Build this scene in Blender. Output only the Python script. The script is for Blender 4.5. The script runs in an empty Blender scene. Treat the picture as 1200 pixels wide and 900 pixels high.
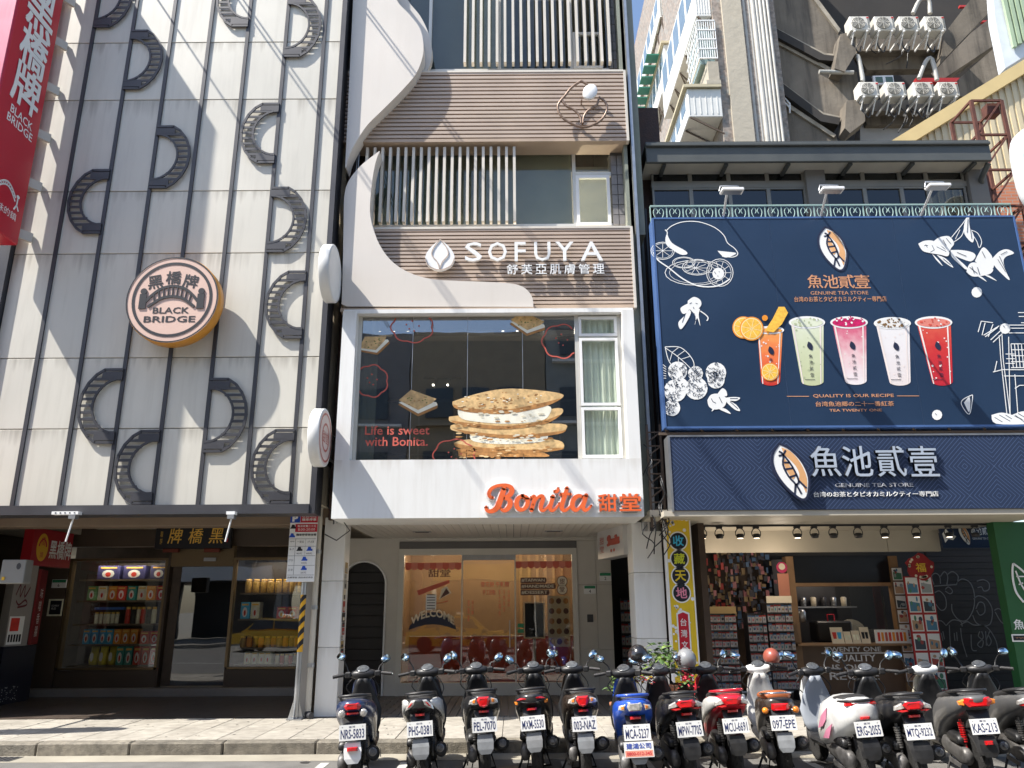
import bpy, math, random
from mathutils import Vector, Matrix
random.seed(7)
SC = bpy.context.scene
COL = SC.collection
R = math.radians
# ------------------------------------------------------------------ camera
FPX, PITCH, ROLL, CAMZ = 910.0, R(16.1), R(0.35), 1.72
cam_d = bpy.data.cameras.new('camera'); cam = bpy.data.objects.new('camera', cam_d); COL.objects.link(cam)
cam_d.sensor_fit = 'HORIZONTAL'; cam_d.sensor_width = 36.0; cam_d.lens = 36.0*FPX/1200.0
cam_d.clip_start = 0.1; cam_d.clip_end = 2000
CM = Matrix.Rotation(math.pi/2+PITCH, 4, 'X') @ Matrix.Rotation(-ROLL, 4, 'Z')
cam.matrix_world = Matrix.Translation((0, 0, CAMZ)) @ CM
SC.camera = cam
# ------------------------------------------------------------------ sun and sky
SUNV = Vector((-2.2, -1.0, 3.3)).normalized()          # towards the sun
SC.view_settings.view_transform = 'Standard'; SC.view_settings.look = 'None'
SC.view_settings.exposure = 0.98; SC.view_settings.gamma = 1.0
w = bpy.data.worlds.new('World'); SC.world = w; w.use_nodes = True
nt = w.node_tree; bg = nt.nodes['Background']
sky = nt.nodes.new('ShaderNodeTexSky'); sky.sky_type = 'NISHITA'; sky.sun_disc = False
sky.sun_elevation = math.asin(SUNV.z); sky.sun_rotation = math.atan2(SUNV.x, SUNV.y)
sky.air_density = 1.0; sky.dust_density = 1.2; sky.ozone_density = 1.0
nt.links.new(sky.outputs[0], bg.inputs[0]); bg.inputs[1].default_value = 0.135
sl = bpy.data.lights.new('sun', 'SUN'); sl.energy = 4.8; sl.angle = R(0.53); sl.color = (1.0, 0.95, 0.87)
so = bpy.data.objects.new('sun', sl); COL.objects.link(so)
so.rotation_euler = (-SUNV).to_track_quat('-Z', 'Y').to_euler()

# ------------------------------------------------------------------ helpers
_cr = CM.to_3x3()
def ray(px, py): return _cr @ Vector(((px-600)/FPX, -(py-450)/FPX, -1.0))
def at(px, py, Y):                       # world point seen at (px,py) lying on the plane y=Y
    d = ray(px, py); t = Y/d.y
    return Vector((d.x*t, Y, CAMZ+d.z*t))
def atz(px, py, z):
    d = ray(px, py); t = (z-CAMZ)/d.z
    return Vector((d.x*t, d.y*t, z))
def AX(px, py, Y): return at(px, py, Y).x
def AZ(px, py, Y): return at(px, py, Y).z

MATS = {}
def _n(t, typ, **kw):
    n = t.nodes.new(typ)
    for k, v in kw.items(): setattr(n, k, v)
    return n
def mat(name, col, rough=0.6, metal=0.0, var=0.12, scale=2.0, bump=0.0, bscale=30.0, dirt=0.0, dirtcol=(0.12,0.10,0.08),
        streak=0.0, coat=0.0, emit=0.0, spec=0.5, detail=6, dscale=None, drip=0.0):
    if name in MATS: return MATS[name]
    m = bpy.data.materials.new(name); m.use_nodes = True; t = m.node_tree; L = t.links
    b = t.nodes['Principled BSDF']
    b.inputs['Roughness'].default_value = rough; b.inputs['Metallic'].default_value = metal
    b.inputs['Specular IOR Level'].default_value = spec
    if coat: b.inputs['Coat Weight'].default_value = coat; b.inputs['Coat Roughness'].default_value = 0.08
    col = tuple(col)+(1,)
    tc = _n(t, 'ShaderNodeTexCoord')
    geo = _n(t, 'ShaderNodeNewGeometry')
    no = _n(t, 'ShaderNodeTexNoise'); no.inputs['Scale'].default_value = scale; no.inputs['Detail'].default_value = detail
    L.new(geo.outputs['Position'], no.inputs['Vector'])
    cr = _n(t, 'ShaderNodeMapRange'); cr.inputs[1].default_value = 0.25; cr.inputs[2].default_value = 0.75
    cr.inputs[3].default_value = 1-var; cr.inputs[4].default_value = 1+var
    L.new(no.outputs[0], cr.inputs[0])
    mx = _n(t, 'ShaderNodeVectorMath', operation='SCALE'); mx.inputs[0].default_value = col[:3]
    L.new(cr.outputs[0], mx.inputs['Scale'])
    out = mx.outputs[0]
    oi = _n(t, 'ShaderNodeObjectInfo')
    cr2 = _n(t, 'ShaderNodeMapRange'); cr2.inputs[3].default_value = 1-var*0.4; cr2.inputs[4].default_value = 1+var*0.4
    L.new(oi.outputs['Random'], cr2.inputs[0])
    mx2 = _n(t, 'ShaderNodeVectorMath', operation='SCALE'); L.new(out, mx2.inputs[0]); L.new(cr2.outputs[0], mx2.inputs['Scale']); out = mx2.outputs[0]
    if dirt or streak:
        n2 = _n(t, 'ShaderNodeTexNoise'); n2.inputs['Detail'].default_value = 8; n2.inputs['Roughness'].default_value = 0.65
        mp = _n(t, 'ShaderNodeMapping')
        s = dscale or 1.3
        mp.inputs['Scale'].default_value = (s*6, s*6, s*0.5) if streak else (s, s, s)
        L.new(geo.outputs['Position'], mp.inputs[0]); L.new(mp.outputs[0], n2.inputs['Vector'])
        n2.inputs['Scale'].default_value = 1.0
        r2 = _n(t, 'ShaderNodeMapRange'); r2.inputs[1].default_value = 0.48; r2.inputs[2].default_value = 0.72
        r2.inputs[4].default_value = max(dirt, streak)
        L.new(n2.outputs[0], r2.inputs[0])
        mm = _n(t, 'ShaderNodeMix', data_type='RGBA'); L.new(r2.outputs[0], mm.inputs[0]); L.new(out, mm.inputs[6]); mm.inputs[7].default_value = tuple(dirtcol)+(1,)
        out = mm.outputs[2]
    if drip:                               # water stains hanging from the top edge of each panel
        sg_ = _n(t, 'ShaderNodeSeparateXYZ'); L.new(tc.outputs['Generated'], sg_.inputs[0])
        rz = _n(t, 'ShaderNodeMapRange'); rz.inputs[1].default_value = 0.45; rz.inputs[2].default_value = 1.0; L.new(sg_.outputs[2], rz.inputs[0])
        n4 = _n(t, 'ShaderNodeTexNoise'); n4.inputs['Detail'].default_value = 5; mp4 = _n(t, 'ShaderNodeMapping'); mp4.inputs['Scale'].default_value = (9, 9, 0.35)
        L.new(geo.outputs['Position'], mp4.inputs[0]); L.new(mp4.outputs[0], n4.inputs['Vector']); n4.inputs['Scale'].default_value = 1
        m4 = _n(t, 'ShaderNodeMath', operation='MULTIPLY'); L.new(rz.outputs[0], m4.inputs[0]); L.new(n4.outputs[0], m4.inputs[1])
        r4 = _n(t, 'ShaderNodeMapRange'); r4.inputs[1].default_value = 0.38; r4.inputs[2].default_value = 0.62; r4.inputs[4].default_value = drip; L.new(m4.outputs[0], r4.inputs[0])
        mm4 = _n(t, 'ShaderNodeMix', data_type='RGBA'); L.new(r4.outputs[0], mm4.inputs[0]); L.new(out, mm4.inputs[6]); mm4.inputs[7].default_value = tuple(dirtcol)+(1,)
        out = mm4.outputs[2]
    L.new(out, b.inputs['Base Color'])
    rn = _n(t, 'ShaderNodeMapRange'); rn.inputs[3].default_value = max(0.02, rough*0.8); rn.inputs[4].default_value = min(1, rough*1.25)
    L.new(no.outputs[0], rn.inputs[0]); L.new(rn.outputs[0], b.inputs['Roughness'])
    if bump:
        n3 = _n(t, 'ShaderNodeTexNoise'); n3.inputs['Scale'].default_value = bscale; n3.inputs['Detail'].default_value = 5
        L.new(geo.outputs['Position'], n3.inputs['Vector'])
        bp = _n(t, 'ShaderNodeBump'); bp.inputs['Strength'].default_value = bump; bp.inputs['Distance'].default_value = 0.02
        L.new(n3.outputs[0], bp.inputs['Height']); L.new(bp.outputs[0], b.inputs['Normal'])
    if emit:
        b.inputs['Emission Color'].default_value = col; b.inputs['Emission Strength'].default_value = emit
    MATS[name] = m
    return m
def glass(name, tint=(0.8, 0.85, 0.85), refl=0.10, rough=0.01, wav=0.0):
    if name in MATS: return MATS[name]
    m = bpy.data.materials.new(name); m.use_nodes = True; t = m.node_tree; L = t.links
    t.nodes.remove(t.nodes['Principled BSDF'])
    tr = _n(t, 'ShaderNodeBsdfTransparent'); tr.inputs[0].default_value = tuple(tint)+(1,)
    gl = _n(t, 'ShaderNodeBsdfGlossy'); gl.inputs['Roughness'].default_value = rough; gl.inputs[0].default_value = (0.95, 0.97, 1, 1)
    lw = _n(t, 'ShaderNodeLayerWeight'); lw.inputs[0].default_value = 0.5
    pw = _n(t, 'ShaderNodeMath', operation='POWER'); L.new(lw.outputs['Facing'], pw.inputs[0]); pw.inputs[1].default_value = 4
    ma = _n(t, 'ShaderNodeMath', operation='MULTIPLY_ADD'); L.new(pw.outputs[0], ma.inputs[0]); ma.inputs[1].default_value = 0.8; ma.inputs[2].default_value = refl
    mx = _n(t, 'ShaderNodeMixShader'); L.new(ma.outputs[0], mx.inputs[0]); L.new(tr.outputs[0], mx.inputs[1]); L.new(gl.outputs[0], mx.inputs[2])
    if wav:
        geo = _n(t, 'ShaderNodeNewGeometry'); no = _n(t, 'ShaderNodeTexNoise'); no.inputs['Scale'].default_value = 1.1; no.inputs['Detail'].default_value = 1
        L.new(geo.outputs['Position'], no.inputs['Vector'])
        bp = _n(t, 'ShaderNodeBump'); bp.inputs['Strength'].default_value = wav; bp.inputs['Distance'].default_value = 0.05
        L.new(no.outputs[0], bp.inputs['Height']); L.new(bp.outputs[0], gl.inputs['Normal']); L.new(bp.outputs[0], lw.inputs['Normal'])
    L.new(mx.outputs[0], t.nodes['Material Output'].inputs[0])
    MATS[name] = m
    return m
def flat(name, col, rough=0.5, **k): return mat(name, col, rough, var=k.pop('var', 0.05), **k)

def frame_of(a, b):
    d = (b-a).normalized(); u = d.cross(Vector((0, 0, 1)))
    if u.length < 0.05: u = d.cross(Vector((1, 0, 0)))
    u.normalize(); return u, d.cross(u).normalized()
class MB:
    def __init__(s): s.v = []; s.f = []; s.m = []; s.sm = []
    def add(s, vs, fs, m=0, smooth=False):
        o = len(s.v); s.v += [tuple(p) for p in vs]
        for f in fs: s.f.append([i+o for i in f]); s.m.append(m); s.sm.append(smooth)
        return s
    def box(s, x0, x1, y0, y1, z0, z1, m=0, bev=0.0):
        if x0 > x1: x0, x1 = x1, x0
        if y0 > y1: y0, y1 = y1, y0
        if z0 > z1: z0, z1 = z1, z0
        if bev <= 0:
            vs = [(x, y, z) for z in (z0, z1) for y in (y0, y1) for x in (x0, x1)]
            return s.add(vs, [(0,2,3,1), (4,5,7,6), (0,1,5,4), (2,6,7,3), (0,4,6,2), (1,3,7,5)], m)
        b = min(bev, (x1-x0)*.45, (y1-y0)*.45, (z1-z0)*.45)
        X = (x0, x0+b, x1-b, x1); Y = (y0, y0+b, y1-b, y1); Z = (z0, z0+b, z1-b, z1)
        idx = {}; vs = []
        def g(i, j, k):
            if (i, j, k) not in idx: idx[(i, j, k)] = len(vs); vs.append((X[i], Y[j], Z[k]))
            return idx[(i, j, k)]
        fs = []
        fs.append((g(0,1,1), g(0,1,2), g(0,2,2), g(0,2,1))); fs.append((g(3,1,1), g(3,2,1), g(3,2,2), g(3,1,2)))
        fs.append((g(1,0,1), g(2,0,1), g(2,0,2), g(1,0,2))); fs.append((g(1,3,1), g(1,3,2), g(2,3,2), g(2,3,1)))
        fs.append((g(1,1,0), g(1,2,0), g(2,2,0), g(2,1,0))); fs.append((g(1,1,3), g(2,1,3), g(2,2,3), g(1,2,3)))
        for a in (1, 2):
            pass
        e = lambda *q: fs.append(tuple(g(*p) for p in q))
        for j, jj in ((0, 1), (3, 2)):
            for k, kk in ((0, 1), (3, 2)): e((1, j, kk), (2, j, kk), (2, jj, k), (1, jj, k))
        for i, ii in ((0, 1), (3, 2)):
            for k, kk in ((0, 1), (3, 2)): e((i, 1, kk), (i, 2, kk), (ii, 2, k), (ii, 1, k))
            for j, jj in ((0, 1), (3, 2)): e((i, jj, 1), (i, jj, 2), (ii, j, 2), (ii, j, 1))
        for i, ii in ((0, 1), (3, 2)):
            for j, jj in ((0, 1), (3, 2)):
                for k, kk in ((0, 1), (3, 2)): e((i, jj, kk), (ii, j, kk), (ii, jj, k))
        return s.add(vs, fs, m)
    def obox(s, a, b, w, h, m=0):        # bar with rectangular section from a to b
        a = Vector(a); b = Vector(b); u, v = frame_of(a, b); u = u*w/2; v = v*h/2
        vs = [a-u-v, a+u-v, a+u+v, a-u+v, b-u-v, b+u-v, b+u+v, b-u+v]
        return s.add(vs, [(0,1,2,3), (7,6,5,4), (0,4,5,1), (1,5,6,2), (2,6,7,3), (3,7,4,0)], m)
    def tube(s, pts, r, n=8, m=0, cap=True):
        pts = [Vector(p) for p in pts]; rs = r if isinstance(r, (list, tuple)) else [r]*len(pts)
        vs = []; fs = []; u = None
        for i, p in enumerate(pts):
            d = (pts[min(i+1, len(pts)-1)]-pts[max(i-1, 0)]).normalized()
            if u is None: u = frame_of(p, p+d)[0]
            else:
                u = (u-d*u.dot(d))
                u = u.normalized() if u.length > 1e-6 else frame_of(p, p+d)[0]
            v = d.cross(u)
            for k in range(n):
                a = 2*math.pi*k/n; vs.append(p+(u*math.cos(a)+v*math.sin(a))*rs[i])
        for i in range(len(pts)-1):
            for k in range(n):
                k2 = (k+1) % n; fs.append((i*n+k, i*n+k2, (i+1)*n+k2, (i+1)*n+k))
        s.add(vs, fs, m, True)
        if cap:
            o = len(pts)-1
            s.add([vs[k] for k in range(n)], [tuple(range(n))[::-1]], m); s.add([vs[o*n+k] for k in range(n)], [tuple(range(n))], m)
        return s
    def cyl(s, a, b, r, n=16, m=0): return s.tube([a, b], r, n, m)
    def loft(s, secs, n=16, m=0, cap=True, sm=True):   # secs: list of rings (lists of points, same count)
        vs = []; fs = []; c = len(secs[0])
        for r_ in secs: vs += r_
        for i in range(len(secs)-1):
            for k in range(c):
                k2 = (k+1) % c; fs.append((i*c+k, i*c+k2, (i+1)*c+k2, (i+1)*c+k))
        if cap: fs.append(tuple(range(c))[::-1]); fs.append(tuple((len(secs)-1)*c+k for k in range(c)))
        return s.add(vs, fs, m, sm)
    def prismXZ(s, poly, y0, y1, m=0, top=None):       # polygon in x,z extruded in y
        n = len(poly); vs = [(x, y0, z) for x, z in poly]+[(x, y1, z) for x, z in poly]
        s.add(vs[:n], [tuple(range(n))], m); s.add(vs[n:], [tuple(range(n))[::-1]], m)
        return s.add(vs, [(i, i+n, (i+1) % n+n, (i+1) % n) for i in range(n)], m if top is None else top)
    def prism(s, poly3, off, m=0):
        n = len(poly3); P = [Vector(p) for p in poly3]; Q = [p+Vector(off) for p in P]
        s.add(P, [tuple(range(n))], m); s.add(Q, [tuple(range(n))[::-1]], m)
        return s.add(P+Q, [(i, i+n, (i+1) % n+n, (i+1) % n) for i in range(n)], m)
    def lathe(s, prof, c, ax='z', n=24, m=0):          # prof: (r, h)
        rings = []
        for r_, h in prof:
            ring = []
            for k in range(n):
                a = 2*math.pi*k/n; p = (r_*math.cos(a), r_*math.sin(a), h)
                if ax == 'z': q = p
                elif ax == 'x': q = (p[2], p[0], p[1])
                else: q = (p[0], p[2], p[1])
                ring.append((c[0]+q[0], c[1]+q[1], c[2]+q[2]))
            rings.append(ring)
        return s.loft(rings, m=m, cap=True)
    def xform(s, M):
        s.v = [tuple(M @ Vector(p)) for p in s.v]; return s
    def build(s, name, mats, parent=None, shade=None):
        me = bpy.data.meshes.new(name)
        o0 = Vector(parent.get('_loc', (0, 0, 0))) if parent else Vector((0, 0, 0))
        me.from_pydata([(p[0]-o0.x, p[1]-o0.y, p[2]-o0.z) for p in s.v], [], s.f)
        if not isinstance(mats, (list, tuple)): mats = [mats]
        for q in mats: me.materials.append(q)
        me.polygons.foreach_set('material_index', [min(i, len(mats)-1) for i in s.m])
        me.polygons.foreach_set('use_smooth', s.sm)
        me.update()
        return link(name, me, parent)
def link(name, me, parent=None):
    o = bpy.data.objects.new(name, me); COL.objects.link(o)
    if parent:
        o.parent = parent; o['_loc'] = parent.get('_loc', (0, 0, 0))
    return o
def thing(name, label, cat, loc=(0, 0, 0), group=None):
    o = bpy.data.objects.new(name, None); COL.objects.link(o); o.location = loc; o['_loc'] = tuple(loc)
    o.empty_display_size = 0.2
    o['label'] = label; o['category'] = cat
    if group: o['group'] = group
    return o
def tag(o, label, cat, group=None, kind=None):
    if label: o['label'] = label
    if cat: o['category'] = cat
    if group: o['group'] = group
    if kind: o['kind'] = kind
    return o
def struct(o): o['kind'] = 'structure'; return o
def copy_tree(o, parent=None):
    c = o.copy(); COL.objects.link(c)
    if parent: c.parent = parent
    for ch in [x for x in bpy.data.objects if x.parent == o]: copy_tree(ch, c)
    return c
def ellring(cx, cy, cz, rx, rz, ax='y', n=20, p=2.0, tilt=0.0):   # superellipse ring in plane normal to ax
    out = []
    for k in range(n):
        a = 2*math.pi*k/n; c, s_ = math.cos(a), math.sin(a)
        x = math.copysign(abs(c)**(2/p), c)*rx; z = math.copysign(abs(s_)**(2/p), s_)*rz
        if ax == 'y': out.append((cx+x, cy+tilt*z, cz+z))
        elif ax == 'z': out.append((cx+x, cy+z, cz+tilt*z))
        else: out.append((cx, cy+x, cz+z))
    return out
# ------------------------------------------------------------------ flat print: a mapping (u,v,w)->world ; u right, v up, w out of the face
def face_map(Y):                         # facade facing -Y, u=x, v=z
    return lambda u, v, w_: (u, Y-w_, v)
def quad_map(p00, p10, p01, outn):       # unit square to a parallelogram
    p00 = Vector(p00); U = Vector(p10)-p00; V = Vector(p01)-p00; N = Vector(outn)
    return lambda u, v, w_: tuple(p00+U*u+V*v+N*w_)
_tc = {}
def text_mesh(s, bold=0.0, shear=0.0, res=2):
    key = (s, bold, shear)
    if key in _tc: return _tc[key]
    cu = bpy.data.curves.new('t', 'FONT'); cu.body = s; cu.offset = bold; cu.shear = shear; cu.resolution_u = res
    cu.align_x = 'LEFT'; cu.space_line = 1.1
    ob = bpy.data.objects.new('t', cu); COL.objects.link(ob)
    bpy.context.view_layer.update()
    dg = bpy.context.evaluated_depsgraph_get(); ev = ob.evaluated_get(dg); me = ev.to_mesh()
    vs = [tuple(v.co) for v in me.vertices]; fs = [tuple(p.vertices) for p in me.polygons]
    ev.to_mesh_clear(); bpy.data.objects.remove(ob); bpy.data.curves.remove(cu)
    if not vs: vs = [(0, 0, 0), (1, 0, 0), (0, 1, 0)]; fs = []
    xs = [v[0] for v in vs]; ys = [v[1] for v in vs]
    _tc[key] = (vs, fs, (min(xs), max(xs), min(ys), max(ys)))
    return _tc[key]
def put_text(mb, s, box, mp, w0=0.004, depth=0.0, m=0, bold=0.0, shear=0.0, keep=False, arc=None, side=None):
    if bold > 0 and any(ord(c_) > 0x2e80 for c_ in s):
        L0 = max(len(q_) for q_ in s.split('\n')); N0 = len(s.split('\n'))
        du = (box[1]-box[0])/L0*bold*0.55; dv = (box[3]-box[2])/N0*bold*0.55
        for i_, (a_, b_) in enumerate(((-1,-1),(1,-1),(-1,1),(1,1))):
            put_text(mb, s, (box[0]+du+a_*du, box[1]-du+a_*du, box[2]+dv+b_*dv, box[3]-dv+b_*dv), mp, w0, depth+i_*0.0004 if depth else 0.0, m, 0.0, shear, keep, arc, side) if depth else put_text(mb, s, (box[0]+du+a_*du, box[1]-du+a_*du, box[2]+dv+b_*dv, box[3]-dv+b_*dv), mp, w0+i_*0.0004, 0.0, m, 0.0, shear, keep, arc, side)
        return mb
    vs, fs, (x0, x1, y0, y1) = text_mesh(s, bold, shear)
    u0, u1, v0, v1 = box
    sx = (u1-u0)/max(1e-6, x1-x0); sy = (v1-v0)/max(1e-6, y1-y0)
    ou, ov = u0, v0
    if keep:
        k = min(sx, sy); ou += ((u1-u0)-k*(x1-x0))/2; ov += ((v1-v0)-k*(y1-y0))/2; sx = sy = k
    P = [(ou+(x-x0)*sx, ov+(y-y0)*sy) for x, y, _ in vs]
    if arc:                              # arc=(cu,cv,rise): parabola bend
        P = [(a, b+arc*(1-((a-(u0+u1)/2)/((u1-u0)/2))**2)) for a, b in P]
    mb.add([mp(a, b, w0+depth) for a, b in P], fs, m)
    if depth:
        cnt = {}
        for f in fs:
            for i in range(len(f)):
                e = (f[i], f[(i+1) % len(f)]); cnt[e] = 1
        ed = [e for e in cnt if (e[1], e[0]) not in cnt]
        o = []; q = []
        for a, b in ed:
            k = len(o); o += [mp(*P[a], w0+depth), mp(*P[b], w0+depth), mp(*P[b], w0), mp(*P[a], w0)]; q.append((k, k+3, k+2, k+1))
        mb.add(o, q, m if side is None else side)
    return mb
def put_poly(mb, pts, mp, w0=0.004, m=0):
    mb.add([mp(a, b, w0) for a, b in pts], [tuple(range(len(pts)))], m); return mb
def put_slab(mb, pts, mp, w0, w1, m=0, side=None):
    n = len(pts)
    mb.add([mp(a, b, w1) for a, b in pts], [tuple(range(n))], m)
    mb.add([mp(a, b, w1) for a, b in pts]+[mp(a, b, w0) for a, b in pts], [(i, i+n, (i+1) % n+n, (i+1) % n) for i in range(n)], m if side is None else side)
    return mb
def put_stroke(mb, pts, wd, mp, w0=0.004, depth=0.0, m=0):
    n = len(pts); L_ = []; R_ = []
    ws = wd if isinstance(wd, (list, tuple)) else [wd]*n
    for i in range(n):
        a = Vector(pts[max(i-1, 0)]); b = Vector(pts[min(i+1, n-1)]); d = b-a
        if d.length < 1e-9: d = Vector((1, 0))
        d.normalize(); nn = Vector((-d.y, d.x))*ws[i]/2; p = Vector(pts[i])
        L_.append(tuple(p+nn)); R_.append(tuple(p-nn))
    for i in range(n-1):
        put_slab(mb, [R_[i], R_[i+1], L_[i+1], L_[i]], mp, w0, w0+depth, m) if depth else put_poly(mb, [R_[i], R_[i+1], L_[i+1], L_[i]], mp, w0, m)
    return mb
def spl(pts, k=6):                       # Catmull-Rom through 2d (or n-d) points
    out = []; n = len(pts)
    for i in range(n-1):
        p0 = pts[max(i-1, 0)]; p1 = pts[i]; p2 = pts[i+1]; p3 = pts[min(i+2, n-1)]
        for j in range(k):
            t = j/k
            out.append(tuple(0.5*((2*b)+(-a+c)*t+(2*a-5*b+4*c-d)*t*t+(-a+3*b-3*c+d)*t**3) for a, b, c, d in zip(p0, p1, p2, p3)))
    out.append(tuple(pts[-1])); return out
def circ(cx, cy, r, n=24, ry=None, a0=0, a1=360): 
    full = abs(a1-a0) >= 360; k = n if full else n+1
    return [(cx+r*math.cos(R(a0+(a1-a0)*i/n)), cy+(ry or r)*math.sin(R(a0+(a1-a0)*i/n))) for i in range(k)]
# ------------------------------------------------------------------ palette
M = MATS
cream = mat('cream_cladding', (0.61,0.585,0.515), 0.42, var=0.06, scale=0.8, streak=0.16, drip=0.6, dirtcol=(0.27,0.245,0.20), dscale=1.6)
char = mat('charcoal_metal', (0.055,0.055,0.062), 0.45, metal=0.3, var=0.12)
brown = mat('brown_metal', (0.085,0.062,0.045), 0.45, var=0.15, scale=1.5)
dkwood = mat('dark_wood', (0.06,0.042,0.03), 0.45, var=0.3, scale=5)
bronze = mat('bronze_frame', (0.20,0.145,0.08), 0.35, metal=0.6, var=0.1)
white = mat('white_paint', (0.76,0.76,0.74), 0.45, var=0.04, scale=1.0, streak=0.2, drip=0.3, dirtcol=(0.42,0.38,0.32))
cleanw = mat('clean_white', (0.80,0.80,0.79), 0.4, var=0.02)
black = mat('black_plastic', (0.018,0.018,0.02), 0.4, var=0.15)
steel = mat('galvanised_steel', (0.42,0.43,0.44), 0.35, metal=0.8, var=0.12, scale=8)
redsign = mat('red_sign', (0.50,0.012,0.03), 0.35, var=0.05)
wprint = mat('white_print', (0.82,0.82,0.80), 0.5, var=0.03)
kprint = mat('black_print', (0.009,0.010,0.016), 0.5, var=0.03)
plaster = mat('beige_plaster', (0.42,0.38,0.30), 0.85, var=0.12, bump=0.3, dirt=0.35, dirtcol=(0.2,0.17,0.13))
dglass = glass('shop_glass', (0.92,0.93,0.92), 0.085, wav=0.06)
mirror_dark = glass('window_glass', (0.35,0.40,0.42), 0.16, wav=0.10)
gold = mat('gold_print', (0.90,0.55,0.10), 0.4, metal=0.0, var=0.05)

YB, YP, YS = 11.8, 12.7, 15.9
KY = 10.45
# ------------------------------------------------------------------ ground
asph = mat('asphalt', (0.15,0.145,0.135), 0.85, var=0.25, scale=3.0, bump=0.5, bscale=120, dirt=0.35, dirtcol=(0.16,0.15,0.13), dscale=0.8)
conc = mat('gutter_concrete', (0.30,0.275,0.22), 0.85, var=0.15, bump=0.3, bscale=60, dirt=0.4, dirtcol=(0.17,0.15,0.12))
kerbm = mat('kerb_granite', (0.19,0.17,0.135), 0.85, var=0.4, scale=14, bump=0.6, bscale=70, dirt=0.8, dirtcol=(0.07,0.062,0.05), dscale=4)
slabm = mat('paving_stone', (0.33,0.305,0.26), 0.8, var=0.25, scale=7, bump=0.4, bscale=50, dirt=0.6, dirtcol=(0.18,0.16,0.13), dscale=1.5)
paint = mat('road_paint', (0.45,0.45,0.42), 0.7, var=0.3, scale=12, dirt=0.85, dirtcol=(0.14,0.14,0.13), dscale=6)
g = MB(); g.add([(-600,-600,-0.02),(600,-600,-0.02),(600,900,-0.02),(-600,900,-0.02)], [(0,1,2,3)])
struct(g.build('ground', conc))
g = MB(); g.add([(-60,-6.5,0),(60,-6.5,0),(60,KY-0.42,0),(-60,KY-0.42,0)], [(0,1,2,3)])
road = struct(g.build('road', asph))
g = MB().box(-60,60,KY-0.42,KY,-0.1,0.004)
struct(g.build('gutter', conc))
# drain grate in the gutter
dg_ = thing('drain_grate', 'slotted dark drain grate let into the gutter at the far left', 'drain grate', (-6.6,KY-0.22,0))
MB().box(-7.35,-6.0,KY-0.36,KY-0.06,0.0,0.008).build('frame', mat('grate_iron',(0.10,0.10,0.10),0.6,metal=0.6), dg_)
b_ = MB()
for i in range(18): b_.box(-7.3+i*0.072,-7.3+i*0.072+0.035,KY-0.33,KY-0.09,0.008,0.014)
bb = b_.build('bars', M['charcoal_metal'], dg_); bb['kind'] = 'stuff'
# painted stall lines for the scooters
mk = MB()
for i in range(15):
    x = -2.25+i*0.93
    mk.add([(x,7.6,0.004),(x+0.10,7.6,0.004),(x+0.10,KY-0.55,0.004),(x,KY-0.55,0.004)], [(0,1,2,3)])
mk.add([(-60,4.2,0.004),(60,4.2,0.004),(60,4.35,0.004),(-60,4.35,0.004)], [(0,1,2,3)])
mo = mk.build('road_marking', paint, None); struct(mo)
pv = thing('pavement', None, None); del pv['label']; del pv['category']; pv['kind'] = 'structure'
MB().box(-60,60,KY+0.2,15.7,-0.1,0.135).build('bed', M['gutter_concrete'], pv)
x = -10.5; kp = None; rnd = random.Random(3)
ks = MB().box(0.004,1.146,KY,KY+0.2,-0.05,0.15,bev=0.018)
kp = ks.build('kerb_stone', kerbm, pv)
kp.location.x = x
for i in range(1, 19):
    c = kp.copy(); COL.objects.link(c); c.location = (x+i*1.15, rnd.uniform(-.006,.006), rnd.uniform(-.004,.003))
sl_ = MB().box(0.004,0.446,KY+0.205,KY+1.196,0.09,0.15,bev=0.004).build('paving_slab', slabm, pv)
sl_.location.x = -10.5
for r_ in range(2):
    for i in range(48):
        if r_ == 0 and i == 0: continue
        c = sl_.copy(); COL.objects.link(c); c.location = (-10.5+i*0.45+(0.0 if r_ else 0), r_*1.0, rnd.uniform(-.004,.002))
# arcade floors
woodfl = mat('arcade_floor_tiles', (0.075,0.058,0.047), 0.35, var=0.3, scale=4, streak=0)
af = thing('arcade_floor', None, None); del af['label']; del af['category']; af['kind'] = 'structure'
x0a, x1a = -11.5, -3.0
ft = MB().box(0.004,1.196,0.003,0.197,0.09,0.157).build('floor_board', woodfl, af)
ft.location = (x0a, 12.70, 0)
for r_ in range(15):
    for i in range(8):
        if r_ == 0 and i == 0: continue
        c = ft.copy(); COL.objects.link(c); c.location = (x0a+i*1.2-(0.6 if r_ % 2 else 0), 12.70+r_*0.2, 0)
deckm = mat('grey_deck', (0.10,0.095,0.09), 0.6, var=0.2, scale=6)
db = MB().box(0.006,0.124,12.66,15.7,0.10,0.158).build('deck_board', deckm, af)
db.location.x = -2.95
for i in range(1, 100):
    c = db.copy(); COL.objects.link(c); c.location.x = -2.95+i*0.13

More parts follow.
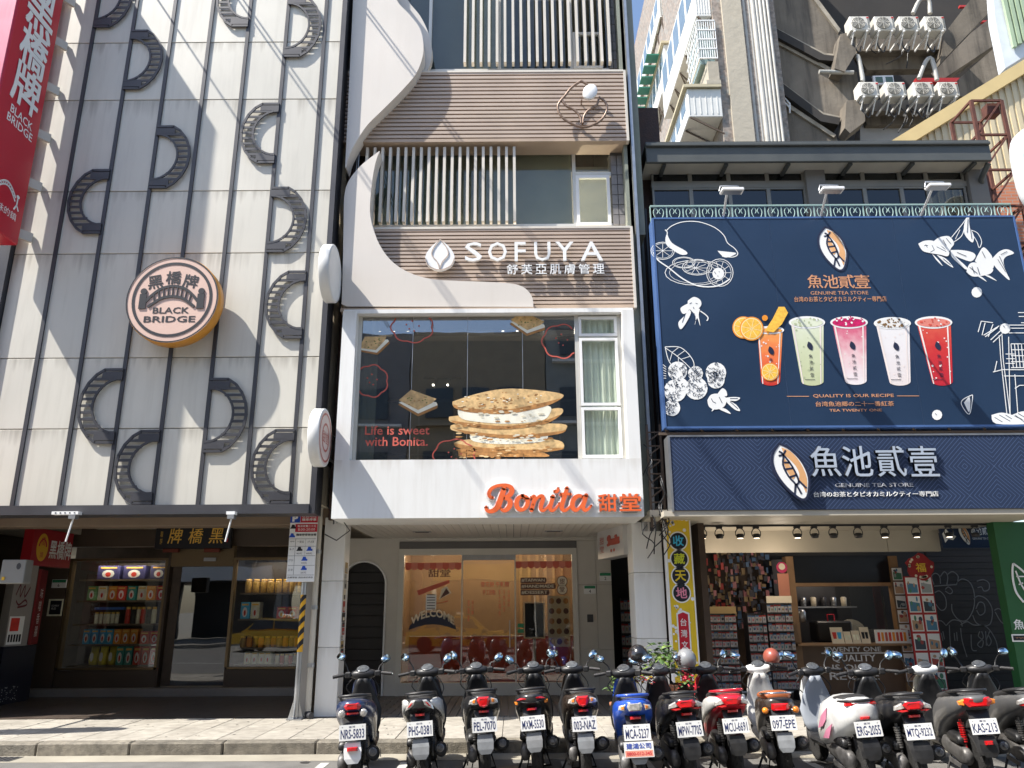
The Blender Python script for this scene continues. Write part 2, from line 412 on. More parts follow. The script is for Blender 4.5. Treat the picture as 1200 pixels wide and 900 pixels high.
# ------------------------------------------------------------------ black-bridge facade (left building)
lb = thing('tall_clad_building', 'tall building clad in cream panels with dark ribs and half-round lattice ornaments', 'building', (-5.5, YS, 0))
gx = [-8.28,-7.575,-6.865,-6.155,-5.455,-4.765,-4.065,-3.37,-3.055]
zr = [3.24]
for y in (502,419,297,224,117,50): zr.append(AZ(200,y,YB))
zr += [AZ(200,-68,YB), AZ(200,-68,YB)+1.2, AZ(200,-68,YB)+3.0]
back = MB().box(-8.4,-3.0,YB+0.13,YS+6,3.3,16.5).build('wall_core', M['beige_plaster'], lb)
for i in range(8):
    for j in range(len(zr)-1):
        MB().box(gx[i]+0.012,gx[i+1]-0.012,YB+0.0,YB+0.125,zr[j]+0.006,zr[j+1]-0.006,bev=0.006).build('cladding_panel', cream, lb)
for x in gx[1:-1]: MB().box(x-0.03,x+0.03,YB-0.03,YB+0.02,3.24,zr[-1]).build('rib', char, lb)
for z in zr[1:-1]:
    o = MB().box(gx[0],gx[-1],YB+0.04,YB+0.11,z-0.014,z+0.014).build('joint_strip', mat('joint_grey',(0.26,0.24,0.21),0.7), lb)
MB().box(-8.46,-8.28,YB-0.10,YB+0.3,3.10,zr[-1]).build('edge_frame', char, lb)
MB().box(-3.055,-2.97,YB-0.10,YB+0.3,3.10,zr[-1]).build('edge_frame', char, lb)
MB().box(-8.28,-3.055,YB-0.12,YB+0.30,3.10,3.24).build('bottom_frame', char, lb)
# half-round lattice ornaments  (chord x, z centre, bulge sign)
def ornament(xc, zc, sg, hh, ww):
    y0, y1 = YB-0.058, YB-0.033
    outer = [(0,hh),(0.46*ww,hh),(0.66*ww,0.86*hh),(0.84*ww,0.62*hh),(0.96*ww,0.32*hh),(ww,0),(0.96*ww,-0.32*hh),(0.84*ww,-0.62*hh),(0.66*ww,-0.86*hh),(0.46*ww,-hh),(0,-hh)]
    ri = 0.70*hh; rx_ = 0.62*ww
    inner = [(rx_*math.cos(R(a)), ri*math.sin(R(a))) for a in range(90,-91,-12)]
    def band(o, P, t):
        for (a, b), (c, d) in zip(P[:-1], P[1:]):
            v = Vector((c-a, d-b)).normalized(); nn = Vector((v.y, -v.x))*t
            q = [(a,b),(c,d),(c-nn.x,d-nn.y),(a-nn.x,b-nn.y)]
            o.prismXZ([(xc+sg*p, zc+q_) for p, q_ in q][::(1 if sg > 0 else -1)], y0, y1)
    o = MB(); band(o, outer, -0.042); ob = o.build('ornament', char, lb)
    o = MB(); band(o, inner, 0.034); o.build('inner_band', char, ob)
    for s in (1, -1):
        z = s*(hh-0.055); z2 = s*(ri+0.02)
        MB().box(xc, xc+sg*0.50*ww, y0+.003, y1-.003, zc+min(z,z2), zc+max(z,z2)).build('end_bar', char, ob)
    n = 9
    for k in range(n):
        z = (-0.80+1.60*(k+0.5)/n)*hh
        zi = z/ri; xi = rx_*math.sqrt(max(0, 1-zi*zi)) if abs(zi) < 1 else 0.0
        xo = None
        for (a, b), (c, d) in zip(outer[:-1], outer[1:]):
            if b >= z >= d and b != d: xo = a+(c-a)*(b-z)/(b-d)
        if xo is None: continue
        MB().box(xc+sg*xi, xc+sg*(xo-0.02), y0+0.005, y1-0.005, z+zc-0.021, z+zc+0.021).build('rung', char, ob)
ORN = [(1,107,-45,27,1),(2,0,30,100,1),(5,0,-42,27,-1),(7-1,0,-10,63,1),(3,0,143,217,1),(6,0,117,188,-1),(2,0,194,270,-1),
       (6,0,216,293,1),(7,0,315,395,-1),(3,0,429,518,-1),(5,0,441,529,1),(4,0,502,590,-1),(7,0,502,590,-1)]
for ci, _, ya, yb, sg in ORN:
    xx = gx[ci]; za, zb = AZ(200,ya,YB-0.15), AZ(200,yb,YB-0.15)
    ornament(xx, (za+zb)/2, sg, (za-zb)/2, 0.64)
# arcade: beam, soffit, pillars, side wall
MB().box(-8.6,-3.0,YP+0.02,YP+0.45,AZ(200,616,YP+0.02),3.95,bev=0.01).build('beam', mat('beam_brown',(0.20,0.145,0.10),0.6), lb)
MB().box(-9.5,-3.0,YB+0.30,YS+2.6,3.955,4.05).build('soffit', brown, lb)
MB().box(-12.5,-8.62,YP-0.3,YP+0.3,0.15,16).build('pillar', plaster, lb)
MB().box(-3.35,-3.13,YP+0.05,YP+0.5,0.15,3.1).build('corner_post', mat('grey_stone',(0.30,0.28,0.25),0.7), lb)
MB().box(-10.4,-10.25,YP,YS+1,0.15,3.95).build('side_wall', M['dark_wood'], lb)
# shopfront
SX = lambda px, py=720: AX(px, py, YS)
SZ = lambda py, px=200: AZ(px, py, YS)
fz0, fz1 = SZ(815), SZ(640)
MB().box(SX(38,640),SX(388,640),YS+0.05,YS+0.25,fz1,3.95).build('fascia', brown, lb)
MB().box(SX(50,812)-0.3,SX(372,812),YS-0.25,YS+0.3,0.15,0.30,bev=0.01).build('step', mat('step_stone',(0.28,0.26,0.24),0.5), lb)
wz0, wz1 = SZ(782), SZ(657)
def shopwin(pa, pb, name='shop_window', wz0=wz0, gl=dglass):
    xa, xb = SX(pa), SX(pb)
    f = MB()
    f.box(xa-0.05,xa,YS-0.04,YS+0.1,wz0,wz1+0.05); f.box(xb,xb+0.05,YS-0.04,YS+0.1,wz0,wz1+0.05)
    f.box(xa,xb,YS-0.04,YS+0.1,wz1,wz1+0.05); f.box(xa,xb,YS-0.04,YS+0.1,wz0-0.04,wz0)
    fo = f.build('window_frame', bronze, lb)
    MB().box(xa,xb,YS+0.02,YS+0.03,wz0,wz1).build('pane', gl, fo)
    return xa, xb
wa = shopwin(78,188); wb = shopwin(272,352)
MB().box(wa[0]-0.05,wa[1]+0.06,YS-0.02,YS+0.16,0.30,wz0-0.05).build('stall_riser', brown, lb)
MB().box(wb[0]-0.05,wb[1]+0.75,YS-0.02,YS+0.16,0.30,wz0-0.05).build('stall_riser', brown, lb)
MB().box(wa[0]-0.75,wa[0]-0.06,YS-0.06,YS+0.2,0.15,wz1+0.05).build('end_panel', brown, lb)
MB().box(wb[1]+0.06,wb[1]+0.75,YS-0.03,YS+0.2,wz0-0.05,wz1+0.05).build('end_panel', brown, lb)
# sliding glass door
dx0, dx1 = SX(194), SX(266)
MB().box(wa[1]+0.06,dx0,YS-0.05,YS+0.12,0.30,fz1).build('door_jamb', dkwood, lb)
MB().box(dx0,wb[0]-0.06,YS-0.03,YS+0.12,SZ(664),fz1-0.002).build('door_head', bronze, lb)
MB().box(dx0+0.02,dx0+0.2,YS+0.06,YS+0.11,0.32,SZ(664)).build('door_stile', dkwood, lb)
dd = MB().box(dx0+0.2,wb[0]-0.08,YS+0.07,YS+0.08,0.32,SZ(664)).build('glass_door', glass('door_glass',(0.30,0.31,0.31),0.10,wav=0.05), lb)
MB().box(dx0+0.66,dx0+0.9,YS-0.05,YS-0.031,SZ(658),SZ(654)).build('door_sensor', steel, lb)
MB().box(-10.2,-3.0,YS+2.6,YS+2.8,0.1,4.0).build('back_wall', dkwood, lb)
MB().box(-10.2,-3.0,YS+0.3,YS+2.6,0.1,0.30).build('shop_floor', M['arcade_floor_tiles'], lb)
# ------------------------------------------------------------------ shelves and boxed goods in the windows
def shelf_set(pa, pb, rows, lab, back=0.55):
    xa, xb = SX(pa)+0.06, SX(pb)-0.06
    t = thing('display_shelf', lab, 'shelf', (xa,YS+0.2,0.3))
    MB().box(xa,xb,YS+0.22+back,YS+0.25+back,0.35,wz1).build('back_board', dkwood, t)
    for py in rows: MB().box(xa,xb,YS+0.17,YS+0.22+back,SZ(py)-0.03,SZ(py)).build('shelf_board', mat('shelf_edge',(0.16,0.12,0.08),0.4), t)
shelf_set(78,188,[678,703,731,755,780],'tall dark shelf unit of gift boxes behind the left shop window of the clad building')
shelf_set(272,352,[695,726,760,780],'shelf unit of jars and boxes behind the window right of the glass door')
def shopcol(nm, c): return mat(nm, tuple(min(.8,v*1.5) for v in c), 0.5, var=0.2, scale=9)
navyb, ylb, tealb, orgb, redb, blub, grnb, crm = [shopcol(*q) for q in (('navy_box',(0.03,0.03,0.10)),('yellow_box',(0.50,0.42,0.05)),('teal_box',(0.02,0.22,0.20)),
    ('orange_box',(0.55,0.20,0.02)),('red_box',(0.42,0.03,0.02)),('blue_box',(0.04,0.28,0.50)),('green_box',(0.10,0.25,0.10)),('cream_card',(0.6,0.55,0.42)))]
ORDN = ['leftmost','second','third','fourth','fifth','sixth','seventh','eighth','ninth','tenth']
def goods(name, cat, px0, px1, pyb, hpx, n, mats_, label, motif=None, gap=0.08, depth=0.22, kind='box', group=None):
    xa, xb = SX(px0), SX(px1); zb = SZ(pyb); h = SZ(pyb-hpx)-zb; wdt = (xb-xa)/n
    for i in range(n):
        x0 = xa+i*wdt+wdt*gap/2; x1 = x0+wdt*(1-gap); y0 = YS+0.20+0.02*((i*7) % 3)
        m_ = mats_[i % len(mats_)]
        lb_ = label if n == 1 else (ORDN[i]+' '+label if i < n-1 else 'rightmost '+label)
        t = thing(name, lb_, cat, ((x0+x1)/2, y0+depth/2, zb), group or 'navy diamond-pattern gift boxes')
        if kind == 'box':
            MB().box(x0,x1,y0,y0+depth,zb+0.002,zb+h,bev=0.008).build('carton', m_, t)
            q = MB(); cx = (x0+x1)/2; mp = face_map(y0)
            put_poly(q, circ(cx, zb+h*0.40, wdt*0.26, 10, h*0.30), mp, 0.003, 0)
            put_poly(q, circ(cx, zb+h*0.36, wdt*0.12, 8, h*0.18), mp, 0.006, 1)
            put_poly(q, [(x0+wdt*0.12,zb+h*0.80),(x1-wdt*0.12,zb+h*0.80),(x1-wdt*0.12,zb+h*0.90),(x0+wdt*0.12,zb+h*0.90)], mp, 0.003, 2)
            q.build('printed_motif', [wprint, motif or redb, gold], t)
        elif kind == 'jar':
            r_ = min((x1-x0)/2, 0.07)
            MB().lathe([(r_*.9,0),(r_,0.02),(r_,h*.78),(r_*.8,h*.86)], ((x0+x1)/2,y0+r_,zb+0.002), n=12).build('jar_body', m_, t)
            MB().lathe([(r_*.85,h*.86),(r_*.85,h)], ((x0+x1)/2,y0+r_,zb+0.002), n=12).build('lid', gold, t)
        elif kind == 'bag':
            cx = (x0+x1)/2
            rr = []
            for k, (hw, hd) in enumerate(((.42,.4),(.5,.5),(.46,.4),(.40,.2),(.5,.06))):
                rr.append(ellring(cx, y0+depth/2, zb+0.002+h*k/4, wdt*hw*0.95, depth*hd, 'z', 12, 3.5))
            MB().loft(rr).build('pouch', m_, t)
            q = MB(); put_poly(q, circ(cx, zb+h*0.45, wdt*0.2, 10, h*0.25), face_map(y0), 0.004); q.build('printed_motif', wprint, t)
L_ = 'in the left shop window'
goods('gift_box','gift box',100,129,678,16,1,[navyb],'navy diamond-pattern gift box, leftmost on the top shelf '+L_, motif=M['red_box'])
goods('gift_box','gift box',131,160,678,16,1,[navyb],'navy diamond-pattern gift box, middle one on the top shelf '+L_, motif=M['red_box'])
goods('gift_box','gift box',164,186,678,16,1,[navyb],'navy diamond-pattern gift box, rightmost on the top shelf '+L_, motif=M['red_box'])
goods('gift_box','gift box',92,186,703,17,8,[grnb,crm,orgb,redb,tealb,crm,orgb,redb],'printed gift box of the mixed row, second shelf '+L_, group='mixed row of printed gift boxes')
goods('bottle','bottle',104,132,731,14,6,[crm],'pale-label bottle under the blue header '+L_, kind='jar', group='pale bottles on third shelf')
goods('sauce_bottle','bottle',140,176,731,20,6,[redb,black,crm],'dark sauce bottle on the third shelf '+L_, kind='jar', group='sauce bottles on third shelf')
hd = MB().box(SX(104),SX(138),YS+0.18,YS+0.30,SZ(714),SZ(711)); tag(hd.build('header_strip', mat('blue_plastic',(0.05,0.16,0.55),0.4)), 'blue shelf header above the small pale bottles '+L_, 'shelf header')
goods('blue_gift_box','gift box',94,130,755,18,4,[blub],'sky-blue gift box on the fourth shelf '+L_, group='blue gift boxes fourth shelf')
goods('orange_gift_box','gift box',130,158,755,18,3,[orgb],'orange gift box on the fourth shelf '+L_, group='orange gift boxes fourth shelf')
goods('red_gift_box','gift box',161,184,755,15,2,[redb],'red gift box, end of the fourth shelf '+L_, group='red gift boxes fourth shelf')
goods('yellow_gift_bag','gift bag',103,134,780,22,3,[ylb],'yellow gift pouch on the bottom shelf '+L_, kind='bag', group='yellow pouches bottom shelf')
goods('teal_gift_box','gift box',136,155,780,22,2,[tealb],'teal gift box on the bottom shelf '+L_, group='teal gift boxes bottom shelf')
goods('red_gift_box','gift box',156,184,780,22,3,[redb],'rust-red gift box, bottom shelf '+L_, group='rust-red gift boxes bottom shelf')
R_ = 'in the window right of the door'
jar = mat('floss_jar',(0.42,0.26,0.07),0.4,var=0.4,scale=30)
goods('snack_jar','jar',279,350,695,16,8,[jar],'amber snack jar on the top shelf '+R_, kind='jar', group='amber snack jars top shelf')
goods('snack_box','box',277,300,726,20,2,[blub,crm],'snack carton, second shelf '+R_, group='cartons on second shelf right window')
goods('red_gift_box','gift box',320,345,726,14,2,[redb],'maroon gift box, second shelf '+R_, motif=gold, group='maroon gift boxes right window')
goods('snack_jar','jar',279,350,760,13,10,[jar,orgb],'small amber jar, third shelf '+R_, kind='jar', group='small amber jars third shelf')
goods('milk_carton','carton',286,318,780,15,4,[crm],'cream carton, bottom shelf '+R_, group='cream cartons bottom shelf right window')
goods('bottle','bottle',322,348,780,12,5,[crm,redb],'labelled bottle on the bottom shelf '+R_, kind='jar', group='small bottles bottom shelf right window')

# ------------------------------------------------------------------ signs of the left shop
Y = YS-0.15
sb = thing('name_board', 'black board with gold brush characters above the glass door', 'sign', (SX(230,615),Y,SZ(640)))
x0, x1, z0, z1 = SX(186,628), SX(274,628), AZ(230,643,Y), AZ(230,616,Y)
MB().box(x0,x1,Y,Y+0.1,z0,z1,bev=0.01).build('board', mat('board_black',(0.015,0.016,0.022),0.35), sb)
q = MB(); W_ = x1-x0; H_ = z1-z0
for i, c in enumerate('牌橋黑'): put_text(q, c, (x0+W_*(0.17+i*0.27),x0+W_*(0.17+i*0.27+0.19),z0+H_*0.22,z0+H_*0.88), face_map(Y), 0.004, 0.008, bold=0.008, shear=0.12)
q.build('gold_characters', gold, sb)
q = MB(); put_text(q, '開運\n吉祥', (x0+W_*0.07,x0+W_*0.10,z0+H_*0.2,z0+H_*0.75), face_map(Y), 0.004); q.build('small_inscription', gold, sb)
q = MB(); put_poly(q, [(x0+W_*0.93,z0+H_*.28),(x0+W_*0.965,z0+H_*.28),(x0+W_*0.965,z0+H_*.44),(x0+W_*0.93,z0+H_*.44)], face_map(Y), 0.004); q.build('red_seal', redsign, sb)
for xa_ in (x0+.2,x1-.5): MB().box(xa_,xa_+.3,Y-.04,Y+.05,z0-.07,z0-.003).build('carved_bracket', mat('carved_red',(0.16,0.03,0.015),0.6), sb)
# red light box, left in the arcade
P = lambda px, py, Y_: at(px, py, Y_)
rl = thing('red_light_box', 'red light box with yellow oval emblem and white characters at the far left', 'sign', tuple(P(35,660,15.0)))
a = P(31,657,14.2); b = P(83,663,15.6); a.z = 2.53; 
zt0 = AZ(60,664,14.9); zt1 = AZ(60,622,14.9)
A = Vector((a.x,14.3,zt0)); B = Vector((b.x,15.55,zt0)); dirv = (B-A); nrm = Vector((dirv.y,-dirv.x,0)).normalized()
MB().prism([A,B,B+Vector((0,0,zt1-zt0)),A+Vector((0,0,zt1-zt0))], -nrm*0.18).build('box', mat('red_box_sign',(0.33,0.012,0.02),0.4), rl)
mp = quad_map(A, B, A+Vector((0,0,zt1-zt0)), nrm)
q = MB(); put_poly(q, circ(0.24,0.5,0.14,24,0.38), mp, 0.004); q.build('oval_emblem', mat('sign_yellow',(0.75,0.45,0.03),0.45), rl)
q = MB(); put_stroke(q, circ(0.24,0.52,0.085,14,0.2,0,180), 0.03, mp, 0.008); put_text(q, '橋', (0.19,0.29,0.55,0.8), mp, 0.008); put_text(q,'牌',(0.20,0.28,0.2,0.38),mp,0.008); q.build('emblem_print', redsign, rl)
q = MB(); put_text(q, '黑橋牌', (0.42,0.98,0.22,0.74), mp, 0.006, bold=0.03); q.build('characters', wprint, rl)
# meter box on pillar
mbx = thing('meter_box', 'grey metal box with a small hatch fixed to the beige pillar at the left edge', 'meter box', tuple(P(15,670,12.3)))
x0, x1 = AX(3,670,12.25), AX(31,670,12.25); z0, z1 = AZ(15,684,12.25), AZ(15,656,12.25)
MB().box(x0,x1,12.2,12.4,z0,z1,bev=0.01).build('case', mat('box_grey',(0.25,0.25,0.24),0.5,metal=0.4), mbx)
q = MB(); put_poly(q, circ(x1-0.1,z1-0.1,0.035,14,0.05), face_map(12.2), 0.004); q.build('hatch', char, mbx)
q = MB().box(x0+0.04,x0+0.08,12.19,12.2,z0+0.05,z0+0.1); q.build('label_plate', M['sign_yellow'], mbx)
# vertical poster cabinet at the left (side of arcade)
pc = thing('notice_board', 'grey notice panel with stickers and scribbles at the left of the arcade', 'notice board', tuple(P(30,800,14.6)))
def ql(p1, p2, zb, zt): 
    A = Vector((p1[0],p1[1],zb)); B = Vector((p2[0],p2[1],zb)); return A, B, A+Vector((0,0,zt-zb))
pa_, pb_ = P(14,700,14.2), P(40,700,14.6)
A, B, T = ql(pa_, pb_, AZ(27,757,14.4), AZ(27,662,14.4)); nr = Vector(((B-A).y,-(B-A).x,0)).normalized()
MB().prism([A,B,B+(T-A),T], -nr*0.2).build('panel', mat('poster_grey',(0.30,0.28,0.26),0.6,dirt=0.3), pc)
mp = quad_map(A,B,T,nr)
q = MB()
put_poly(q, [(0.05,0.02),(0.72,0.02),(0.72,0.36),(0.05,0.36)], mp, 0.004, 0)
put_poly(q, [(0.12,0.18),(0.5,0.18),(0.5,0.34),(0.12,0.34)], mp, 0.008, 1)
for k in range(5): put_poly(q, [(0.10+k*0.12,0.05),(0.18+k*0.12,0.05),(0.18+k*0.12,0.14),(0.10+k*0.12,0.14)], mp, 0.008, 2)
put_stroke(q, spl([(0.15,0.62),(0.3,0.75),(0.35,0.6),(0.5,0.74),(0.55,0.6),(0.75,0.72)],4), 0.03, mp, 0.006, 0, 3)
put_stroke(q, spl([(0.2,0.55),(0.35,0.5),(0.6,0.56),(0.7,0.5),(0.3,0.47)],4), 0.025, mp, 0.006, 0, 3)
q.build('stickers', [wprint, redb, kprint, mat('maroon_ink',(0.12,0.02,0.03),0.6)], pc)
rp = thing('red_banner', 'narrow dark red banner with pale characters beside the grey notice panel', 'banner', tuple(P(44,700,14.8)))
A2, B2, T2 = ql(B+Vector((0.03,0.05,0)), P(52,700,15.2), AZ(46,755,14.9), AZ(46,668,14.9)); nr2 = Vector(((B2-A2).y,-(B2-A2).x,0)).normalized()
MB().prism([A2,B2,B2+(T2-A2),T2], -nr2*0.04).build('cloth', mat('dark_red_cloth',(0.20,0.012,0.015),0.7), rp)
q = MB(); put_text(q, '味\n噌\n香\n腸', (0.3,0.7,0.1,0.75), quad_map(A2,B2,T2,nr2), 0.004); q.build('characters', wprint, rp)
cb = thing('roller_cabinet', 'dark blue-black cabinet under the grey notice panel in the arcade', 'cabinet', (A.x,A.y,0.15))
MB().prism([Vector((A.x,A.y,0.16)),Vector((B2.x,B2.y,0.16)),Vector((B2.x,B2.y,A.z-0.01)),Vector((A.x,A.y,A.z-0.01))], -nr*0.35).build('cabinet_body', mat('cabinet_black',(0.015,0.017,0.03),0.4), cb)
q = MB(); rnd = random.Random(5)
mpc = quad_map((A.x,A.y,0.16),(B2.x,B2.y,0.16),(A.x,A.y,A.z),nr)
for k in range(36):
    u, v = rnd.uniform(0.15,0.6), rnd.uniform(0.05,0.3); put_poly(q, circ(u,v,0.012,5,0.008), mpc, 0.004)
q.build('white_specks', wprint, cb)
# little plaques
def plaque(name, label, cat, pxs, pys, Y_, bm, strip=None, txt=None, tm=None, grp=None, depth=0.02, bold=0):
    x0, x1 = AX(pxs[0],pys[0],Y_), AX(pxs[1],pys[0],Y_); z0, z1 = AZ(pxs[0],pys[1],Y_), AZ(pxs[0],pys[0],Y_)
    t = thing(name, label, cat, ((x0+x1)/2,Y_,z0), grp)
    MB().box(x0,x1,Y_-depth,Y_,z0,z1,bev=0.004).build('plate', bm, t)
    mp = face_map(Y_-depth)
    if strip: q = MB(); put_poly(q, [(x0+.01,z1-(z1-z0)*.38),(x1-.01,z1-(z1-z0)*.38),(x1-.01,z1-.01),(x0+.01,z1-.01)], mp, 0.003); q.build('colour_band', strip, t)
    if txt:
        q = MB(); zz = (z1-(z1-z0)*.42) if strip else z1
        put_text(q, txt, (x0+(x1-x0)*.15,x1-(x1-x0)*.15,z0+(z1-z0)*.12,zz-(z1-z0)*.08), mp, 0.003, keep=True, bold=bold); q.build('lettering', tm or kprint, t)
    return t
greenp = mat('plaque_green',(0.02,0.22,0.10),0.4)
plaque('address_plaque','white and green house-number plaque on the brown end panel of the left shop','plaque',(62,79),(679,689),YS-0.07,cleanw,greenp,'6')
plaque('service_plaque','dark framed notice plaque on the brown end panel of the left shop','plaque',(58,75),(702,722),YS-0.07,crm,None,None)
plaque('notice','black notice inside the framed plaque on the brown end panel','notice',(60,73),(704,720),YS-0.092,mat('board_black',(0.015,0.016,0.022)),None,'SORRY\n本店',wprint)

# ------------------------------------------------------------------ round sign on the cladding
yr = YB-0.42
c = P(202,351,yr); rr = (AX(257,351,yr)-AX(148,351,yr))/2
rs = thing('round_sign', 'big round pink sign with a black bridge emblem and orange rim on the cream cladding', 'sign', tuple(c))
MB().lathe([(rr*0.98,yr+0.22),(rr,yr+0.21),(rr,yr+0.02),(rr*0.97,yr)], (c.x,0,c.z), 'y', 56).build('drum', mat('orange_rim',(0.62,0.27,0.03),0.4), rs)
MB().box(c.x-.3,c.x-.2,yr+.22,YB+.02,c.z-.3,c.z+.3).box(c.x+.2,c.x+.3,yr+.22,YB+.02,c.z-.3,c.z+.3).build('mount_rail', char, rs)
mp = lambda u, v, w_: (c.x+u*rr, yr-w_, c.z+v*rr)
q = MB(); put_slab(q, circ(0,0,0.985,56), mp, 0.001, 0.012); q.build('face', mat('sign_pink',(0.66,0.46,0.38),0.45,var=0.03), rs)
q = MB()
def ringp(q, r0, r1, w0, m=0, n=56):
    a = circ(0,0,r0,n); b = circ(0,0,r1,n)
    for i in range(n): put_poly(q, [a[i],b[i],b[(i+1)%n],a[(i+1)%n]], mp, w0, m)
ringp(q, 0.86, 0.80, 0.018)
ringp(q, 0.985, 0.955, 0.018)
q.build('ring', kprint, rs)
q = MB()
for ch, u in (('黑',-0.40),('橋',-0.02),('牌',0.36)):
    dz = -0.10*abs(u/0.4)**1.5; tl = -u*0.45
    vs = []
    mpr = lambda a, b, w_, u=u, dz=dz, tl=tl: mp(u+a*math.cos(tl)-b*math.sin(tl), 0.50+dz+a*math.sin(tl)+b*math.cos(tl), w_)
    put_text(q, ch, (-0.165,0.165,-0.155,0.155), mpr, 0.016, 0.0, bold=0.03)
for (w1, w2, s) in ((-0.38,0.40,'BLACK'),(-0.55,0.55,'BRIDGE')):
    z = -0.33 if s == 'BLACK' else -0.53
    put_text(q, s, (w1,w2,z,z+0.145), mp, 0.016, 0.0, bold=0.02)
q.build('lettering', kprint, rs)
q = MB()
top = spl([(-0.56,-0.06),(-0.45,0.08),(-0.25,0.24),(0,0.30),(0.25,0.24),(0.45,0.08),(0.56,-0.06)],5)
bot = spl([(-0.50,-0.18),(-0.40,-0.10),(-0.22,0.02),(0,0.06),(0.22,0.02),(0.40,-0.10),(0.50,-0.18)],5)
put_stroke(q, top, 0.06, mp, 0.016, 0.01); put_stroke(q, bot, 0.06, mp, 0.0165, 0.01)
for k in range(1, 10):
    u = -0.5+k*0.1; 
    tz = 0.30-0.95*u*u*1.2; bz = 0.06-0.95*u*u*0.95
    put_stroke(q, [(u*0.92,bz),(u,tz)], 0.026, mp, 0.017, 0.01)
for s in (-1, 1):
    put_slab(q, [(s*0.62-0.075,-0.22),(s*0.62+0.075,-0.22),(s*0.62+0.075,0.12),(s*0.62-0.075,0.12)], mp, 0.016, 0.027)
    put_slab(q, circ(s*0.62,0.18,0.07,14), mp, 0.016, 0.028)
q.build('bridge_emblem', kprint, rs)

# ------------------------------------------------------------------ red blade sign at the far left
xs = AX(75,0,11.55)
yo = None
for k in range(400):
    yy = 11.55-k*0.01
    if AX(22,0,yy) >= xs: yo = yy; break
yo = yo or 10.5
yi = 11.55
z0b = AZ(22,288,yi); z1b = AZ(60,-95,yi)
rb = thing('blade_sign', 'tall red blade sign with white characters jutting out at the left edge of the facade', 'sign', (xs-0.2,yi,z0b))
MB().box(xs-0.34,xs,yo,yi,z0b,z1b,bev=0.02).build('box', redsign, rb)
MB().box(xs-0.36,xs-0.02,yo-0.02,yo-0.001,z0b,z1b).build('front_strip', mat('faded_pink_red',(0.62,0.10,0.19),0.4,streak=0.25,dirtcol=(0.7,0.25,0.3)), rb)
mp = lambda u, v, w_: (xs+w_, yo+(yi-yo)*u, z0b+v)
Hs = z1b-z0b; u0 = 0.16
q = MB()
def zat(py): return AZ(50,py,(yi+yo)/2)-z0b
for ch, pa, pb in (('黑',-25,42),('橋',27,86),('牌',72,130)):
    za, zb = zat(pb-4), zat(pa+4)
    put_text(q, ch, (0.20,0.86,za,za+(zb-za)*0.92), mp, 0.004, 0.006, bold=0.035)
put_text(q, 'BLACK', (0.28,0.82,zat(140),zat(131)), mp, 0.004, bold=0.01); put_text(q, 'BRIDGE', (0.24,0.86,zat(151),zat(142)), mp, 0.004, bold=0.01)
put_text(q, '橋味的鎮', (0.24,0.84,zat(247),zat(238)), mp, 0.004)
cz = zat(222)
put_stroke(q, [(0.30+0.45*t/10, cz+0.16*math.sin(math.pi*t/10)) for t in range(11)], 0.03, mp, 0.004)
put_stroke(q, [(0.30+0.45*t/10, cz-0.06+0.16*math.sin(math.pi*t/10)) for t in range(11)], 0.03, mp, 0.004)
for t in range(1, 10): put_stroke(q, [(0.30+0.45*t/10, cz-0.06+0.16*math.sin(math.pi*t/10)),(0.30+0.45*t/10, cz+0.16*math.sin(math.pi*t/10))], 0.02, mp, 0.004)
for s in (0.24, 0.80):
    put_poly(q, circ(s,cz+0.05,0.04,10,0.03), mp, 0.004); put_stroke(q, [(s,cz+.02),(s,cz-.1),(s-.05,cz-.2)], 0.03, mp, 0.004); put_stroke(q, [(s,cz-.1),(s+.06,cz-.18)], 0.03, mp, 0.004)
q.build('lettering', wprint, rb)
for k in range(9):
    z = z0b+0.15+k*0.95
    MB().obox((xs-0.1,yi,z+.1),(xs+0.05,YB-0.02,z+.1),0.05,0.16).build('bracket', mat('pale_bracket',(0.5,0.47,0.42),0.5), rb)
# light tubes under blade sign
# round blade signs on the gap
def disc_sign(px, py, rpx, label, logo):
    Y_ = 11.45; c = P(px,py,Y_); r_ = rpx*( AZ(px,py-50,Y_)-AZ(px,py,Y_))/50
    t = thing('round_blade_sign', label, 'sign', tuple(c))
    MB().lathe([(r_*.98,-0.08),(r_,-0.07),(r_,0.07),(r_*.98,0.08)], (c.x,c.y,c.z), 'x', 40).build('drum', mat('drum_white',(0.72,0.72,0.70),0.35,streak=0.2,dirtcol=(.45,.43,.4)), t)
    q = MB(); mpp = lambda u, v, w_: (c.x+0.08+w_, c.y+u*r_, c.z+v*r_)
    put_poly(q, circ(0,0,0.93,30), mpp, 0.003, 1)
    if logo:
        for rr0, rr1, m_ in ((0.85,0.78,0),(0.5,0.42,0)):
            a_ = circ(0,0,rr0,30); b_ = circ(0,0,rr1,30)
            for i in range(30): put_poly(q, [a_[i],b_[i],b_[(i+1)%30],a_[(i+1)%30]], mpp, 0.006, m_)
        put_text(q, '甜堂', (-0.4,0.4,-0.2,0.2), mpp, 0.006, m=0)
    q.build('face', [mat('dusty_red',(0.45,0.12,0.09),0.5), mat('disc_face',(0.66,0.55,0.50),0.45) if logo else mat('disc_white',(0.7,0.7,0.68),0.4)], t)
    MB().tube([(c.x,c.y+r_*0.98,c.z+0.2),(c.x,12.6,c.z+0.2)],0.02).tube([(c.x,c.y+r_*0.98,c.z-0.2),(c.x,12.6,c.z-0.2)],0.02).build('arm', steel, t)
disc_sign(387,321,31,'upper round white blade sign beside the edge of the cream cladding', False)
disc_sign(375,513,33,'lower round blade sign with a dusty red ring emblem beside the cream cladding', True)
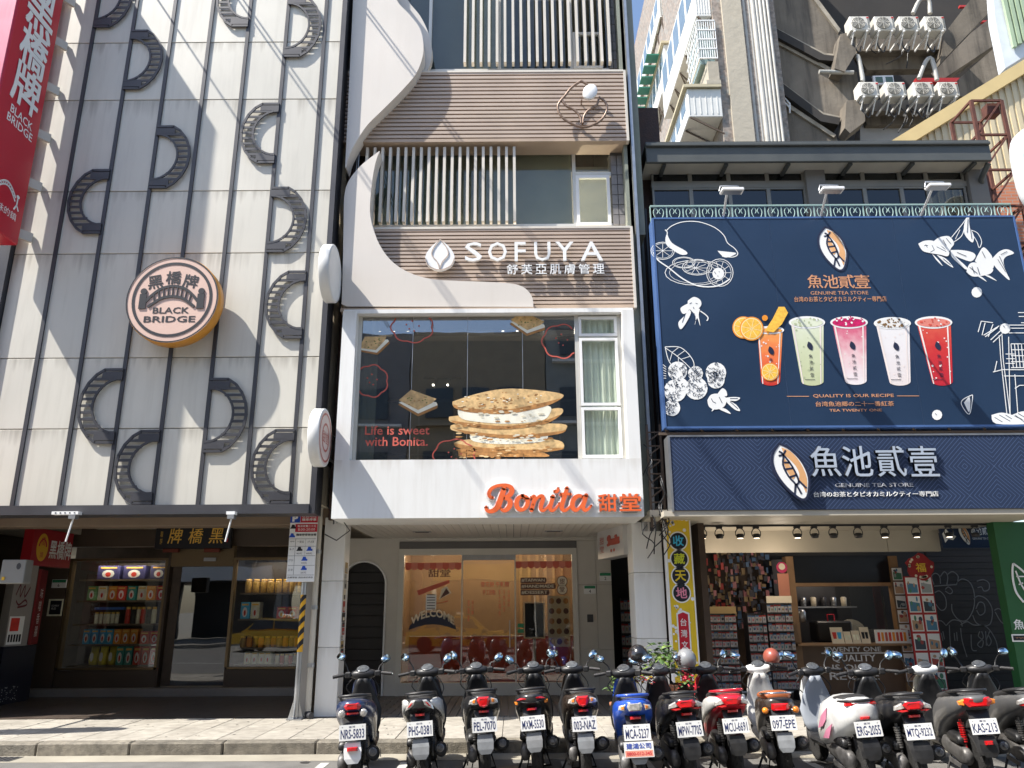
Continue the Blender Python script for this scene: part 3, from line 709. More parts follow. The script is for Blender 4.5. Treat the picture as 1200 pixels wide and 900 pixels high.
# awning brackets with hanging rods
for (pa, pb, pr, lab) in ((62,93,87,'white perforated awning bracket with hanging rod, left under the cladding'),(266,276,272,'white awning bracket with hanging rod in front of the name board')):
    Y_ = YB-0.2; x0, x1, xr = AX(pa,600,Y_), AX(pb,600,Y_), AX(pr,600,Y_); z = AZ(pb,601,Y_)
    t = thing('awning_bracket', lab, 'bracket', (xr,Y_,z))
    MB().box(x0,x1,Y_-0.03,Y_+0.08,z-0.025,z+0.02).build('rail', cleanw, t)
    MB().box(xr-0.05,xr+0.05,Y_-0.05,Y_+0.05,z-0.09,z-0.03).build('knuckle', steel, t)
    MB().tube([(xr,Y_,z-0.08),(xr-0.06,Y_,z-0.42)],0.013).build('rod', cleanw, t)
    for k in range(5):
        if pa < 100: MB().box(x0+0.05+k*0.07,x0+0.07+k*0.07,Y_-0.034,Y_-0.031,z-0.01,z+0.006).build('slot', char, t)
# plain neighbour at far left (edge)
nb = thing('neighbour_building', 'grey weathered building just past the red blade sign at the left edge', 'building', (-12,YP,0))
MB().box(-20,-8.75,YB+1.2,YS+8,3.2,7.7).build('wall', M['beige_plaster'], nb)
MB().box(-20,-8.62,YB+0.4,YP,3.05,3.75,bev=0.02).build('white_fascia', white, nb)
MB().tube([(-8.66,YB+.3,3.8),(-8.66,YB+.3,7.2)],0.05).build('drain_pipe', mat('pipe_white',(0.55,0.54,0.5),0.5), nb)

# service cables high above the frame, running out over the street; they throw the thin slanting shadows on the facades
for i, (px, py) in enumerate(((172,-20),(262,-25),(268,-25),(404,-20),(409,-20))):
    x, z = AX(px,py,YB), AZ(px,py,YB)
    x -= .67*(14.2-z)
    t = MB().tube([(x,YB,14.2),(x+.05,6,14.1),(x+.1,0,14.4),(x,-12,15)],.018,6).build('service_cable', black)
    tag(t, ('first','second','third','fourth','fifth','sixth','seventh')[i]+' service cable from the left, strung over the street above the facades', 'cable', 'service cables over the street')

# unseen disc added just outside the left edge of the frame to shade the pavement
t = thing('round_blade_sign', 'large unseen disc on an arm, added beyond the left edge to shade the pavement', 'sign', (-9.0,10.3,4.0))
MB().lathe([(.88,-.06),(.9,-.05),(.9,.05),(.88,.06)], (-9.0,10.3,4.0), 'y', 40).build('drum', redsign, t); MB().tube([(-9.0,10.36,4.0),(-9.0,12.4,4.0)],.03).build('arm', steel, t)

for i, xx in enumerate(((wa[0]+wa[1])/2, (wb[0]+wb[1])/2)):  # unseen fill lamps added behind the window heads to brighten the goods
    t = thing('fill_lamp', ('added fill lamp hidden at the head of the left shop window','added fill lamp hidden at the head of the window right of the glass door')[i], 'lamp', (xx,YS+.12,wz1))
    MB().box(xx-.5,xx+.5,YS+.14,YS+.19,wz1+.02,wz1+.06).build('fill_lamp_body', mat('fill_glow',(1,.9,.75),.4,emit=1.2,var=0), t)
    ld = bpy.data.lights.new('fill_light','AREA'); ld.shape = 'RECTANGLE'; ld.size = 1.2; ld.size_y = .05; ld.energy = 4.5; ld.color = (1,.86,.68)
    lo = bpy.data.objects.new('fill_light', ld); COL.objects.link(lo); lo.location = (xx,YS+.13,wz1+.01); lo.rotation_euler = (R(28),0,0)

rnd = random.Random(91); q = MB()
for _ in range(150):
    x, y, r_ = rnd.uniform(-9,9), rnd.uniform(KY+.25,12.6), rnd.uniform(.008,.022); q.add([(x+r_*rnd.uniform(.7,1.2)*math.cos(k*.785),y+r_*math.sin(k*.785),.1535) for k in range(8)], [tuple(range(8))])
o = q.build('gum_spots', mat('gum_dark',(0.07,0.065,0.06),.8)); o['kind'] = 'stuff'; o['label'] = 'dark trodden gum spots scattered over the pale pavement'
q = MB()
for _ in range(26):
    x, y, r_ = rnd.uniform(-7,8), rnd.uniform(7.2,10.0), rnd.uniform(.04,.16); q.add([(x+r_*rnd.uniform(.5,1.3)*math.cos(k*.524),y+r_*rnd.uniform(.5,1.2)*math.sin(k*.524),.0075) for k in range(12)], [tuple(range(12))])
o = q.build('oil_stains', mat('oil_dark',(0.045,0.043,0.042),.45)); o['kind'] = 'stuff'; o['label'] = 'dark oil stains on the road under the parked scooters'
# ------------------------------------------------------------------ middle building
YW, YBD, YWN, YC = 11.75, 12.10, 12.55, 11.85      # white box front, slat band face, upper windows, curved panels
mb_ = thing('narrow_shop_building', 'narrow building with taupe slatted bands, pale curved panels and a white framed shop window', 'building', (-0.5,YS,0))
taupe = mat('taupe_slat', (0.46,0.365,0.295), 0.5, var=0.08, scale=2)
taupe_d = mat('taupe_backing', (0.11,0.075,0.055), 0.6, var=0.1)
champ = mat('champagne_fin', (0.64,0.59,0.51), 0.45, metal=0.05, var=0.06)
shell = mat('pale_shell', (0.66,0.61,0.55), 0.42, var=0.04, scale=0.8, streak=0.08, dirtcol=(0.45,0.38,0.3))
tile_g = mat('grey_wall_tile', (0.20,0.19,0.19), 0.45, var=0.2, scale=7)
alum = mat('pale_aluminium', (0.62,0.60,0.54), 0.4, metal=0.3, var=0.06)
xl, xr = -2.72, AX(737,268,YBD)
MB().box(xl,xr+0.0,YWN+0.25,YS+6,3.2,17).build('wall_core', mat('dim_wall',(0.20,0.19,0.18),0.8), mb_) if False else None
# back walls/ceilings of the rooms behind glass
rooms = mat('room_wall', (0.30,0.29,0.26), 0.8); rdark = mat('room_dark', (0.05,0.05,0.05), 0.8)
levels = [(AZ(600,607,YW),AZ(600,365,YW)), (AZ(600,360,YBD),AZ(600,168,YBD)), (AZ(600,165,YBD),AZ(600,-40,YBD)), (AZ(600,-40,YBD), AZ(600,-40,YBD)+3)]
rdk2 = mat('room_brown',(0.50,0.44,0.38),0.8)
for li, (za, zb) in enumerate(levels):
    MB().box(xl,xr,YWN+0.3,YS+5,zb-0.12,zb-0.02).build('floor_plate', M['room_wall'], mb_)
    MB().box(xl,xr,YS+0.8,YS+1.0,za,zb-0.12).build('room_back', rdk2 if li == 0 else rdark, mb_)
MB().box(xl-0.14,xl,YWN+0.1,YS+5,3.1,17).build('side_wall', M['beige_plaster'], mb_)
MB().box(xr,xr+0.12,YWN-0.35,YS+5,3.1,17).build('side_wall', mat('green_grey_wall',(0.22,0.24,0.20),0.8,dirt=0.4), mb_)
# slatted bands
def band(px0, px1, pya, pyb, n, ytop_px, left_px):
    z0, z1 = AZ(600,pyb,YBD), AZ(600,pya,YBD); x0, x1 = AX(px0,(pya+pyb)/2,YBD), AX(px1,pya,YBD)
    MB().box(x0,x1,YBD+0.05,YBD+0.35,z0,z1).build('band_backing', taupe_d, mb_)
    MB().box(x0,x1,YBD-0.02,YBD+0.42,z0-0.06,z0,).build('band_soffit', mat('band_edge',(0.42,0.32,0.24),0.5), mb_)
    MB().box(x1,x1+0.045,YBD-0.03,YBD+0.42,z0-0.06,z1+0.02).build('band_end', champ, mb_)
    MB().box(x0,x1,YBD-0.03,YBD+0.42,z1-0.01,z1+0.03).build('band_cap', champ, mb_)
    dz = (z1-z0)/n
    sl = MB().box(x0,x1,YBD-0.02,YBD+0.05,z0+dz*0.30,z0+dz*0.93).build('slat', taupe, mb_)
    for i in range(1, n): c = sl.copy(); COL.objects.link(c); c.location.z = sl.location.z+i*dz
    return z0, z1, x0, x1
b1 = band(405,730,85,163,17,0,0); b2 = band(403,738,268,358,20,0,0)
# upper windows
def win_row(pya, pyb, fx0, fx1, nf, glassx, frames, casement, zlim=None):
    z0, z1 = AZ(600,pyb,YWN), AZ(600,pya,YWN)
    MB().box(AX(glassx[0],pyb,YWN),AX(glassx[1],pyb,YWN),YWN,YWN+0.012,z0,z1).build('window_pane', glass('upper_glass',(0.86,0.88,0.84),0.045,wav=0.05), mb_)
    for px in frames:
        x = AX(px,(pya+pyb)/2,YWN); MB().box(x-0.03,x+0.03,YWN-0.05,YWN+0.03,z0,z1).build('window_frame', alum, mb_)
    MB().box(AX(glassx[0],pyb,YWN),AX(glassx[1],pyb,YWN),YWN-0.06,YWN-0.002,z1-0.07,z1).build('window_head', alum, mb_)
    MB().box(AX(glassx[0],pyb,YWN),AX(glassx[1],pyb,YWN),YWN-0.06,YWN-0.002,z0,z0+0.06).build('window_sill', alum, mb_)
    # fins
    fz1 = AZ(600,(pya if pya > 0 else pya),YBD+0.1)
    xa, xb = AX(fx0,pyb-30,YBD+0.12), AX(fx1,pyb-30,YBD+0.12)
    f0 = MB().box(-0.024,0.024,YBD+0.06,YBD+0.19,z0-0.05,fz1+0.05).build('fin', champ, mb_)
    f0.location.x += xa
    for i in range(1, nf): c = f0.copy(); COL.objects.link(c); c.location.x = f0.location.x+(xb-xa)*i/(nf-1)
    # grey tiles right of the windows
    xt0, xt1 = AX(glassx[1],pyb,YWN), xr
    nz = int((z1-z0)/0.2); nx = 2
    for k in range(nz):
        for j in range(nx):
            w_ = (xt1-xt0)/nx
            MB().box(xt0+j*w_+0.006,xt0+(j+1)*w_-0.006,YWN-0.12,YWN-0.08,z0+k*0.2+0.006,z0+(k+1)*0.2-0.006).build('wall_tile', tile_g, mb_)
    MB().box(xt0,xt1,YWN-0.085,YWN+0.2,z0,z1).build('pier', mat('grout_grey',(0.10,0.10,0.10),0.8), mb_)
    return z0, z1
zA = win_row(-45,86,545,714,19,(478,714),[505,585,668],None)
zB = win_row(176,268,428,603,20,(412,718),[673],None)
# casement at the right of the second row (white frame) and one above
def casement(pxa, pxb, pya, pyb):
    x0, x1 = AX(pxa,pyb,YWN), AX(pxb,pyb,YWN); z0, z1 = AZ(600,pyb,YWN), AZ(600,pya,YWN); t = 0.055
    f = MB().box(x0,x0+t,YWN-0.09,YWN-0.03,z0,z1).box(x1-t,x1,YWN-0.09,YWN-0.03,z0,z1).box(x0+t,x1-t,YWN-0.09,YWN-0.03,z1-t,z1).box(x0+t,x1-t,YWN-0.09,YWN-0.03,z0,z0+t)
    fo = f.build('casement_frame', cleanw, mb_)
    MB().box(x0+t,x1-t,YWN-0.06,YWN-0.05,z0+t,z1-t).build('pane', M['upper_glass'], fo)
casement(676,716,209,267); casement(672,706,42,84)
MB().box(AX(674,205,YWN),AX(718,205,YWN),YWN-0.08,YWN-0.02,AZ(600,208,YWN)-.03,AZ(600,206,YWN)+.02).build('transom', alum, mb_)
# curtains behind upper glass
curt = mat('pale_curtain', (0.80,0.86,0.74), 0.8, var=0.06)
def curtain(name, pxa, pxb, z0, z1, Yc, mt, lab, amp=0.03, per=0.12):
    x0, x1 = AX(pxa,(450),Yc) if False else pxa, pxb
    n = max(8, int((x1-x0)/per*4)); vs = []; fs = []
    for i in range(n+1):
        x = x0+(x1-x0)*i/n; y = Yc+amp*math.sin(i*math.pi/2)+amp*.4*math.sin(i*0.7)
        vs += [(x,y,z0),(x,y,z1),(x,y+0.006,z0),(x,y+0.006,z1)]
    for i in range(n): fs += [(i*4,i*4+4,i*4+5,i*4+1),(i*4+2,i*4+3,i*4+7,i*4+6)]
    o = MB().add(vs, fs, 0, True).build(name, mt); tag(o, lab, 'curtain'); return o
curtain('curtain', AX(412,230,YWN+.1), AX(540,230,YWN+.1), zB[0], zB[1], YWN+0.11, mat('grey_green_blind',(0.26,0.31,0.30),0.8), 'grey-green curtain behind the left fins of the lower fin-screened window', 0.02, 0.3)
MB().box(AX(540,230,YWN+.5),AX(668,230,YWN+.5),YWN+0.10,YWN+0.12,zB[0],zB[1]).build('blind', mat('blind_beige',(0.34,0.34,0.28),0.8), mb_)
MB().box(AX(478,50,YWN+.5),AX(600,50,YWN+.5),YWN+0.10,YWN+0.12,zA[0],zA[1]).build('blind', mat('blind_dark',(0.12,0.135,0.14),0.8), mb_)
# curved panels
def pl(pts, Y_): return [(AX(x,y,Y_), AZ(x,y,Y_)) for x, y in pts]
edgeA = spl([(462,-25),(465,0),(480,17),(492,33),(496,50),(495,67),(487,87),(470,107),(447,130),(430,147),(417,167),(409,183),(405.5,196)],4)
PA = [(414,-25)]+[(405,194)]
def curved(name, left, edge, depth):
    poly = pl(left+edge, YC)
    q = MB(); n = len(poly); y0, y1 = YC, YC+depth
    # front as fan strips between the left side (interpolated) and the edge
    L0, L1 = Vector(poly[0]), Vector(poly[len(left)-1])
    return poly
def strip_panel(name, Lpts, Rpts, depth, lab=None):
    Lp = pl(Lpts, YC); Rp = pl(Rpts, YC); n = len(Lp); q = MB()
    vs = []; fs = []
    for (a, b) in zip(Lp, Rp): vs += [(a[0],YC,a[1]),(b[0],YC,b[1]),(a[0],YC+depth,a[1]),(b[0],YC+depth,b[1])]
    for i in range(n-1):
        k = i*4
        fs += [(k,k+4,k+5,k+1)]
    q.add(vs, fs)
    fs = []
    for i in range(n-1):
        k = i*4; fs += [(k+1,k+5,k+7,k+3),(k,k+2,k+6,k+4),(k+2,k+3,k+7,k+6)]
    q.add(vs, fs+[(0,1,3,2),((n-1)*4,(n-1)*4+2,(n-1)*4+3,(n-1)*4+1)])
    return q.build(name, shell, mb_)
def lerp(a, b, t): return (a[0]+(b[0]-a[0])*t, a[1]+(b[1]-a[1])*t)
L_A = [lerp((415,-25),(404.5,196), (p[1]+25)/221) for p in edgeA]
strip_panel('curved_panel', L_A, edgeA, 0.32)
YC += 0.34
E_ = spl([(470,-25),(478,0),(492,18),(501,36),(506,55),(505,72),(498,88)],4); strip_panel('curved_panel', [(440,p[1]) for p in E_], E_, 0.15)
YC -= 0.34
edgeB = spl([(445,177),(441,187),(438,200),(435.5,217),(433.5,240),(434,254),(438,270),(446,289),(460,307),(481,320),(506,327),(534,329),(575,330.5),(604,333),(617,339),(624,349),(625,359)],4)
leftB = spl([(444.5,177),(431,187),(420,197),(408,213),(403.5,230),(402.7,260),(402,300),(401,340),(400.5,359)],6)
# lower lobe: strips from edgeB down to base / left
def resample(P, n):
    d = [0]
    for a, b in zip(P[:-1], P[1:]): d.append(d[-1]+math.dist(a, b))
    out = []
    for i in range(n):
        s = d[-1]*i/(n-1); k = 0
        while k < len(d)-2 and d[k+1] < s: k += 1
        t = (s-d[k])/max(1e-9, d[k+1]-d[k]); out.append(lerp(P[k], P[k+1], t))
    return out
E1 = [p for p in edgeB if p[1] <= 320]; E2 = [p for p in edgeB if p[1] > 320-.5]
strip_panel('curved_panel', resample([p for p in leftB if p[1] < 300]+[(402,300),(401.2,330)], 30), resample(E1, 30), 0.30)
strip_panel('curved_panel', resample([(401.2,330),(400.3,359),(625,359.5)], 30)[:], resample([E1[-1]]+E2, 30), 0.30)
MB().box(AX(399,362,YC),AX(626,362,YC)+0.0,YC+0.0,YC+0.35,AZ(600,364,YC),AZ(600,360,YC)).build('panel_base', M['band_edge'], mb_)
# ------------------------------------------------------------------ signs of the upper business
dr = thing('leaf_emblem', 'wire outline flower emblem with a white oval disc on the top slatted band', 'sign', tuple(P(682,120,YBD-0.15)))
Y_ = YBD-0.16; c = P(682,122,Y_); k_ = AX(683,122,Y_)-AX(682,122,Y_)
mp = lambda u, v: (c.x+u*k_, Y_, c.z-v*k_)
wire = mat('wire_taupe',(0.22,0.15,0.11),0.4,metal=0.4)
q = MB(); 
def cpt(zx, zy): return mp((zx-940)/3.0*1.0, (zy-368)/3.0)
lines = [[(940,272),(905,300),(880,335),(868,350),(855,375),(862,410),(890,440),(940,462),(990,445),(1018,415),(1028,380),(1018,355),(1000,340)],
         [(940,272),(965,290),(985,300)],[(868,348),(885,375),(915,395),(932,420),(935,445)],[(1000,345),(990,375),(960,395),(945,420),(942,445)]]
for l_ in lines: q.tube([cpt(*p) for p in spl(l_, 4)], 0.022, 6)
q.build('outline_tube', wire, dr)
q = MB(); q.lathe([(0.13,0),(0.145,0.01),(0.145,0.05),(0.13,0.06)], (0,0,0), 'y', 28)
q.xform(Matrix.Translation((AX(691,111,Y_), Y_-0.10, AZ(691,111,Y_))) @ Matrix.Rotation(R(25),4,'Y') @ Matrix.Diagonal((0.85,1,1.12,1))); q.build('disc', cleanw, dr)
MB().tube([mp(0,26)[:1]+(Y_+.02,)+mp(0,26)[2:], (mp(0,26)[0],YBD,mp(0,26)[2])],0.012).tube([(c.x,Y_,c.z+.1),(c.x,YBD,c.z+.1)],0.012).build('stand_off', wire, dr)
sg = thing('upper_sign', 'raised white English and Chinese lettering with a leaf emblem on the lower slatted band', 'sign', tuple(P(620,300,YBD-0.08)))
Y_ = YBD-0.10; mp = face_map(Y_)
q = MB()
xs_ = [(545,565),(572,594),(603,616),(626,645),(651,672),(680,706)]
for ch, (a, b) in zip('SOFUYA', xs_): put_text(q, ch, (AX(a,295,Y_),AX(b,295,Y_),AZ(620,307,Y_),AZ(620,285,Y_)), mp, 0.0, 0.05, bold=0.004)
q.build('large_letters', cleanw, sg)
q = MB()
for i, ch in enumerate('舒芙亞肌膚管理'):
    a = 594+i*16.8; put_text(q, ch, (AX(a,316,Y_),AX(a+13,316,Y_),AZ(620,322,Y_),AZ(620,310.5,Y_)), mp, 0.0, 0.03, bold=0.018)
q.build('small_characters', cleanw, sg)
q = MB(); c = P(516,301,Y_); k2 = k_
leaf = spl([(0,-19),(9,-11),(15,-2),(16,6),(12,13),(5,17),(0,18),(-5,17),(-12,13),(-16,6),(-15,-2),(-9,-11),(0,-19)],4)[:-1]
put_slab(q, [(c.x+a*k2, c.z-b*k2) for a, b in leaf][::-1], mp, 0.0, 0.07)
q.build('leaf_shape', cleanw, sg)
q = MB()
for l_ in ([(0,-19),(-7,-9),(-9,0),(-3,8),(0,17)],[(0,-19),(7,-9),(9,0),(3,8),(0,17)],[(-16,4),(-12,13),(0,18),(12,13),(16,4)]):
    put_stroke(q, [(c.x+a*k2, c.z-b*k2) for a, b in spl(l_,4)], 0.014, mp, 0.075, 0.008)
q.build('leaf_lines', taupe, sg)
# ------------------------------------------------------------------ white framed box with big shop window
zb0, zb1 = AZ(600,606.5,YW), AZ(600,363.5,YW)
X = lambda px, py: AX(px, py, YW)
Z = lambda py: AZ(600, py, YW)
bx0, bx1 = X(388,606), X(755,606); wx0, wx1 = X(409,538), X(737,538)
MB().box(bx0,wx0,YW,YW+0.95,Z(538),zb1).build('left_jamb', white, mb_)
MB().box(wx1,bx1,YW,YW+0.95,Z(538),zb1).build('right_jamb', white, mb_)
MB().box(bx0,bx1,YW-0.002,YW+0.95,zb0,Z(538)).build('apron', white, mb_)
MB().box(bx0,bx1,YW+0.05,YW+0.9,zb1-0.02,zb1+0.05).build('box_top', white, mb_)
YG = YW+0.22
gx0, gx1, gz0, gz1 = wx0, wx1, Z(538), AZ(600,371,YG)
MB().box(wx0,wx1,YG-0.04,YG+0.06,gz1,zb1+0.0).build('window_head', alum, mb_)
xm = AX(678,450,YG); xc0 = xm+0.05
MB().box(gx0+0.04,xm-0.04,YG,YG+0.012,gz0+0.03,gz1-0.003).build('window_pane', glass('display_glass',(0.60,0.60,0.58),0.20,wav=0.05), mb_)
for xx in (gx0, xm-0.04, gx1-0.06): MB().box(xx,xx+0.06,YG-0.03,YG+0.05,gz0,gz1).build('window_frame', alum, mb_)
MB().box(gx0+0.06,xm-0.04,YG-0.03,YG+0.04,gz0-0.001,gz0+0.035).build('window_sill', char, mb_)
for i in range(1, 4):
    xx = gx0+(xm-gx0)*i/4; MB().box(xx-0.004,xx+0.004,YG-0.004,YG+0.016,gz0+.03,gz1).build('pane_seam', steel, mb_)
for (pa, pb) in ((372,395),(397,476),(478,537)):
    z0, z1 = AZ(700,pb,YG), AZ(700,pa,YG); x0, x1 = xm+0.025, gx1-0.065; t = 0.045
    f = MB().box(x0,x0+t,YG-0.05,YG+0.02,z0,z1).box(x1-t,x1,YG-0.05,YG+0.02,z0,z1).box(x0+t,x1-t,YG-0.05,YG+0.02,z1-t,z1).box(x0+t,x1-t,YG-0.05,YG+0.02,z0,z0+t)
    fo = f.build('casement_frame', cleanw, mb_); MB().box(x0+t,x1-t,YG-0.02,YG-0.01,z0+t,z1-t).build('pane', glass('clear_glass',(0.98,0.99,0.97),0.08), fo)
curtain('curtain', xm+0.03, gx1-0.03, gz0, gz1, YG+0.10, curt, 'pale green pleated curtain behind the narrow casements right of the big window', 0.035, 0.10)
curtain('curtain', gx0+0.02, gx0+0.32, gz0, gz1, YG+0.10, curt, 'pale curtain gathered at the left end of the big first-floor window', 0.035, 0.10)
# interior of first-floor room
MB().box(xl,xr,YG+0.5,YS+0.8,gz0-0.15,gz0-0.02).build('room_floor', M['room_wall'], mb_)
for i in range(5):
    xx = gx0+0.5+i*0.75; MB().box(xx,xx+0.03,YS+0.2,YS+0.24,gz0,gz1).build('room_mullion', alum, mb_)
for z in (gz0+0.9, gz1-0.35): MB().box(xl,xr,YS+0.19,YS+0.235,z,z+0.035).build('room_rail', alum, mb_)
sp = thing('track_lamp', 'small lit spotlight on the ceiling track inside the big first-floor window', 'lamp', tuple(P(507,451,14.0)))
c = P(518,451,14.0)
MB().box(c.x-0.35,c.x+0.35,13.98,14.02,c.z+0.12,c.z+0.15).build('track', black, sp)
for dx in (-0.12, 0.15):
    MB().cyl((c.x+dx,14.0,c.z+0.1),(c.x+dx-.03,13.9,c.z-0.02),0.035,10).build('lamp_head', black, sp)
    MB().lathe([(0.018,0),(0.02,0.008)], (c.x+dx-.035,13.88,c.z-0.035), 'y', 12).build('lamp_glow', mat('lamp_lit',(1,0.95,0.85),0.3,emit=14,var=0), sp)
for px in (462,606):
    t = thing('light_bar', 'dark ceiling light bar with spots at the top of the big window, '+('left one' if px < 500 else 'right one'), 'lamp', tuple(P(px,389,12.9)))
    c = P(px,389,12.9); MB().box(c.x-0.4,c.x+0.4,12.85,12.95,c.z-0.04,c.z+0.04).build('housing', black, t)
    for dx in (-0.25,0.0,0.25): MB().box(c.x+dx-0.02,c.x+dx+0.02,12.845,12.849,c.z-0.012,c.z+0.012).build('lamp_glow', mat('small_lamp',(1,0.9,0.75),0.3,emit=4,var=0), t)
pl_ = bpy.data.lights.new('room_light','POINT'); pl_.energy = 260; pl_.color = (1,0.88,0.74); pl_.shadow_soft_size = 0.02
po = bpy.data.objects.new('room_light', pl_); COL.objects.link(po); po.location = (0.6,14.6,6.9)
# stickers on the glass: cracker stack, clouds, words
cr1 = mat('cracker_top', (0.60,0.40,0.18), 0.6, var=0.35, scale=14); cr2 = mat('cracker_brown', (0.36,0.17,0.05), 0.6, var=0.4, scale=12)
crmf = mat('nougat_cream', (0.80,0.77,0.64), 0.5, var=0.12, scale=8); pinkl = mat('sticker_red', (0.50,0.10,0.07), 0.5)
navyp = mat('navy_ink', (0.015,0.02,0.05), 0.5)
stk = thing('window_sticker', 'large printed stack of nougat-filled crackers stuck on the big first-floor window', 'window sticker', tuple(P(600,500,YG-.01)))
Yk = YG-0.002; fm = face_map(Yk)
def pp(zx, zy): return (AX(370+zx*0.4111,250+zy*0.4111,Yk), AZ(370+zx*0.4111,250+zy*0.4111,Yk))
def blob(pts, m_, w0, q, k=4): put_poly(q, [pp(*p) for p in spl(pts+[pts[0]],k)[:-1]], fm, w0, m_)
q = MB()
layers = [
 ([(405,672),(470,665),(560,668),(640,680),(665,693),(600,694),(480,694),(415,694)],1,0.002),
 ([(393,655),(430,645),(560,640),(680,645),(708,660),(690,676),(600,684),(470,680),(405,668)],0,0.003),
 ([(393,655),(405,668),(470,680),(600,684),(690,676),(700,668),(600,674),(480,668)],1,0.004),
 ([(440,625),(520,618),(640,622),(662,636),(640,652),(540,658),(450,650)],2,0.005),
 ([(385,605),(440,590),(560,600),(700,600),(714,615),(690,628),(560,640),(440,628),(388,618)],0,0.006),
 ([(388,612),(440,622),(560,632),(690,622),(714,615),(690,630),(560,643),(440,630)],1,0.007),
 ([(380,580),(440,575),(560,580),(690,555),(698,575),(640,600),(540,612),(440,605),(385,595)],0,0.008),
 ([(384,590),(440,598),(540,606),(640,594),(698,574),(650,602),(540,616),(440,609)],1,0.009),
 ([(405,562),(430,545),(560,548),(660,548),(668,570),(640,592),(540,600),(440,592),(410,580)],2,0.010),
 ([(390,537),(470,512),(560,500),(690,512),(700,528),(640,548),(540,566),(440,562),(395,552)],0,0.011),
 ([(392,545),(440,556),(540,560),(640,542),(700,528),(650,552),(545,572),(440,568),(398,556)],1,0.012)]
for pts, m_, w0 in layers: blob(pts, m_, w0, q)
rnd = random.Random(14)
for (xa_, xb_, ya_) in ((395,700,556),(385,705,598),(392,705,636),(396,700,672),(405,660,690)):       # toasted edges and crumbs
    for _ in range(26):
        x_ = rnd.uniform(xa_+8,xb_-30); y_ = ya_+rnd.uniform(-12,8)-14*math.sin(math.pi*(x_-xa_)/(xb_-xa_))*(-.4)
        p = pp(x_,y_); r_ = rnd.uniform(.012,.05); put_poly(q, circ(p[0],p[1],r_,8,r_*.3), fm, 0.0140+_*.0001, rnd.choice((1,1,3)))
for (xa_, xb_, ya_) in ((470,650,574),(455,640,638)):
    for _ in range(14):
        p = pp(rnd.uniform(xa_,xb_), ya_+rnd.uniform(-10,10)); r_ = rnd.uniform(.02,.05); put_poly(q, circ(p[0],p[1],r_,8,r_*.35), fm, 0.0168+_*.0001, 4)
rnd = random.Random(4)
for _ in range(60):
    a = rnd.uniform(0,6.28); r_ = rnd.uniform(0,1); x = 545+130*r_*math.cos(a); y = 532+22*r_*math.sin(a)
    p = pp(x,y); put_poly(q, circ(p[0],p[1],0.012+rnd.random()*0.02,7,0.008), fm, 0.0135, rnd.choice((1,1,2)))
q.build('cracker_print', [cr1, cr2, crmf, mat('toast_light',(0.66,0.47,0.24),0.6), mat('cream_shade',(0.62,0.57,0.44),0.6)], stk)['kind'] = 'stuff'
def cracker(cx, cy, s, lab, ang=0):
    t = thing('window_sticker', lab, 'window sticker', (pp(cx,cy)[0],Yk,pp(cx,cy)[1]))
    q = MB()
    def rt(p): a = R(ang); return (cx+s*(p[0]*math.cos(a)-p[1]*math.sin(a)), cy+s*(p[0]*math.sin(a)+p[1]*math.cos(a)))
    put_poly(q, [pp(*rt(p)) for p in [(-58,8),(0,42),(55,18),(55,6),(-5,-10)]], fm, 0.003, 1)
    put_poly(q, [pp(*rt(p)) for p in [(-56,2),(0,34),(55,10),(52,2),(-5,-10)]], fm, 0.005, 2)
    put_poly(q, [pp(*rt(p)) for p in [(-55,-4),(-20,-34),(52,-8),(40,4),(0,24)]], fm, 0.007, 0)
    for _ in range(12):
        u, v = rnd.uniform(-30,30), rnd.uniform(-18,12); p = pp(*rt((u,v))); put_poly(q, circ(p[0],p[1],0.014,6,0.009), fm, 0.009, 3 if _ % 3 else 1)
    q.build('cracker_print', [cr1, cr2, crmf, mat('herb_green',(0.10,0.16,0.03),0.6)], t)
cracker(292,537,1.0,'printed herb cracker sandwich left of the big cracker stack on the window')
cracker(165,372,0.8,'faint printed cracker at the upper left of the big first-floor window', -20)
cracker(605,312,0.9,'printed cracker at the top centre of the big first-floor window', 5)
def cloud(cx, cy, rx, ry, lab):
    t = thing('window_sticker', lab, 'window sticker', (pp(cx,cy)[0],Yk,pp(cx,cy)[1]))
    pts = []
    for i in range(49):
        a = 2*math.pi*i/48; s = 1+0.12*abs(math.sin(a*3.5)); pts.append(pp(cx+rx*s*math.cos(a), cy+ry*s*math.sin(a)))
    pts = [p for p in pts if gz0+.03 < p[1] < gz1-.01 and p[0] > gx0+0.05 and p[0] < xm-0.05]
    q = MB()
    for a_, b_ in zip(pts[:-1], pts[1:]):
        if math.dist(a_, b_) < 0.12: put_stroke(q, [a_,b_], 0.022, fm, 0.004)
    for du, dv in ((-.3,-.2),(.1,.25),(.35,-.1),(0,-.45),(-.15,.1)):
        p = pp(cx+rx*du, cy+ry*dv)
        if p[0] > gx0+.08: put_poly(q, circ(p[0],p[1],0.014,8), fm, 0.004)
    q.build('outline_print', pinkl, t)['kind'] = 'stuff'
cloud(275,325,55,40,'red cloud outline printed at the top left of the big window'); cloud(160,478,42,42,'red cloud outline printed at the left edge of the big window')
cloud(700,365,50,44,'red cloud outline printed at the upper right of the big window'); cloud(395,690,55,42,'red cloud outline printed at the foot of the cracker stack')
wd = thing('window_sticker', 'dark red slogan lettering printed at the lower left of the big window', 'window sticker', (pp(230,640)[0],Yk,pp(230,640)[1]))
q = MB(); a, b = pp(140,632), pp(325,605); put_text(q, 'Life is sweet', (a[0],b[0],a[1],b[1]), fm, 0.004, bold=0.012)
a, b = pp(140,664), pp(320,637); put_text(q, 'with Bonita.', (a[0],b[0],a[1],b[1]), fm, 0.004, bold=0.012)
q.build('lettering', pinkl, wd)
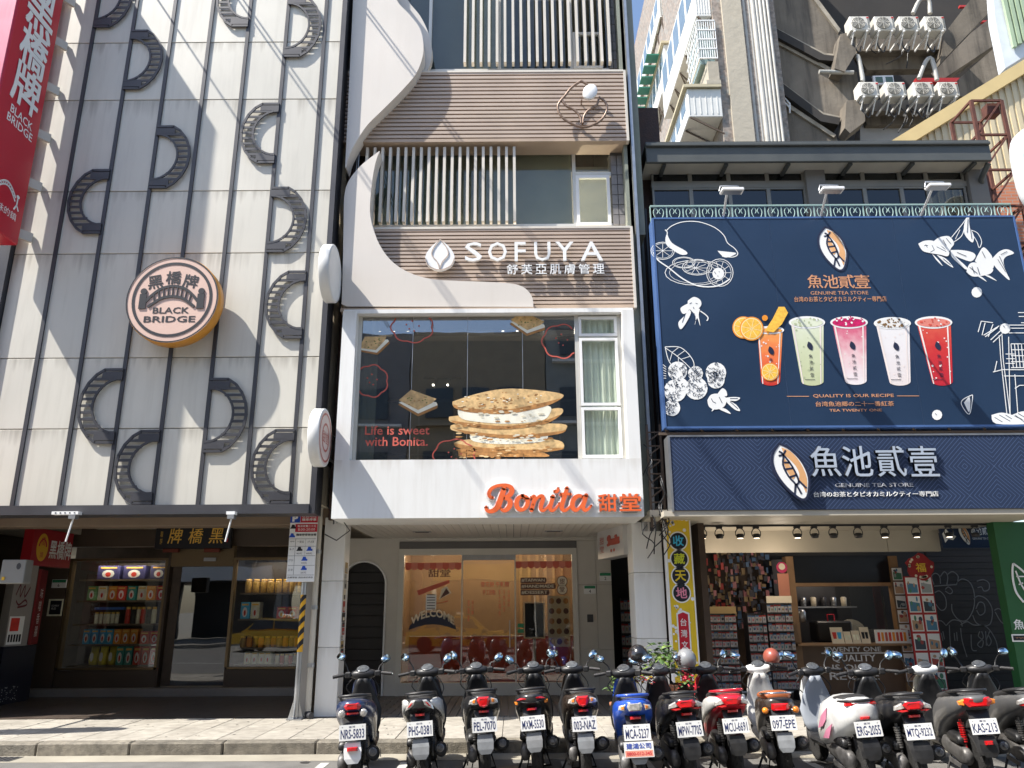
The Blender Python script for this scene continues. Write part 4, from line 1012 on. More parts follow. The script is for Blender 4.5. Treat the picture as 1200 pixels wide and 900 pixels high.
# ------------------------------------------------------------------ script sign on the apron
bn = thing('script_sign', 'raised orange script word followed by two orange characters on the white apron', 'sign', tuple(P(660,588,YW)))
def bp(zx, zy): return (AX(560+zx*0.18333,555+zy*0.18333,YW), AZ(600,555+zy*0.18333,YW))
fm2 = face_map(YW)
STR = [
 ([(168,98),(160,125),(148,160),(136,195),(122,222),(98,240),(72,243),(56,233),(54,215)],[22,27,29,29,27,23,19,16,13]),
 ([(96,158),(78,150),(72,130),(84,104),(112,86),(150,78),(185,80),(210,92),(218,112),(208,136),(185,152),(160,160)],[12,18,19,18,16,16,18,22,26,24,20,15]),
 ([(165,160),(192,166),(206,182),(204,208),(188,230),(168,240),(150,232),(146,220)],[14,20,25,26,24,18,13,10]),
 ([(285,148),(262,158),(248,185),(250,215),(268,234),(292,232),(312,210),(318,180),(308,156),(285,148),(300,162),(330,166)],[16,20,24,24,20,18,21,22,19,14,10,8]),
 ([(338,160),(356,148),(362,165),(352,200),(342,238)],[9,14,22,22,20]),
 ([(350,205),(372,170),(395,150),(412,152),(414,172),(404,205),(402,232),(418,240),(440,225),(456,200)],[10,12,16,20,21,21,20,16,11,8]),
 ([(478,152),(470,185),(460,218),(466,238),(484,238),(505,218),(520,192)],[20,21,21,19,15,11,8]),
 ([(486,118),(500,122),(512,110),(510,96)],[10,16,14,7]),
 ([(568,98),(556,140),(540,190),(534,222),(546,240),(568,236),(592,210)],[16,22,23,22,19,14,9]),
 ([(526,142),(555,136),(592,138)],[13,15,11]),
 ([(668,158),(645,148),(618,162),(602,195),(606,228),(626,240),(650,222),(668,190)],[13,18,22,24,23,18,14,10]),
 ([(690,146),(680,180),(670,215),(678,238),(700,236),(724,210)],[20,22,21,19,14,8])]
kk = (AX(661,588,YW)-AX(660,588,YW))*0.18333
def script(mb1, grow, w0, dep, bpf=bp, kk=kk):
    for si, (pts, ws) in enumerate(STR):
        dep += 0.0008
        full = spl([p+(w_,) for p, w_ in zip(pts, ws)], 5)
        P2 = [bpf(p[0], p[1]) for p in full]; W2 = [(p[2]*1.25+grow)*kk for p in full]
        n = len(P2); Lp = []; Rp = []
        for i in range(n):
            a = Vector(P2[max(i-1,0)]); b = Vector(P2[min(i+1,n-1)]); d = (b-a).normalized(); nn = Vector((-d.y,d.x))*W2[i]/2; p = Vector(P2[i]); Lp.append(tuple(p+nn)); Rp.append(tuple(p-nn))
        vs = []; fs = []
        for i in range(n): vs += [fmx(*Lp[i],w0+dep), fmx(*Rp[i],w0+dep), fmx(*Lp[i],w0), fmx(*Rp[i],w0)]
        for i in range(n-1):
            k = i*4; fs += [(k,k+1,k+5,k+4),(k,k+4,k+6,k+2),(k+1,k+3,k+7,k+5)]
        mb1.add(vs, fs)
        for e in (0, n-1): put_slab(mb1, circ(P2[e][0],P2[e][1],W2[e]/2,12), fmx, w0, w0+dep)
fmx = fm2
orange = mat('sign_orange', (0.78,0.14,0.04), 0.4, var=0.04)
q = MB(); script(q, 14, 0.0, 0.055); 
CH = (('甜',(770,885,250,138)),('堂',(905,1035,248,135)))
q.build('white_outline', cleanw, bn)
q = MB(); script(q, 0, 0.055, 0.02)
for ch, (a, b, c_, d) in CH: 
    p0, p1 = bp(a,c_), bp(b,d); put_text(q, ch, (p0[0],p1[0],p0[1],p1[1]), fm2, 0.055, 0.02, bold=0.04)
q.build('orange_letters', orange, bn)
q = MB()
for ch, (a, b, c_, d) in CH: 
    p0, p1 = bp(a-5,c_+5), bp(b+5,d-5); put_text(q, ch, (p0[0],p1[0],p0[1],p1[1]), fm2, 0.0, 0.05, bold=0.16)
q.build('white_outline', cleanw, bn)
# ------------------------------------------------------------------ arcade under the box
zs = 3.12
YF = 15.55                                   # shop wall plane
so_ = mat('soffit_strip', (0.68,0.64,0.57), 0.5, var=0.06)
nb_ = 36
s0 = MB().box(0.004,(bx1-bx0)/nb_-0.004,YW+0.4,YF,zb0+0.03,zb0+0.06).build('soffit_strip', so_, mb_); s0.location.x += bx0
for i in range(1, nb_): c = s0.copy(); COL.objects.link(c); c.location.x = s0.location.x+i*(bx1-bx0)/nb_
MB().box(bx0,bx1,YW+0.94,YF+0.3,zb0+0.061,zb0+0.2).build('slab', M['grout_grey'], mb_)
for qi, (px, py) in enumerate(((487,608),(570,609),(620,613),(652,608),(645,613))):
    c = P(px,py,13.2); t = thing('ceiling_light', 'recessed downlight in the strip ceiling over the middle shop, '+('leftmost','second','third','rightmost','fourth')[qi]+' of five', 'ceiling light', (c.x,13.2,zb0+0.02), 'recessed downlights in the strip ceiling')
    yy = 12.4+((px*7) % 5)*0.45
    MB().box(c.x-0.16,c.x+0.16,yy-0.09,yy+0.09,zb0+0.018,zb0+0.029).build('trim', steel, t)
    MB().box(c.x-0.12,c.x+0.12,yy-0.05,yy+0.05,zb0+0.012,zb0+0.017).build('lens', char, t)
FX = lambda px, py=720: AX(px, py, YF)
FZ = lambda py, px=560: AZ(px, py, YF)
wallm = mat('pale_wall_panel', (0.58,0.55,0.49), 0.6, var=0.05, dirt=0.12)
wtop = zb0+0.03
ax0, ax1 = FX(397), FX(451); atop = FZ(657); acx = (ax0+ax1)/2; ar = (ax1-ax0)/2; az = atop-ar
fr0, fr1 = FX(463,800), FX(680,800); frt = FZ(638)
# wall pieces round the arch
poly = [(FX(380),wtop),(FX(380),0.15),(ax0,0.15),(ax0,az)]+[(acx-ar*math.cos(a*math.pi/14), az+ar*math.sin(a*math.pi/14)) for a in range(1,8)]
# build as two halves meeting above the arch crown
left = [(FX(380),0.15),(ax0,0.15),(ax0,az)]+[(acx-ar*math.cos(a*math.pi/16), az+ar*math.sin(a*math.pi/16)) for a in range(1,9)]+[(acx,wtop),(FX(380),wtop)]
def tri_prism(poly, y0, y1):
    from mathutils.geometry import tessellate_polygon
    q = MB(); n = len(poly); vs = [(x,y0,z) for x, z in poly]; t_ = tessellate_polygon([[Vector((x,z,0)) for x, z in poly]])
    q.add(vs, [tuple(t) for t in t_])
    vs2 = vs+[(x,y1,z) for x, z in poly]
    q.add(vs2, [(i,i+n,(i+1)%n+n,(i+1)%n) for i in range(n)]); return q
tri_prism(left, YF, YF+0.25).build('arch_wall', wallm, mb_)
right = [(acx,wtop)]+[(acx+ar*math.cos(a*math.pi/16), az+ar*math.sin(a*math.pi/16)) for a in range(8,-1,-1)]+[(ax1,0.15),(fr0-0.005,0.15),(fr0-0.005,wtop)]
tri_prism(right, YF, YF+0.25).build('arch_wall', wallm, mb_)
q = MB()
arc = [(ax0,0.15),(ax0,az)]+[(acx-ar*math.cos(a*math.pi/16), az+ar*math.sin(a*math.pi/16)) for a in range(1,16)]+[(ax1,az),(ax1,0.15)]
q.tube([(x,YF-0.004,z) for x, z in arc], 0.022, 6); q.build('arch_trim', cleanw, mb_)
shut = mat('shutter_dark', (0.035,0.033,0.033), 0.5, metal=0.3, var=0.2)
MB().box(ax0-0.15,ax1+0.15,YF+0.30,YF+0.34,0.15,wtop).build('shutter_back', shut, mb_)
k = 0; z = 0.15
while z < atop:
    MB().box(ax0-0.1,ax1+0.1,YF+0.255,YF+0.29,z+0.012,z+0.20).build('shutter_slat', shut, mb_); z += 0.206
MB().box(fr0-0.004,FX(720),YF,YF+0.25,frt+0.06,wtop).build('lintel', wallm, mb_)
MB().box(fr0,fr1,YF-0.02,YF+0.2,frt-0.08,frt+0.055).build('window_head', mat('grey_frame',(0.16,0.155,0.15),0.4,metal=0.4), mb_)
zs0 = FZ(800)
MB().box(fr0,fr0+0.10,YF-0.03,YF+0.12,zs0,frt-0.08).build('window_frame', alum, mb_)
MB().box(fr1-0.10,fr1,YF-0.03,YF+0.12,zs0,frt-0.08).build('window_frame', alum, mb_)
MB().box(fr0,fr1,YF-0.03,YF+0.12,0.15,zs0).build('stall_riser', wallm, mb_)
MB().box(FX(468,800),FX(675,800),YF-0.028,YF+0.06,frt-0.20,frt-0.081).build('frame_top', alum, mb_)
x1_, x2_ = FX(541), FX(604)
MB().box(fr0+0.10,x1_,YF+0.03,YF+0.04,zs0,frt-0.2).build('window_pane', glass('cafe_glass',(0.86,0.84,0.80),0.07,wav=0.06), mb_)
MB().box(x1_+0.01,x2_-0.01,YF+0.05,YF+0.06,zs0+0.02,frt-0.2).build('glass_door', M['cafe_glass'], mb_)
MB().box(x2_,fr1-0.10,YF+0.03,YF+0.04,zs0,frt-0.2).build('window_pane', M['cafe_glass'], mb_)
for x in (x1_, x2_): MB().box(x-0.012,x+0.012,YF+0.01,YF+0.07,zs0,frt-0.2).build('mullion', alum, mb_)
MB().box(x1_,x2_,YF-0.01,YF+0.08,frt-0.30,frt-0.202).build('door_rail', steel, mb_)
MB().box(x2_-0.12,x2_-0.10,YF-0.02,YF+0.0,1.0,1.5).build('door_handle', steel, mb_)
# right wall panels with joints
xx0, xx1 = fr1+0.004, FX(718)
for (za, zc) in ((0.15,0.95),(0.955,2.15),(2.155,frt+0.055)):
    for (a_, b_) in ((xx0, xx0+(xx1-xx0)*0.55),(xx0+(xx1-xx0)*0.55+0.006, xx1)):
        MB().box(a_,b_,YF,YF+0.2,za,zc).build('wall_panel', wallm, mb_)
MB().box(xx1-0.06,xx1,YF+0.2,YF+2.5,0.15,3.1).build('return_wall', wallm, mb_)
# cafe interior
warm = mat('cafe_wall', (0.40,0.28,0.17), 0.7, var=0.08); warmr = mat('cafe_red', (0.22,0.03,0.02), 0.7, var=0.2, scale=4)
MB().box(fr0-0.02,xx1-.06,YF+2.0,YF+2.1,1.15,3.1).build('cafe_back_wall', warm, mb_)
MB().box(fr0-0.02,xx1-.06,YF+2.0-0.01,YF+2.1,0.15,1.145).build('cafe_back_wall', warmr, mb_)
MB().box(fr0-0.12,fr0-0.02,YF+0.25,YF+2.1,0.15,3.1).build('cafe_side_wall', warm, mb_)
MB().box(fr0-0.02,xx1-.06,YF+0.3,YF+2.0,0.12,0.155).build('cafe_floor', M['dark_wood'], mb_)
MB().box(fr0-0.02,xx1-.06,YF+0.25,YF+2.0,3.05,3.1).build('cafe_ceiling', wallm, mb_)
for i in range(6):
    a_ = FX(610+i*11); MB().box(a_,a_+0.06,YF+1.95,YF+1.985,1.2,3.0).build('wall_batten', mat('batten_wood',(0.55,0.38,0.2),0.6), mb_)
for i, xx in enumerate((FX(500), FX(570), FX(640))):
    t = thing('pendant_lamp', 'small warm ceiling lamp inside the middle shop, '+('left','middle','right')[i]+' of three', 'lamp', (xx,YF+1.1,2.9))
    MB().lathe([(0.09,0),(0.09,0.06),(0.03,0.15)], (xx,YF+1.1,2.88), n=16).build('lamp_shade', char, t)
    MB().lathe([(0.07,0),(0.07,0.01)], (xx,YF+1.1,2.868), n=16).build('bulb', mat('warm_bulb',(1,0.72,0.4),0.3,emit=10,var=0), t)
    pl_ = bpy.data.lights.new('lamp_light','POINT'); pl_.energy = 8.5; pl_.color = (1,0.80,0.60); pl_.shadow_soft_size = 0.08
    po = bpy.data.objects.new('lamp_light', pl_); COL.objects.link(po); po.location = (xx,YF+1.1,2.8)
# glass stickers of the cafe
def zf(zx, zy, Y_=YF+0.028): return (AX(460+zx*0.19167,640+zy*0.19167,Y_), AZ(560,640+zy*0.19167,Y_))
fy = face_map(YF+0.028)
coral = mat('coral_print', (0.62,0.12,0.07), 0.5); choc = mat('chocolate_print', (0.10,0.035,0.02), 0.5); creamp = mat('cream_print', (0.75,0.66,0.50), 0.5)
def scal(xa, xb, ya, yb, n, lab):
    t = thing('window_sticker', lab, 'window sticker', (zf(xa,yb)[0],YF,zf(xa,yb)[1])); q = MB()
    a, b = zf(xa,ya), zf(xb,yb); w_ = (b[0]-a[0])/n; h = a[1]-b[1]
    for i in range(n):
        x = a[0]+i*w_; put_poly(q, [(x,a[1]),(x,b[1]+h*.35)]+[(x+w_/2-w_/2*math.cos(s*math.pi/6), b[1]+h*.35-h*.35*math.sin(s*math.pi/6)) for s in range(1,6)]+[(x+w_,b[1]+h*.35),(x+w_,a[1])], fy, 0.003, i % 2)
    q.build('scalloped_edge', [coral, mat('coral_light',(0.70,0.22,0.15),0.5)], t)
scal(78,420,100,145,9,'coral scalloped awning print at the top left of the cafe glass'); scal(750,1095,95,138,9,'coral scalloped awning print at the top right of the cafe glass')
wl = thing('window_sticker', 'cream arched greeting on a dark arch printed on the left cafe glass', 'window sticker', (zf(240,480)[0],YF,zf(240,480)[1]))
q = MB(); a, b = zf(105,490), zf(385,420)
top = [(a[0]+(b[0]-a[0])*t/10, a[1]+(0.25-0.25*((t-5)/5)**2)*1.0+0.02) for t in range(11)]
put_poly(q, [(a[0]-0.02,a[1]-0.06)]+top[::1]+[(b[0]+0.02,a[1]-0.06)]+[(b[0]-(b[0]-a[0])*t/6, a[1]-0.06+0.10*(1-((t-3)/3)**2)) for t in range(1,6)], fy, 0.003, 0)
zc = zf(0,478)[1]
put_text(q, 'WELCOME', (a[0]+0.02,b[0]-0.02,zc-0.02,zc+0.13), fy, 0.006, m=1, bold=0.03, arc=0.16)
q.build('greeting_print', [navyp, creamp], wl)
# (plain card in place of the cartoon)
ht = thing('window_sticker', 'three stacked brown hashtag plates with cream words on the right cafe glass', 'window sticker', (zf(860,240)[0],YF,zf(860,240)[1]))
q = MB()
for k_i, (s, w_) in enumerate((('#TAIWAN',155),('#HANDMADE',210),('#DESSERT',172))):
    a, b = zf(782,228+k_i*37), zf(782+w_,194+k_i*37)
    put_poly(q, [(a[0],a[1]),(b[0],a[1]),(b[0]+.02,(a[1]+b[1])/2),(b[0],b[1]),(a[0],b[1])], fy, 0.003, 0)
    put_text(q, s, (a[0]+.02,b[0]-.02,a[1]+.02,b[1]-.02), fy, 0.006, m=1, bold=0.02)
for k_i, ch in enumerate('甜堂'):
    p = zf(1037,218+k_i*50); put_poly(q, circ(p[0],p[1],0.105,20), fy, 0.0032, 0); put_poly(q, circ(p[0],p[1],0.09,20), fy, 0.005, 1); put_text(q, ch, (p[0]-.05,p[0]+.05,p[1]-.05,p[1]+.05), fy, 0.007, m=0, bold=0.02)
q.build('word_plates', [choc, creamp], ht)
dk = thing('display_screen', 'upright dark menu screen on a stand behind the right cafe glass', 'screen', (zf(860,560)[0],YF+0.2,0.15))
a, b = zf(802,568,YF+.25), zf(930,342,YF+.25); 
MB().box(a[0],b[0],YF+0.25,YF+0.30,a[1],b[1],bev=0.01).build('bezel', creamp, dk)
MB().box(a[0]+0.03,b[0]-0.03,YF+0.243,YF+0.249,a[1]+0.03,b[1]-0.03).build('screen', mat('screen_dark',(0.02,0.022,0.025),0.15,var=0), dk)
MB().tube([((a[0]+b[0])/2,YF+0.28,a[1]),((a[0]+b[0])/2,YF+0.28,0.16)],0.03).build('post', steel, dk)
mn = thing('menu_board', 'pale menu board with rows of dessert pictures behind the right cafe glass', 'menu board', (zf(1015,480)[0],YF+0.2,1))
a, b = zf(955,618,YF+.2), zf(1080,308,YF+.2)
MB().box(a[0],b[0],YF+0.20,YF+0.22,a[1],b[1]).build('board', mat('menu_cream',(0.62,0.56,0.40),0.6), mn)
q = MB(); w_ = (b[0]-a[0])/3; h = (b[1]-a[1])/5
for i in range(3):
    for j in range(5):
        cx, cz = a[0]+w_*(i+.5), a[1]+h*(j+.5); put_poly(q, circ(cx,cz,w_*.38,10,h*.3), face_map(YF+.2), 0.003, (i+j) % 2)
q.build('dish_pictures', [cr2, choc], mn)
nt_ = thing('paper_notice', 'white sheet of paper taped on the left cafe glass', 'notice', (zf(236,390)[0],YF,zf(236,390)[1]))
a, b = zf(203,390), zf(268,296); q = MB().box(a[0],b[0],YF+0.022,YF+0.027,a[1],b[1]); q.build('sheet', wprint, nt_)
q = MB(); 
for i in range(6): put_poly(q, [(a[0]+.02,a[1]+.03+i*.05),(b[0]-.02,a[1]+.03+i*.05),(b[0]-.02,a[1]+.045+i*.05),(a[0]+.02,a[1]+.045+i*.05)], face_map(YF+0.022), 0.003)
q.build('printed_lines', char, nt_)
tx = thing('window_sticker', 'coral vertical and horizontal characters printed on the middle cafe glass', 'window sticker', (zf(620,260)[0],YF,zf(620,260)[1]))
q = MB(); a, b = zf(540,250), zf(712,218); put_text(q, '雪花餅 牛軋糖', (a[0],b[0],a[1],b[1]), fy, 0.02, bold=0.02)
a, b = zf(550,298), zf(630,268); put_text(q, '手工甜點', (a[0],b[0],a[1],b[1]), fy, 0.02, bold=0.02)
for x, s, y1 in ((655,'手\n工\n現\n作',430),(682,'冷\n熱\n皆\n宜',400),(710,'台\n灣\n甜\n品',370),(465,'甜\n點\n屋',460),(490,'每\n日\n鮮',420)):
    a, b = zf(x-7,y1), zf(x+7,268 if x > 600 else 330); put_text(q, s, (a[0],b[0],a[1],b[1]), fy, 0.02)
q.build('characters', coral, tx)
t2 = thing('window_sticker', 'dark characters over a coral cracker print on the left cafe glass', 'window sticker', (zf(285,200)[0],YF,zf(285,200)[1]))
q = MB(); a, b = zf(218,188), zf(355,140); put_text(q, '甜堂', (a[0],b[0],a[1],b[1]), fy, 0.003, bold=0.03, m=0)
put_poly(q, [zf(285,325),zf(360,285),zf(330,240),zf(300,262)], fy, 0.0035, 2); put_poly(q, [zf(292,318),zf(350,286),zf(328,256)], fy, 0.006, 0)
put_poly(q, [zf(150,270),zf(345,205),zf(350,225),zf(160,300)], fy, 0.003, 1); put_poly(q, [zf(205,350),zf(240,355),zf(345,330),zf(330,340)], fy, 0.003, 1)
q.build('printed_words', [choc, coral, creamp], t2)
sg2 = thing('window_sticker', 'two small green stickers beside the cafe door', 'window sticker', (zf(784,500)[0],YF,zf(784,500)[1])); q = MB()
for yy in (475,508): a, b = zf(765,yy+24), zf(803,yy); q.add([fy(a[0],a[1],.004),fy(b[0],a[1],.004),fy(b[0],b[1],.004),fy(a[0],b[1],.004)], [(0,1,2,3)])
q.build('labels', greenp, sg2)
# hanging light box at the right
lbx = thing('projecting_sign', 'small white projecting light box with red script at the right end of the middle arcade', 'sign', tuple(P(722,655,13.5)))
A = P(701,657,14.6); B = P(731,650,13.2); 
zt0, zt1 = AZ(716,653,13.9), AZ(716,619,13.9)
A = Vector((A.x,A.y,zt0)); B = Vector((B.x,B.y,zt0)); H = Vector((0,0,zt1-zt0)); nr = Vector(((B-A).y,-(B-A).x,0)).normalized()
if nr.x > 0: nr = -nr if nr.dot(Vector((-1,-1,0))) < 0 else nr
MB().prism([A,B,B+H,A+H], -nr*0.28).build('box', mat('lightbox_white',(0.62,0.61,0.60),0.4), lbx)
mp = quad_map(A,B,A+H,nr)
q = MB()
fmx = mp
script(q, 2, 0.004, 0.004, bpf=lambda a, b: (0.38+a/760*0.52, 0.75-(b-75)/175*0.36), kk=0.0017)
put_text(q, '甜\n堂', (0.1,0.27,0.2,0.75), mp, 0.004); put_poly(q, circ(0.55,0.22,0.035,8,0.06), mp, 0.004); put_poly(q, circ(0.66,0.22,0.035,8,0.06), mp, 0.004)
q.build('red_script', pinkl, lbx)['kind'] = 'stuff'
MB().tube([B+H*0.9-nr*.14, B+H*0.9-nr*.14+Vector((0.4,0,0))],0.02).tube([A+H-nr*.14, A+H-nr*.14+Vector((0,0,0.4))],0.02).build('arm', steel, lbx)
plaque('address_plaque','white and green house-number plaque on the pale wall right of the cafe window','plaque',(684,698),(686,696),YF-0.001,cleanw,greenp,'4')
plaque('address_plaque','white and green house-number plaque beside the dark doorway near the projecting sign','plaque',(702,716),(671,681),YF-0.003,cleanw,greenp,'2')
plaque('door_bell','small dark intercom on the pale wall right of the cafe window','intercom',(688,695),(720,729),YF-0.001,char)
# left pillar
lp = thing('white_pillar', 'white panelled street pillar left of the arched shutter with stickers on its side', 'pillar', (AX(388,840,YP),YP,0.15))
px0, px1 = AX(371,780,YP), AX(393,780,YP)
z_ = 0.15
for za, zc in ((0.15,1.15),(1.155,2.15),(2.155,3.15)): MB().box(px0,px1+0.05,YP,YP+0.40,za,zc,bev=0.006).build('stone_panel', white, lp)
q = MB(); rnd = random.Random(8); xsd = px1+0.05; ms = [mat('stk_red',(0.4,0.05,0.04),0.6), mat('stk_tan',(0.35,0.25,0.1),0.6), mat('stk_grey',(0.3,0.3,0.28),0.6), kprint, creamp]
zz = 0.95
while zz < 2.45:
    h = rnd.uniform(0.06,0.18); yy0 = YP+rnd.uniform(0.03,0.1); yy1 = yy0+rnd.uniform(0.15,0.27)
    q.add([(xsd+.003,yy0,zz),(xsd+.003,yy1,zz),(xsd+.003,yy1,zz+h),(xsd+.003,yy0,zz+h)], [(0,1,2,3)], rnd.randrange(5))
    q.add([(xsd+.006,yy0+.04,zz+.02),(xsd+.006,yy1-.04,zz+.02),(xsd+.006,yy1-.04,zz+h*.5),(xsd+.006,yy0+.04,zz+h*.5)], [(0,1,2,3)], rnd.randrange(5)); zz += h+0.008
q.build('sticker_patches', ms, lp)
dp = thing('drain_pipe', 'white vertical drain pipe in front of the pillar by the parking sign pole', 'pipe', (AX(363,838,YP-.1),YP-0.1,0.15))
xq = AX(366,750,YP-0.1)
MB().tube([(xq,YP-0.1,0.2),(xq,YP-0.1,3.2),(xq+0.03,YP-0.2,3.6),(xq+0.03,YP-.2,13)],0.045,12).build('pipe', mat('pipe_cream',(0.55,0.52,0.45),0.45), dp)
for z in (0.9,1.75,2.6,4.2,5.6,7,8.4,9.8,11.2): MB().cyl((xq+(0.03 if z > 3.3 else 0),YP-(0.2 if z > 3.3 else 0.1),z-.03),(xq+(0.03 if z > 3.3 else 0),YP-(0.2 if z > 3.3 else .1),z+.03),0.056,12).build('clamp', steel, dp)
MB().tube([(xq,YP-0.1,0.22),(xq+.03,YP-0.16,0.19),(xq+0.08,YP-0.2,0.19)],0.05,12).build('outlet', char, dp)
# right pillar
rpz = thing('white_pillar', 'tall white panelled street pillar between the cafe and the yellow banner', 'pillar', (2.2,YP,0.15))
qx0, qx1 = AX(744,700,YP), AX(779,700,YP)
for za, zc in ((0.15,1.25),(1.255,2.25),(2.255,3.05)): MB().box(qx0,qx1,YP,YP+0.6,za,zc,bev=0.006).build('stone_panel', white, rpz)
# strip between buildings
gp = thing('brick_strip', 'dark brown brick strip between the clad building and the curved pale panels', 'wall', (-2.9,12.6,3.1))
MB().box(-2.96,-2.60,12.55,12.9,3.1,16).build('wall', mat('dark_brick_strip',(0.06,0.032,0.025),0.7,var=0.3,scale=12,bump=0.5), gp)
cb2 = thing('cable_bundle', 'thin grey cables running down beside the round blade signs', 'cables', (-2.85,12.3,3.2))
for i in range(3): MB().tube([(-2.80+i*0.035+0.02*math.sin(z*1.3+i),12.3-0.05*i,z) for z in [3.0+k*0.6 for k in range(22)]],0.010,5).build('cable', steel if i else char, cb2)
MB().tube([(-2.95,12.4,3.3),(-2.7,12.3,3.1),(-2.55,12.3,2.9),(-2.75,12.3,2.75),(-2.95,12.35,2.85)],0.01,5).build('cable', char, cb2)
# ------------------------------------------------------------------ right building (tea shop)
YT, YL, YE, YR = 11.70, 11.55, 12.3, 12.75
tb = thing('low_shop_building', 'low building with a grey metal eave, dark windows and shops under two navy boards', 'building', (6,YR,0))
navy = mat('navy_board', (0.014,0.034,0.075), 0.38, var=0.12, scale=0.7, bump=0.5, bscale=1.3)
navy2 = mat('navy_board_low', (0.018,0.032,0.075), 0.40, var=0.06, scale=0.7)
eavem = mat('eave_grey', (0.085,0.09,0.085), 0.5, metal=0.2, var=0.15)
frg = mat('window_frame_grey', (0.26,0.245,0.21), 0.45, metal=0.3)
copper = mat('copper_print', (0.62,0.30,0.16), 0.4, var=0.1)
ex0, ex1 = AX(757,178,YE), AX(1161,178,YE)
ez0, ez1 = AZ(960,189,YE), AZ(960,168,YE)
MB().box(ex0,ex1,YE,YE+0.06,ez0,ez1,bev=0.01).box(ex0,ex1,YE-0.05,YE+0.001,ez1-0.06,ez1,bev=0.01).build('eave_gutter', eavem, tb)
MB().box(ex0,ex1,YE+0.06,YR+0.3,ez0+0.03,ez0+0.06).build('eave_soffit', mat('eave_under',(0.50,0.46,0.38),0.6), tb)
MB().box(ex0,ex1,YE+0.0,YR+4,ez1+0.0,ez1+0.05).build('roof_sheet', eavem, tb)
for i in range(6):
    xx = ex0+0.3+i*(ex1-ex0-0.6)/5; MB().box(xx,xx+0.06,YE+0.07,YR,ez0-0.03,ez0+0.028).build('eave_rafter', eavem, tb)
wz1, wz0_ = ez0+0.1, AZ(960,262,YR)
wx0_, wx1_ = AX(763,215,YR), AX(1150,215,YR)
MB().box(wx0_,wx1_,YR+3.0,YR+3.1,3.2,wz1).build('room_back', rdark, tb)
MB().box(wx0_-.1,wx1_+.1,YR+0.12,YR+3.0,AZ(960,262,YR)-.1,AZ(960,262,YR)).build('floor_plate', rdark, tb)
MB().box(wx0_,wx1_,YR,YR+0.1,3.2,wz0_).build('lower_wall', mat('lower_wall',(0.06,0.06,0.06),0.7), tb)
zmid0, zmid1 = AZ(960,220,YR), AZ(960,214,YR)
MB().box(wx0_,wx1_,YR-0.03,YR+0.08,zmid0,zmid1).build('transom', frg, tb)
MB().box(wx0_,wx1_,YR-0.03,YR+0.08,AZ(960,195,YR),wz1).build('window_head', frg, tb)
post = [763,808,853,898,941]; post2 = [963,1010,1053,1084,1128]
cols = [(a,b) for a, b in zip(post[:-1],post[1:])]+[(a,b) for a, b in zip(post2[:-1],post2[1:])]
wg = glass('dark_window', (0.25,0.28,0.30), 0.06, wav=0.10)
for a, b in cols:
    for za, zb in ((zmid1,AZ(960,195,YR)),(wz0_,zmid0)):
        x0, x1 = AX(a,205,YR)+0.0, AX(b,205,YR); t = 0.035
        f = MB().box(x0,x0+t,YR-0.02,YR+0.05,za,zb).box(x1-t,x1,YR-0.02,YR+0.05,za,zb).box(x0+t,x1-t,YR-0.02,YR+0.05,za,za+t).box(x0+t,x1-t,YR-0.02,YR+0.05,zb-t,zb)
        fo = f.build('window_frame', frg, tb); MB().box(x0+t,x1-t,YR+0.01,YR+0.02,za+t,zb-t).build('pane', wg, fo)
MB().box(AX(941,205,YR),AX(963,205,YR),YR-0.12,YR+0.15,3.2,wz1).build('post', mat('post_grey',(0.18,0.17,0.155),0.7), tb)
MB().box(AX(1130,205,YR),wx1_+0.05,YR-0.1,YR+0.15,3.2,wz1).build('post', M['post_grey'], tb)
MB().tube([(AX(1158,190,YE+.1),YE+0.1,ez0),(AX(1158,190,YE+.1)-0.05,YE+0.3,ez0-0.2),(AX(1150,200,YE+.6),YE+0.7,ez0-0.4),(AX(1150,200,YE+.6),YE+0.8,ez0-2)],0.05,8).build('downpipe', eavem, tb)
# railing with scroll hearts
rg = mat('pale_green_rail', (0.30,0.42,0.38), 0.5, var=0.1)
rl_ = thing('balcony_railing', 'low pale green iron railing with scroll hearts above the navy billboard', 'railing', (AX(765,250,YT+.1),YT+0.15,AZ(900,255,YT+.1)))
Yr = YT+0.15; r0, r1 = AX(762,248,Yr), AX(1185,248,Yr); zt = AZ(960,240,Yr); zb = AZ(960,262,Yr)
MB().box(r0,r1,Yr-0.02,Yr+0.02,zt-0.025,zt).build('top_rail', rg, rl_)
MB().box(r0,r1,Yr-0.015,Yr+0.015,zb,zb+0.02).build('bottom_rail', rg, rl_)
n = 22
for i in range(n):
    xc = r0+(r1-r0)*(i+0.5)/n; q = MB(); h = (zt-zb-0.03); c0 = zb+0.02+h*0.5
    for s in (-1,1):
        pts = [(xc, c0-h*0.45),(xc+s*0.07,c0-h*0.1),(xc+s*0.085,c0+h*0.2),(xc+s*0.045,c0+h*0.38),(xc+s*0.008,c0+h*0.2),(xc+s*0.03,c0+h*0.05)]
        q.tube([(a,Yr,b) for a, b in spl(pts,3)],0.008,5)
    q.build('scroll', rg, rl_)
for i in range(n+1):
    xc = r0+(r1-r0)*i/n; MB().box(xc-0.009,xc+0.009,Yr-0.009,Yr+0.009,zb+.02,zt-.025).build('baluster', rg, rl_)
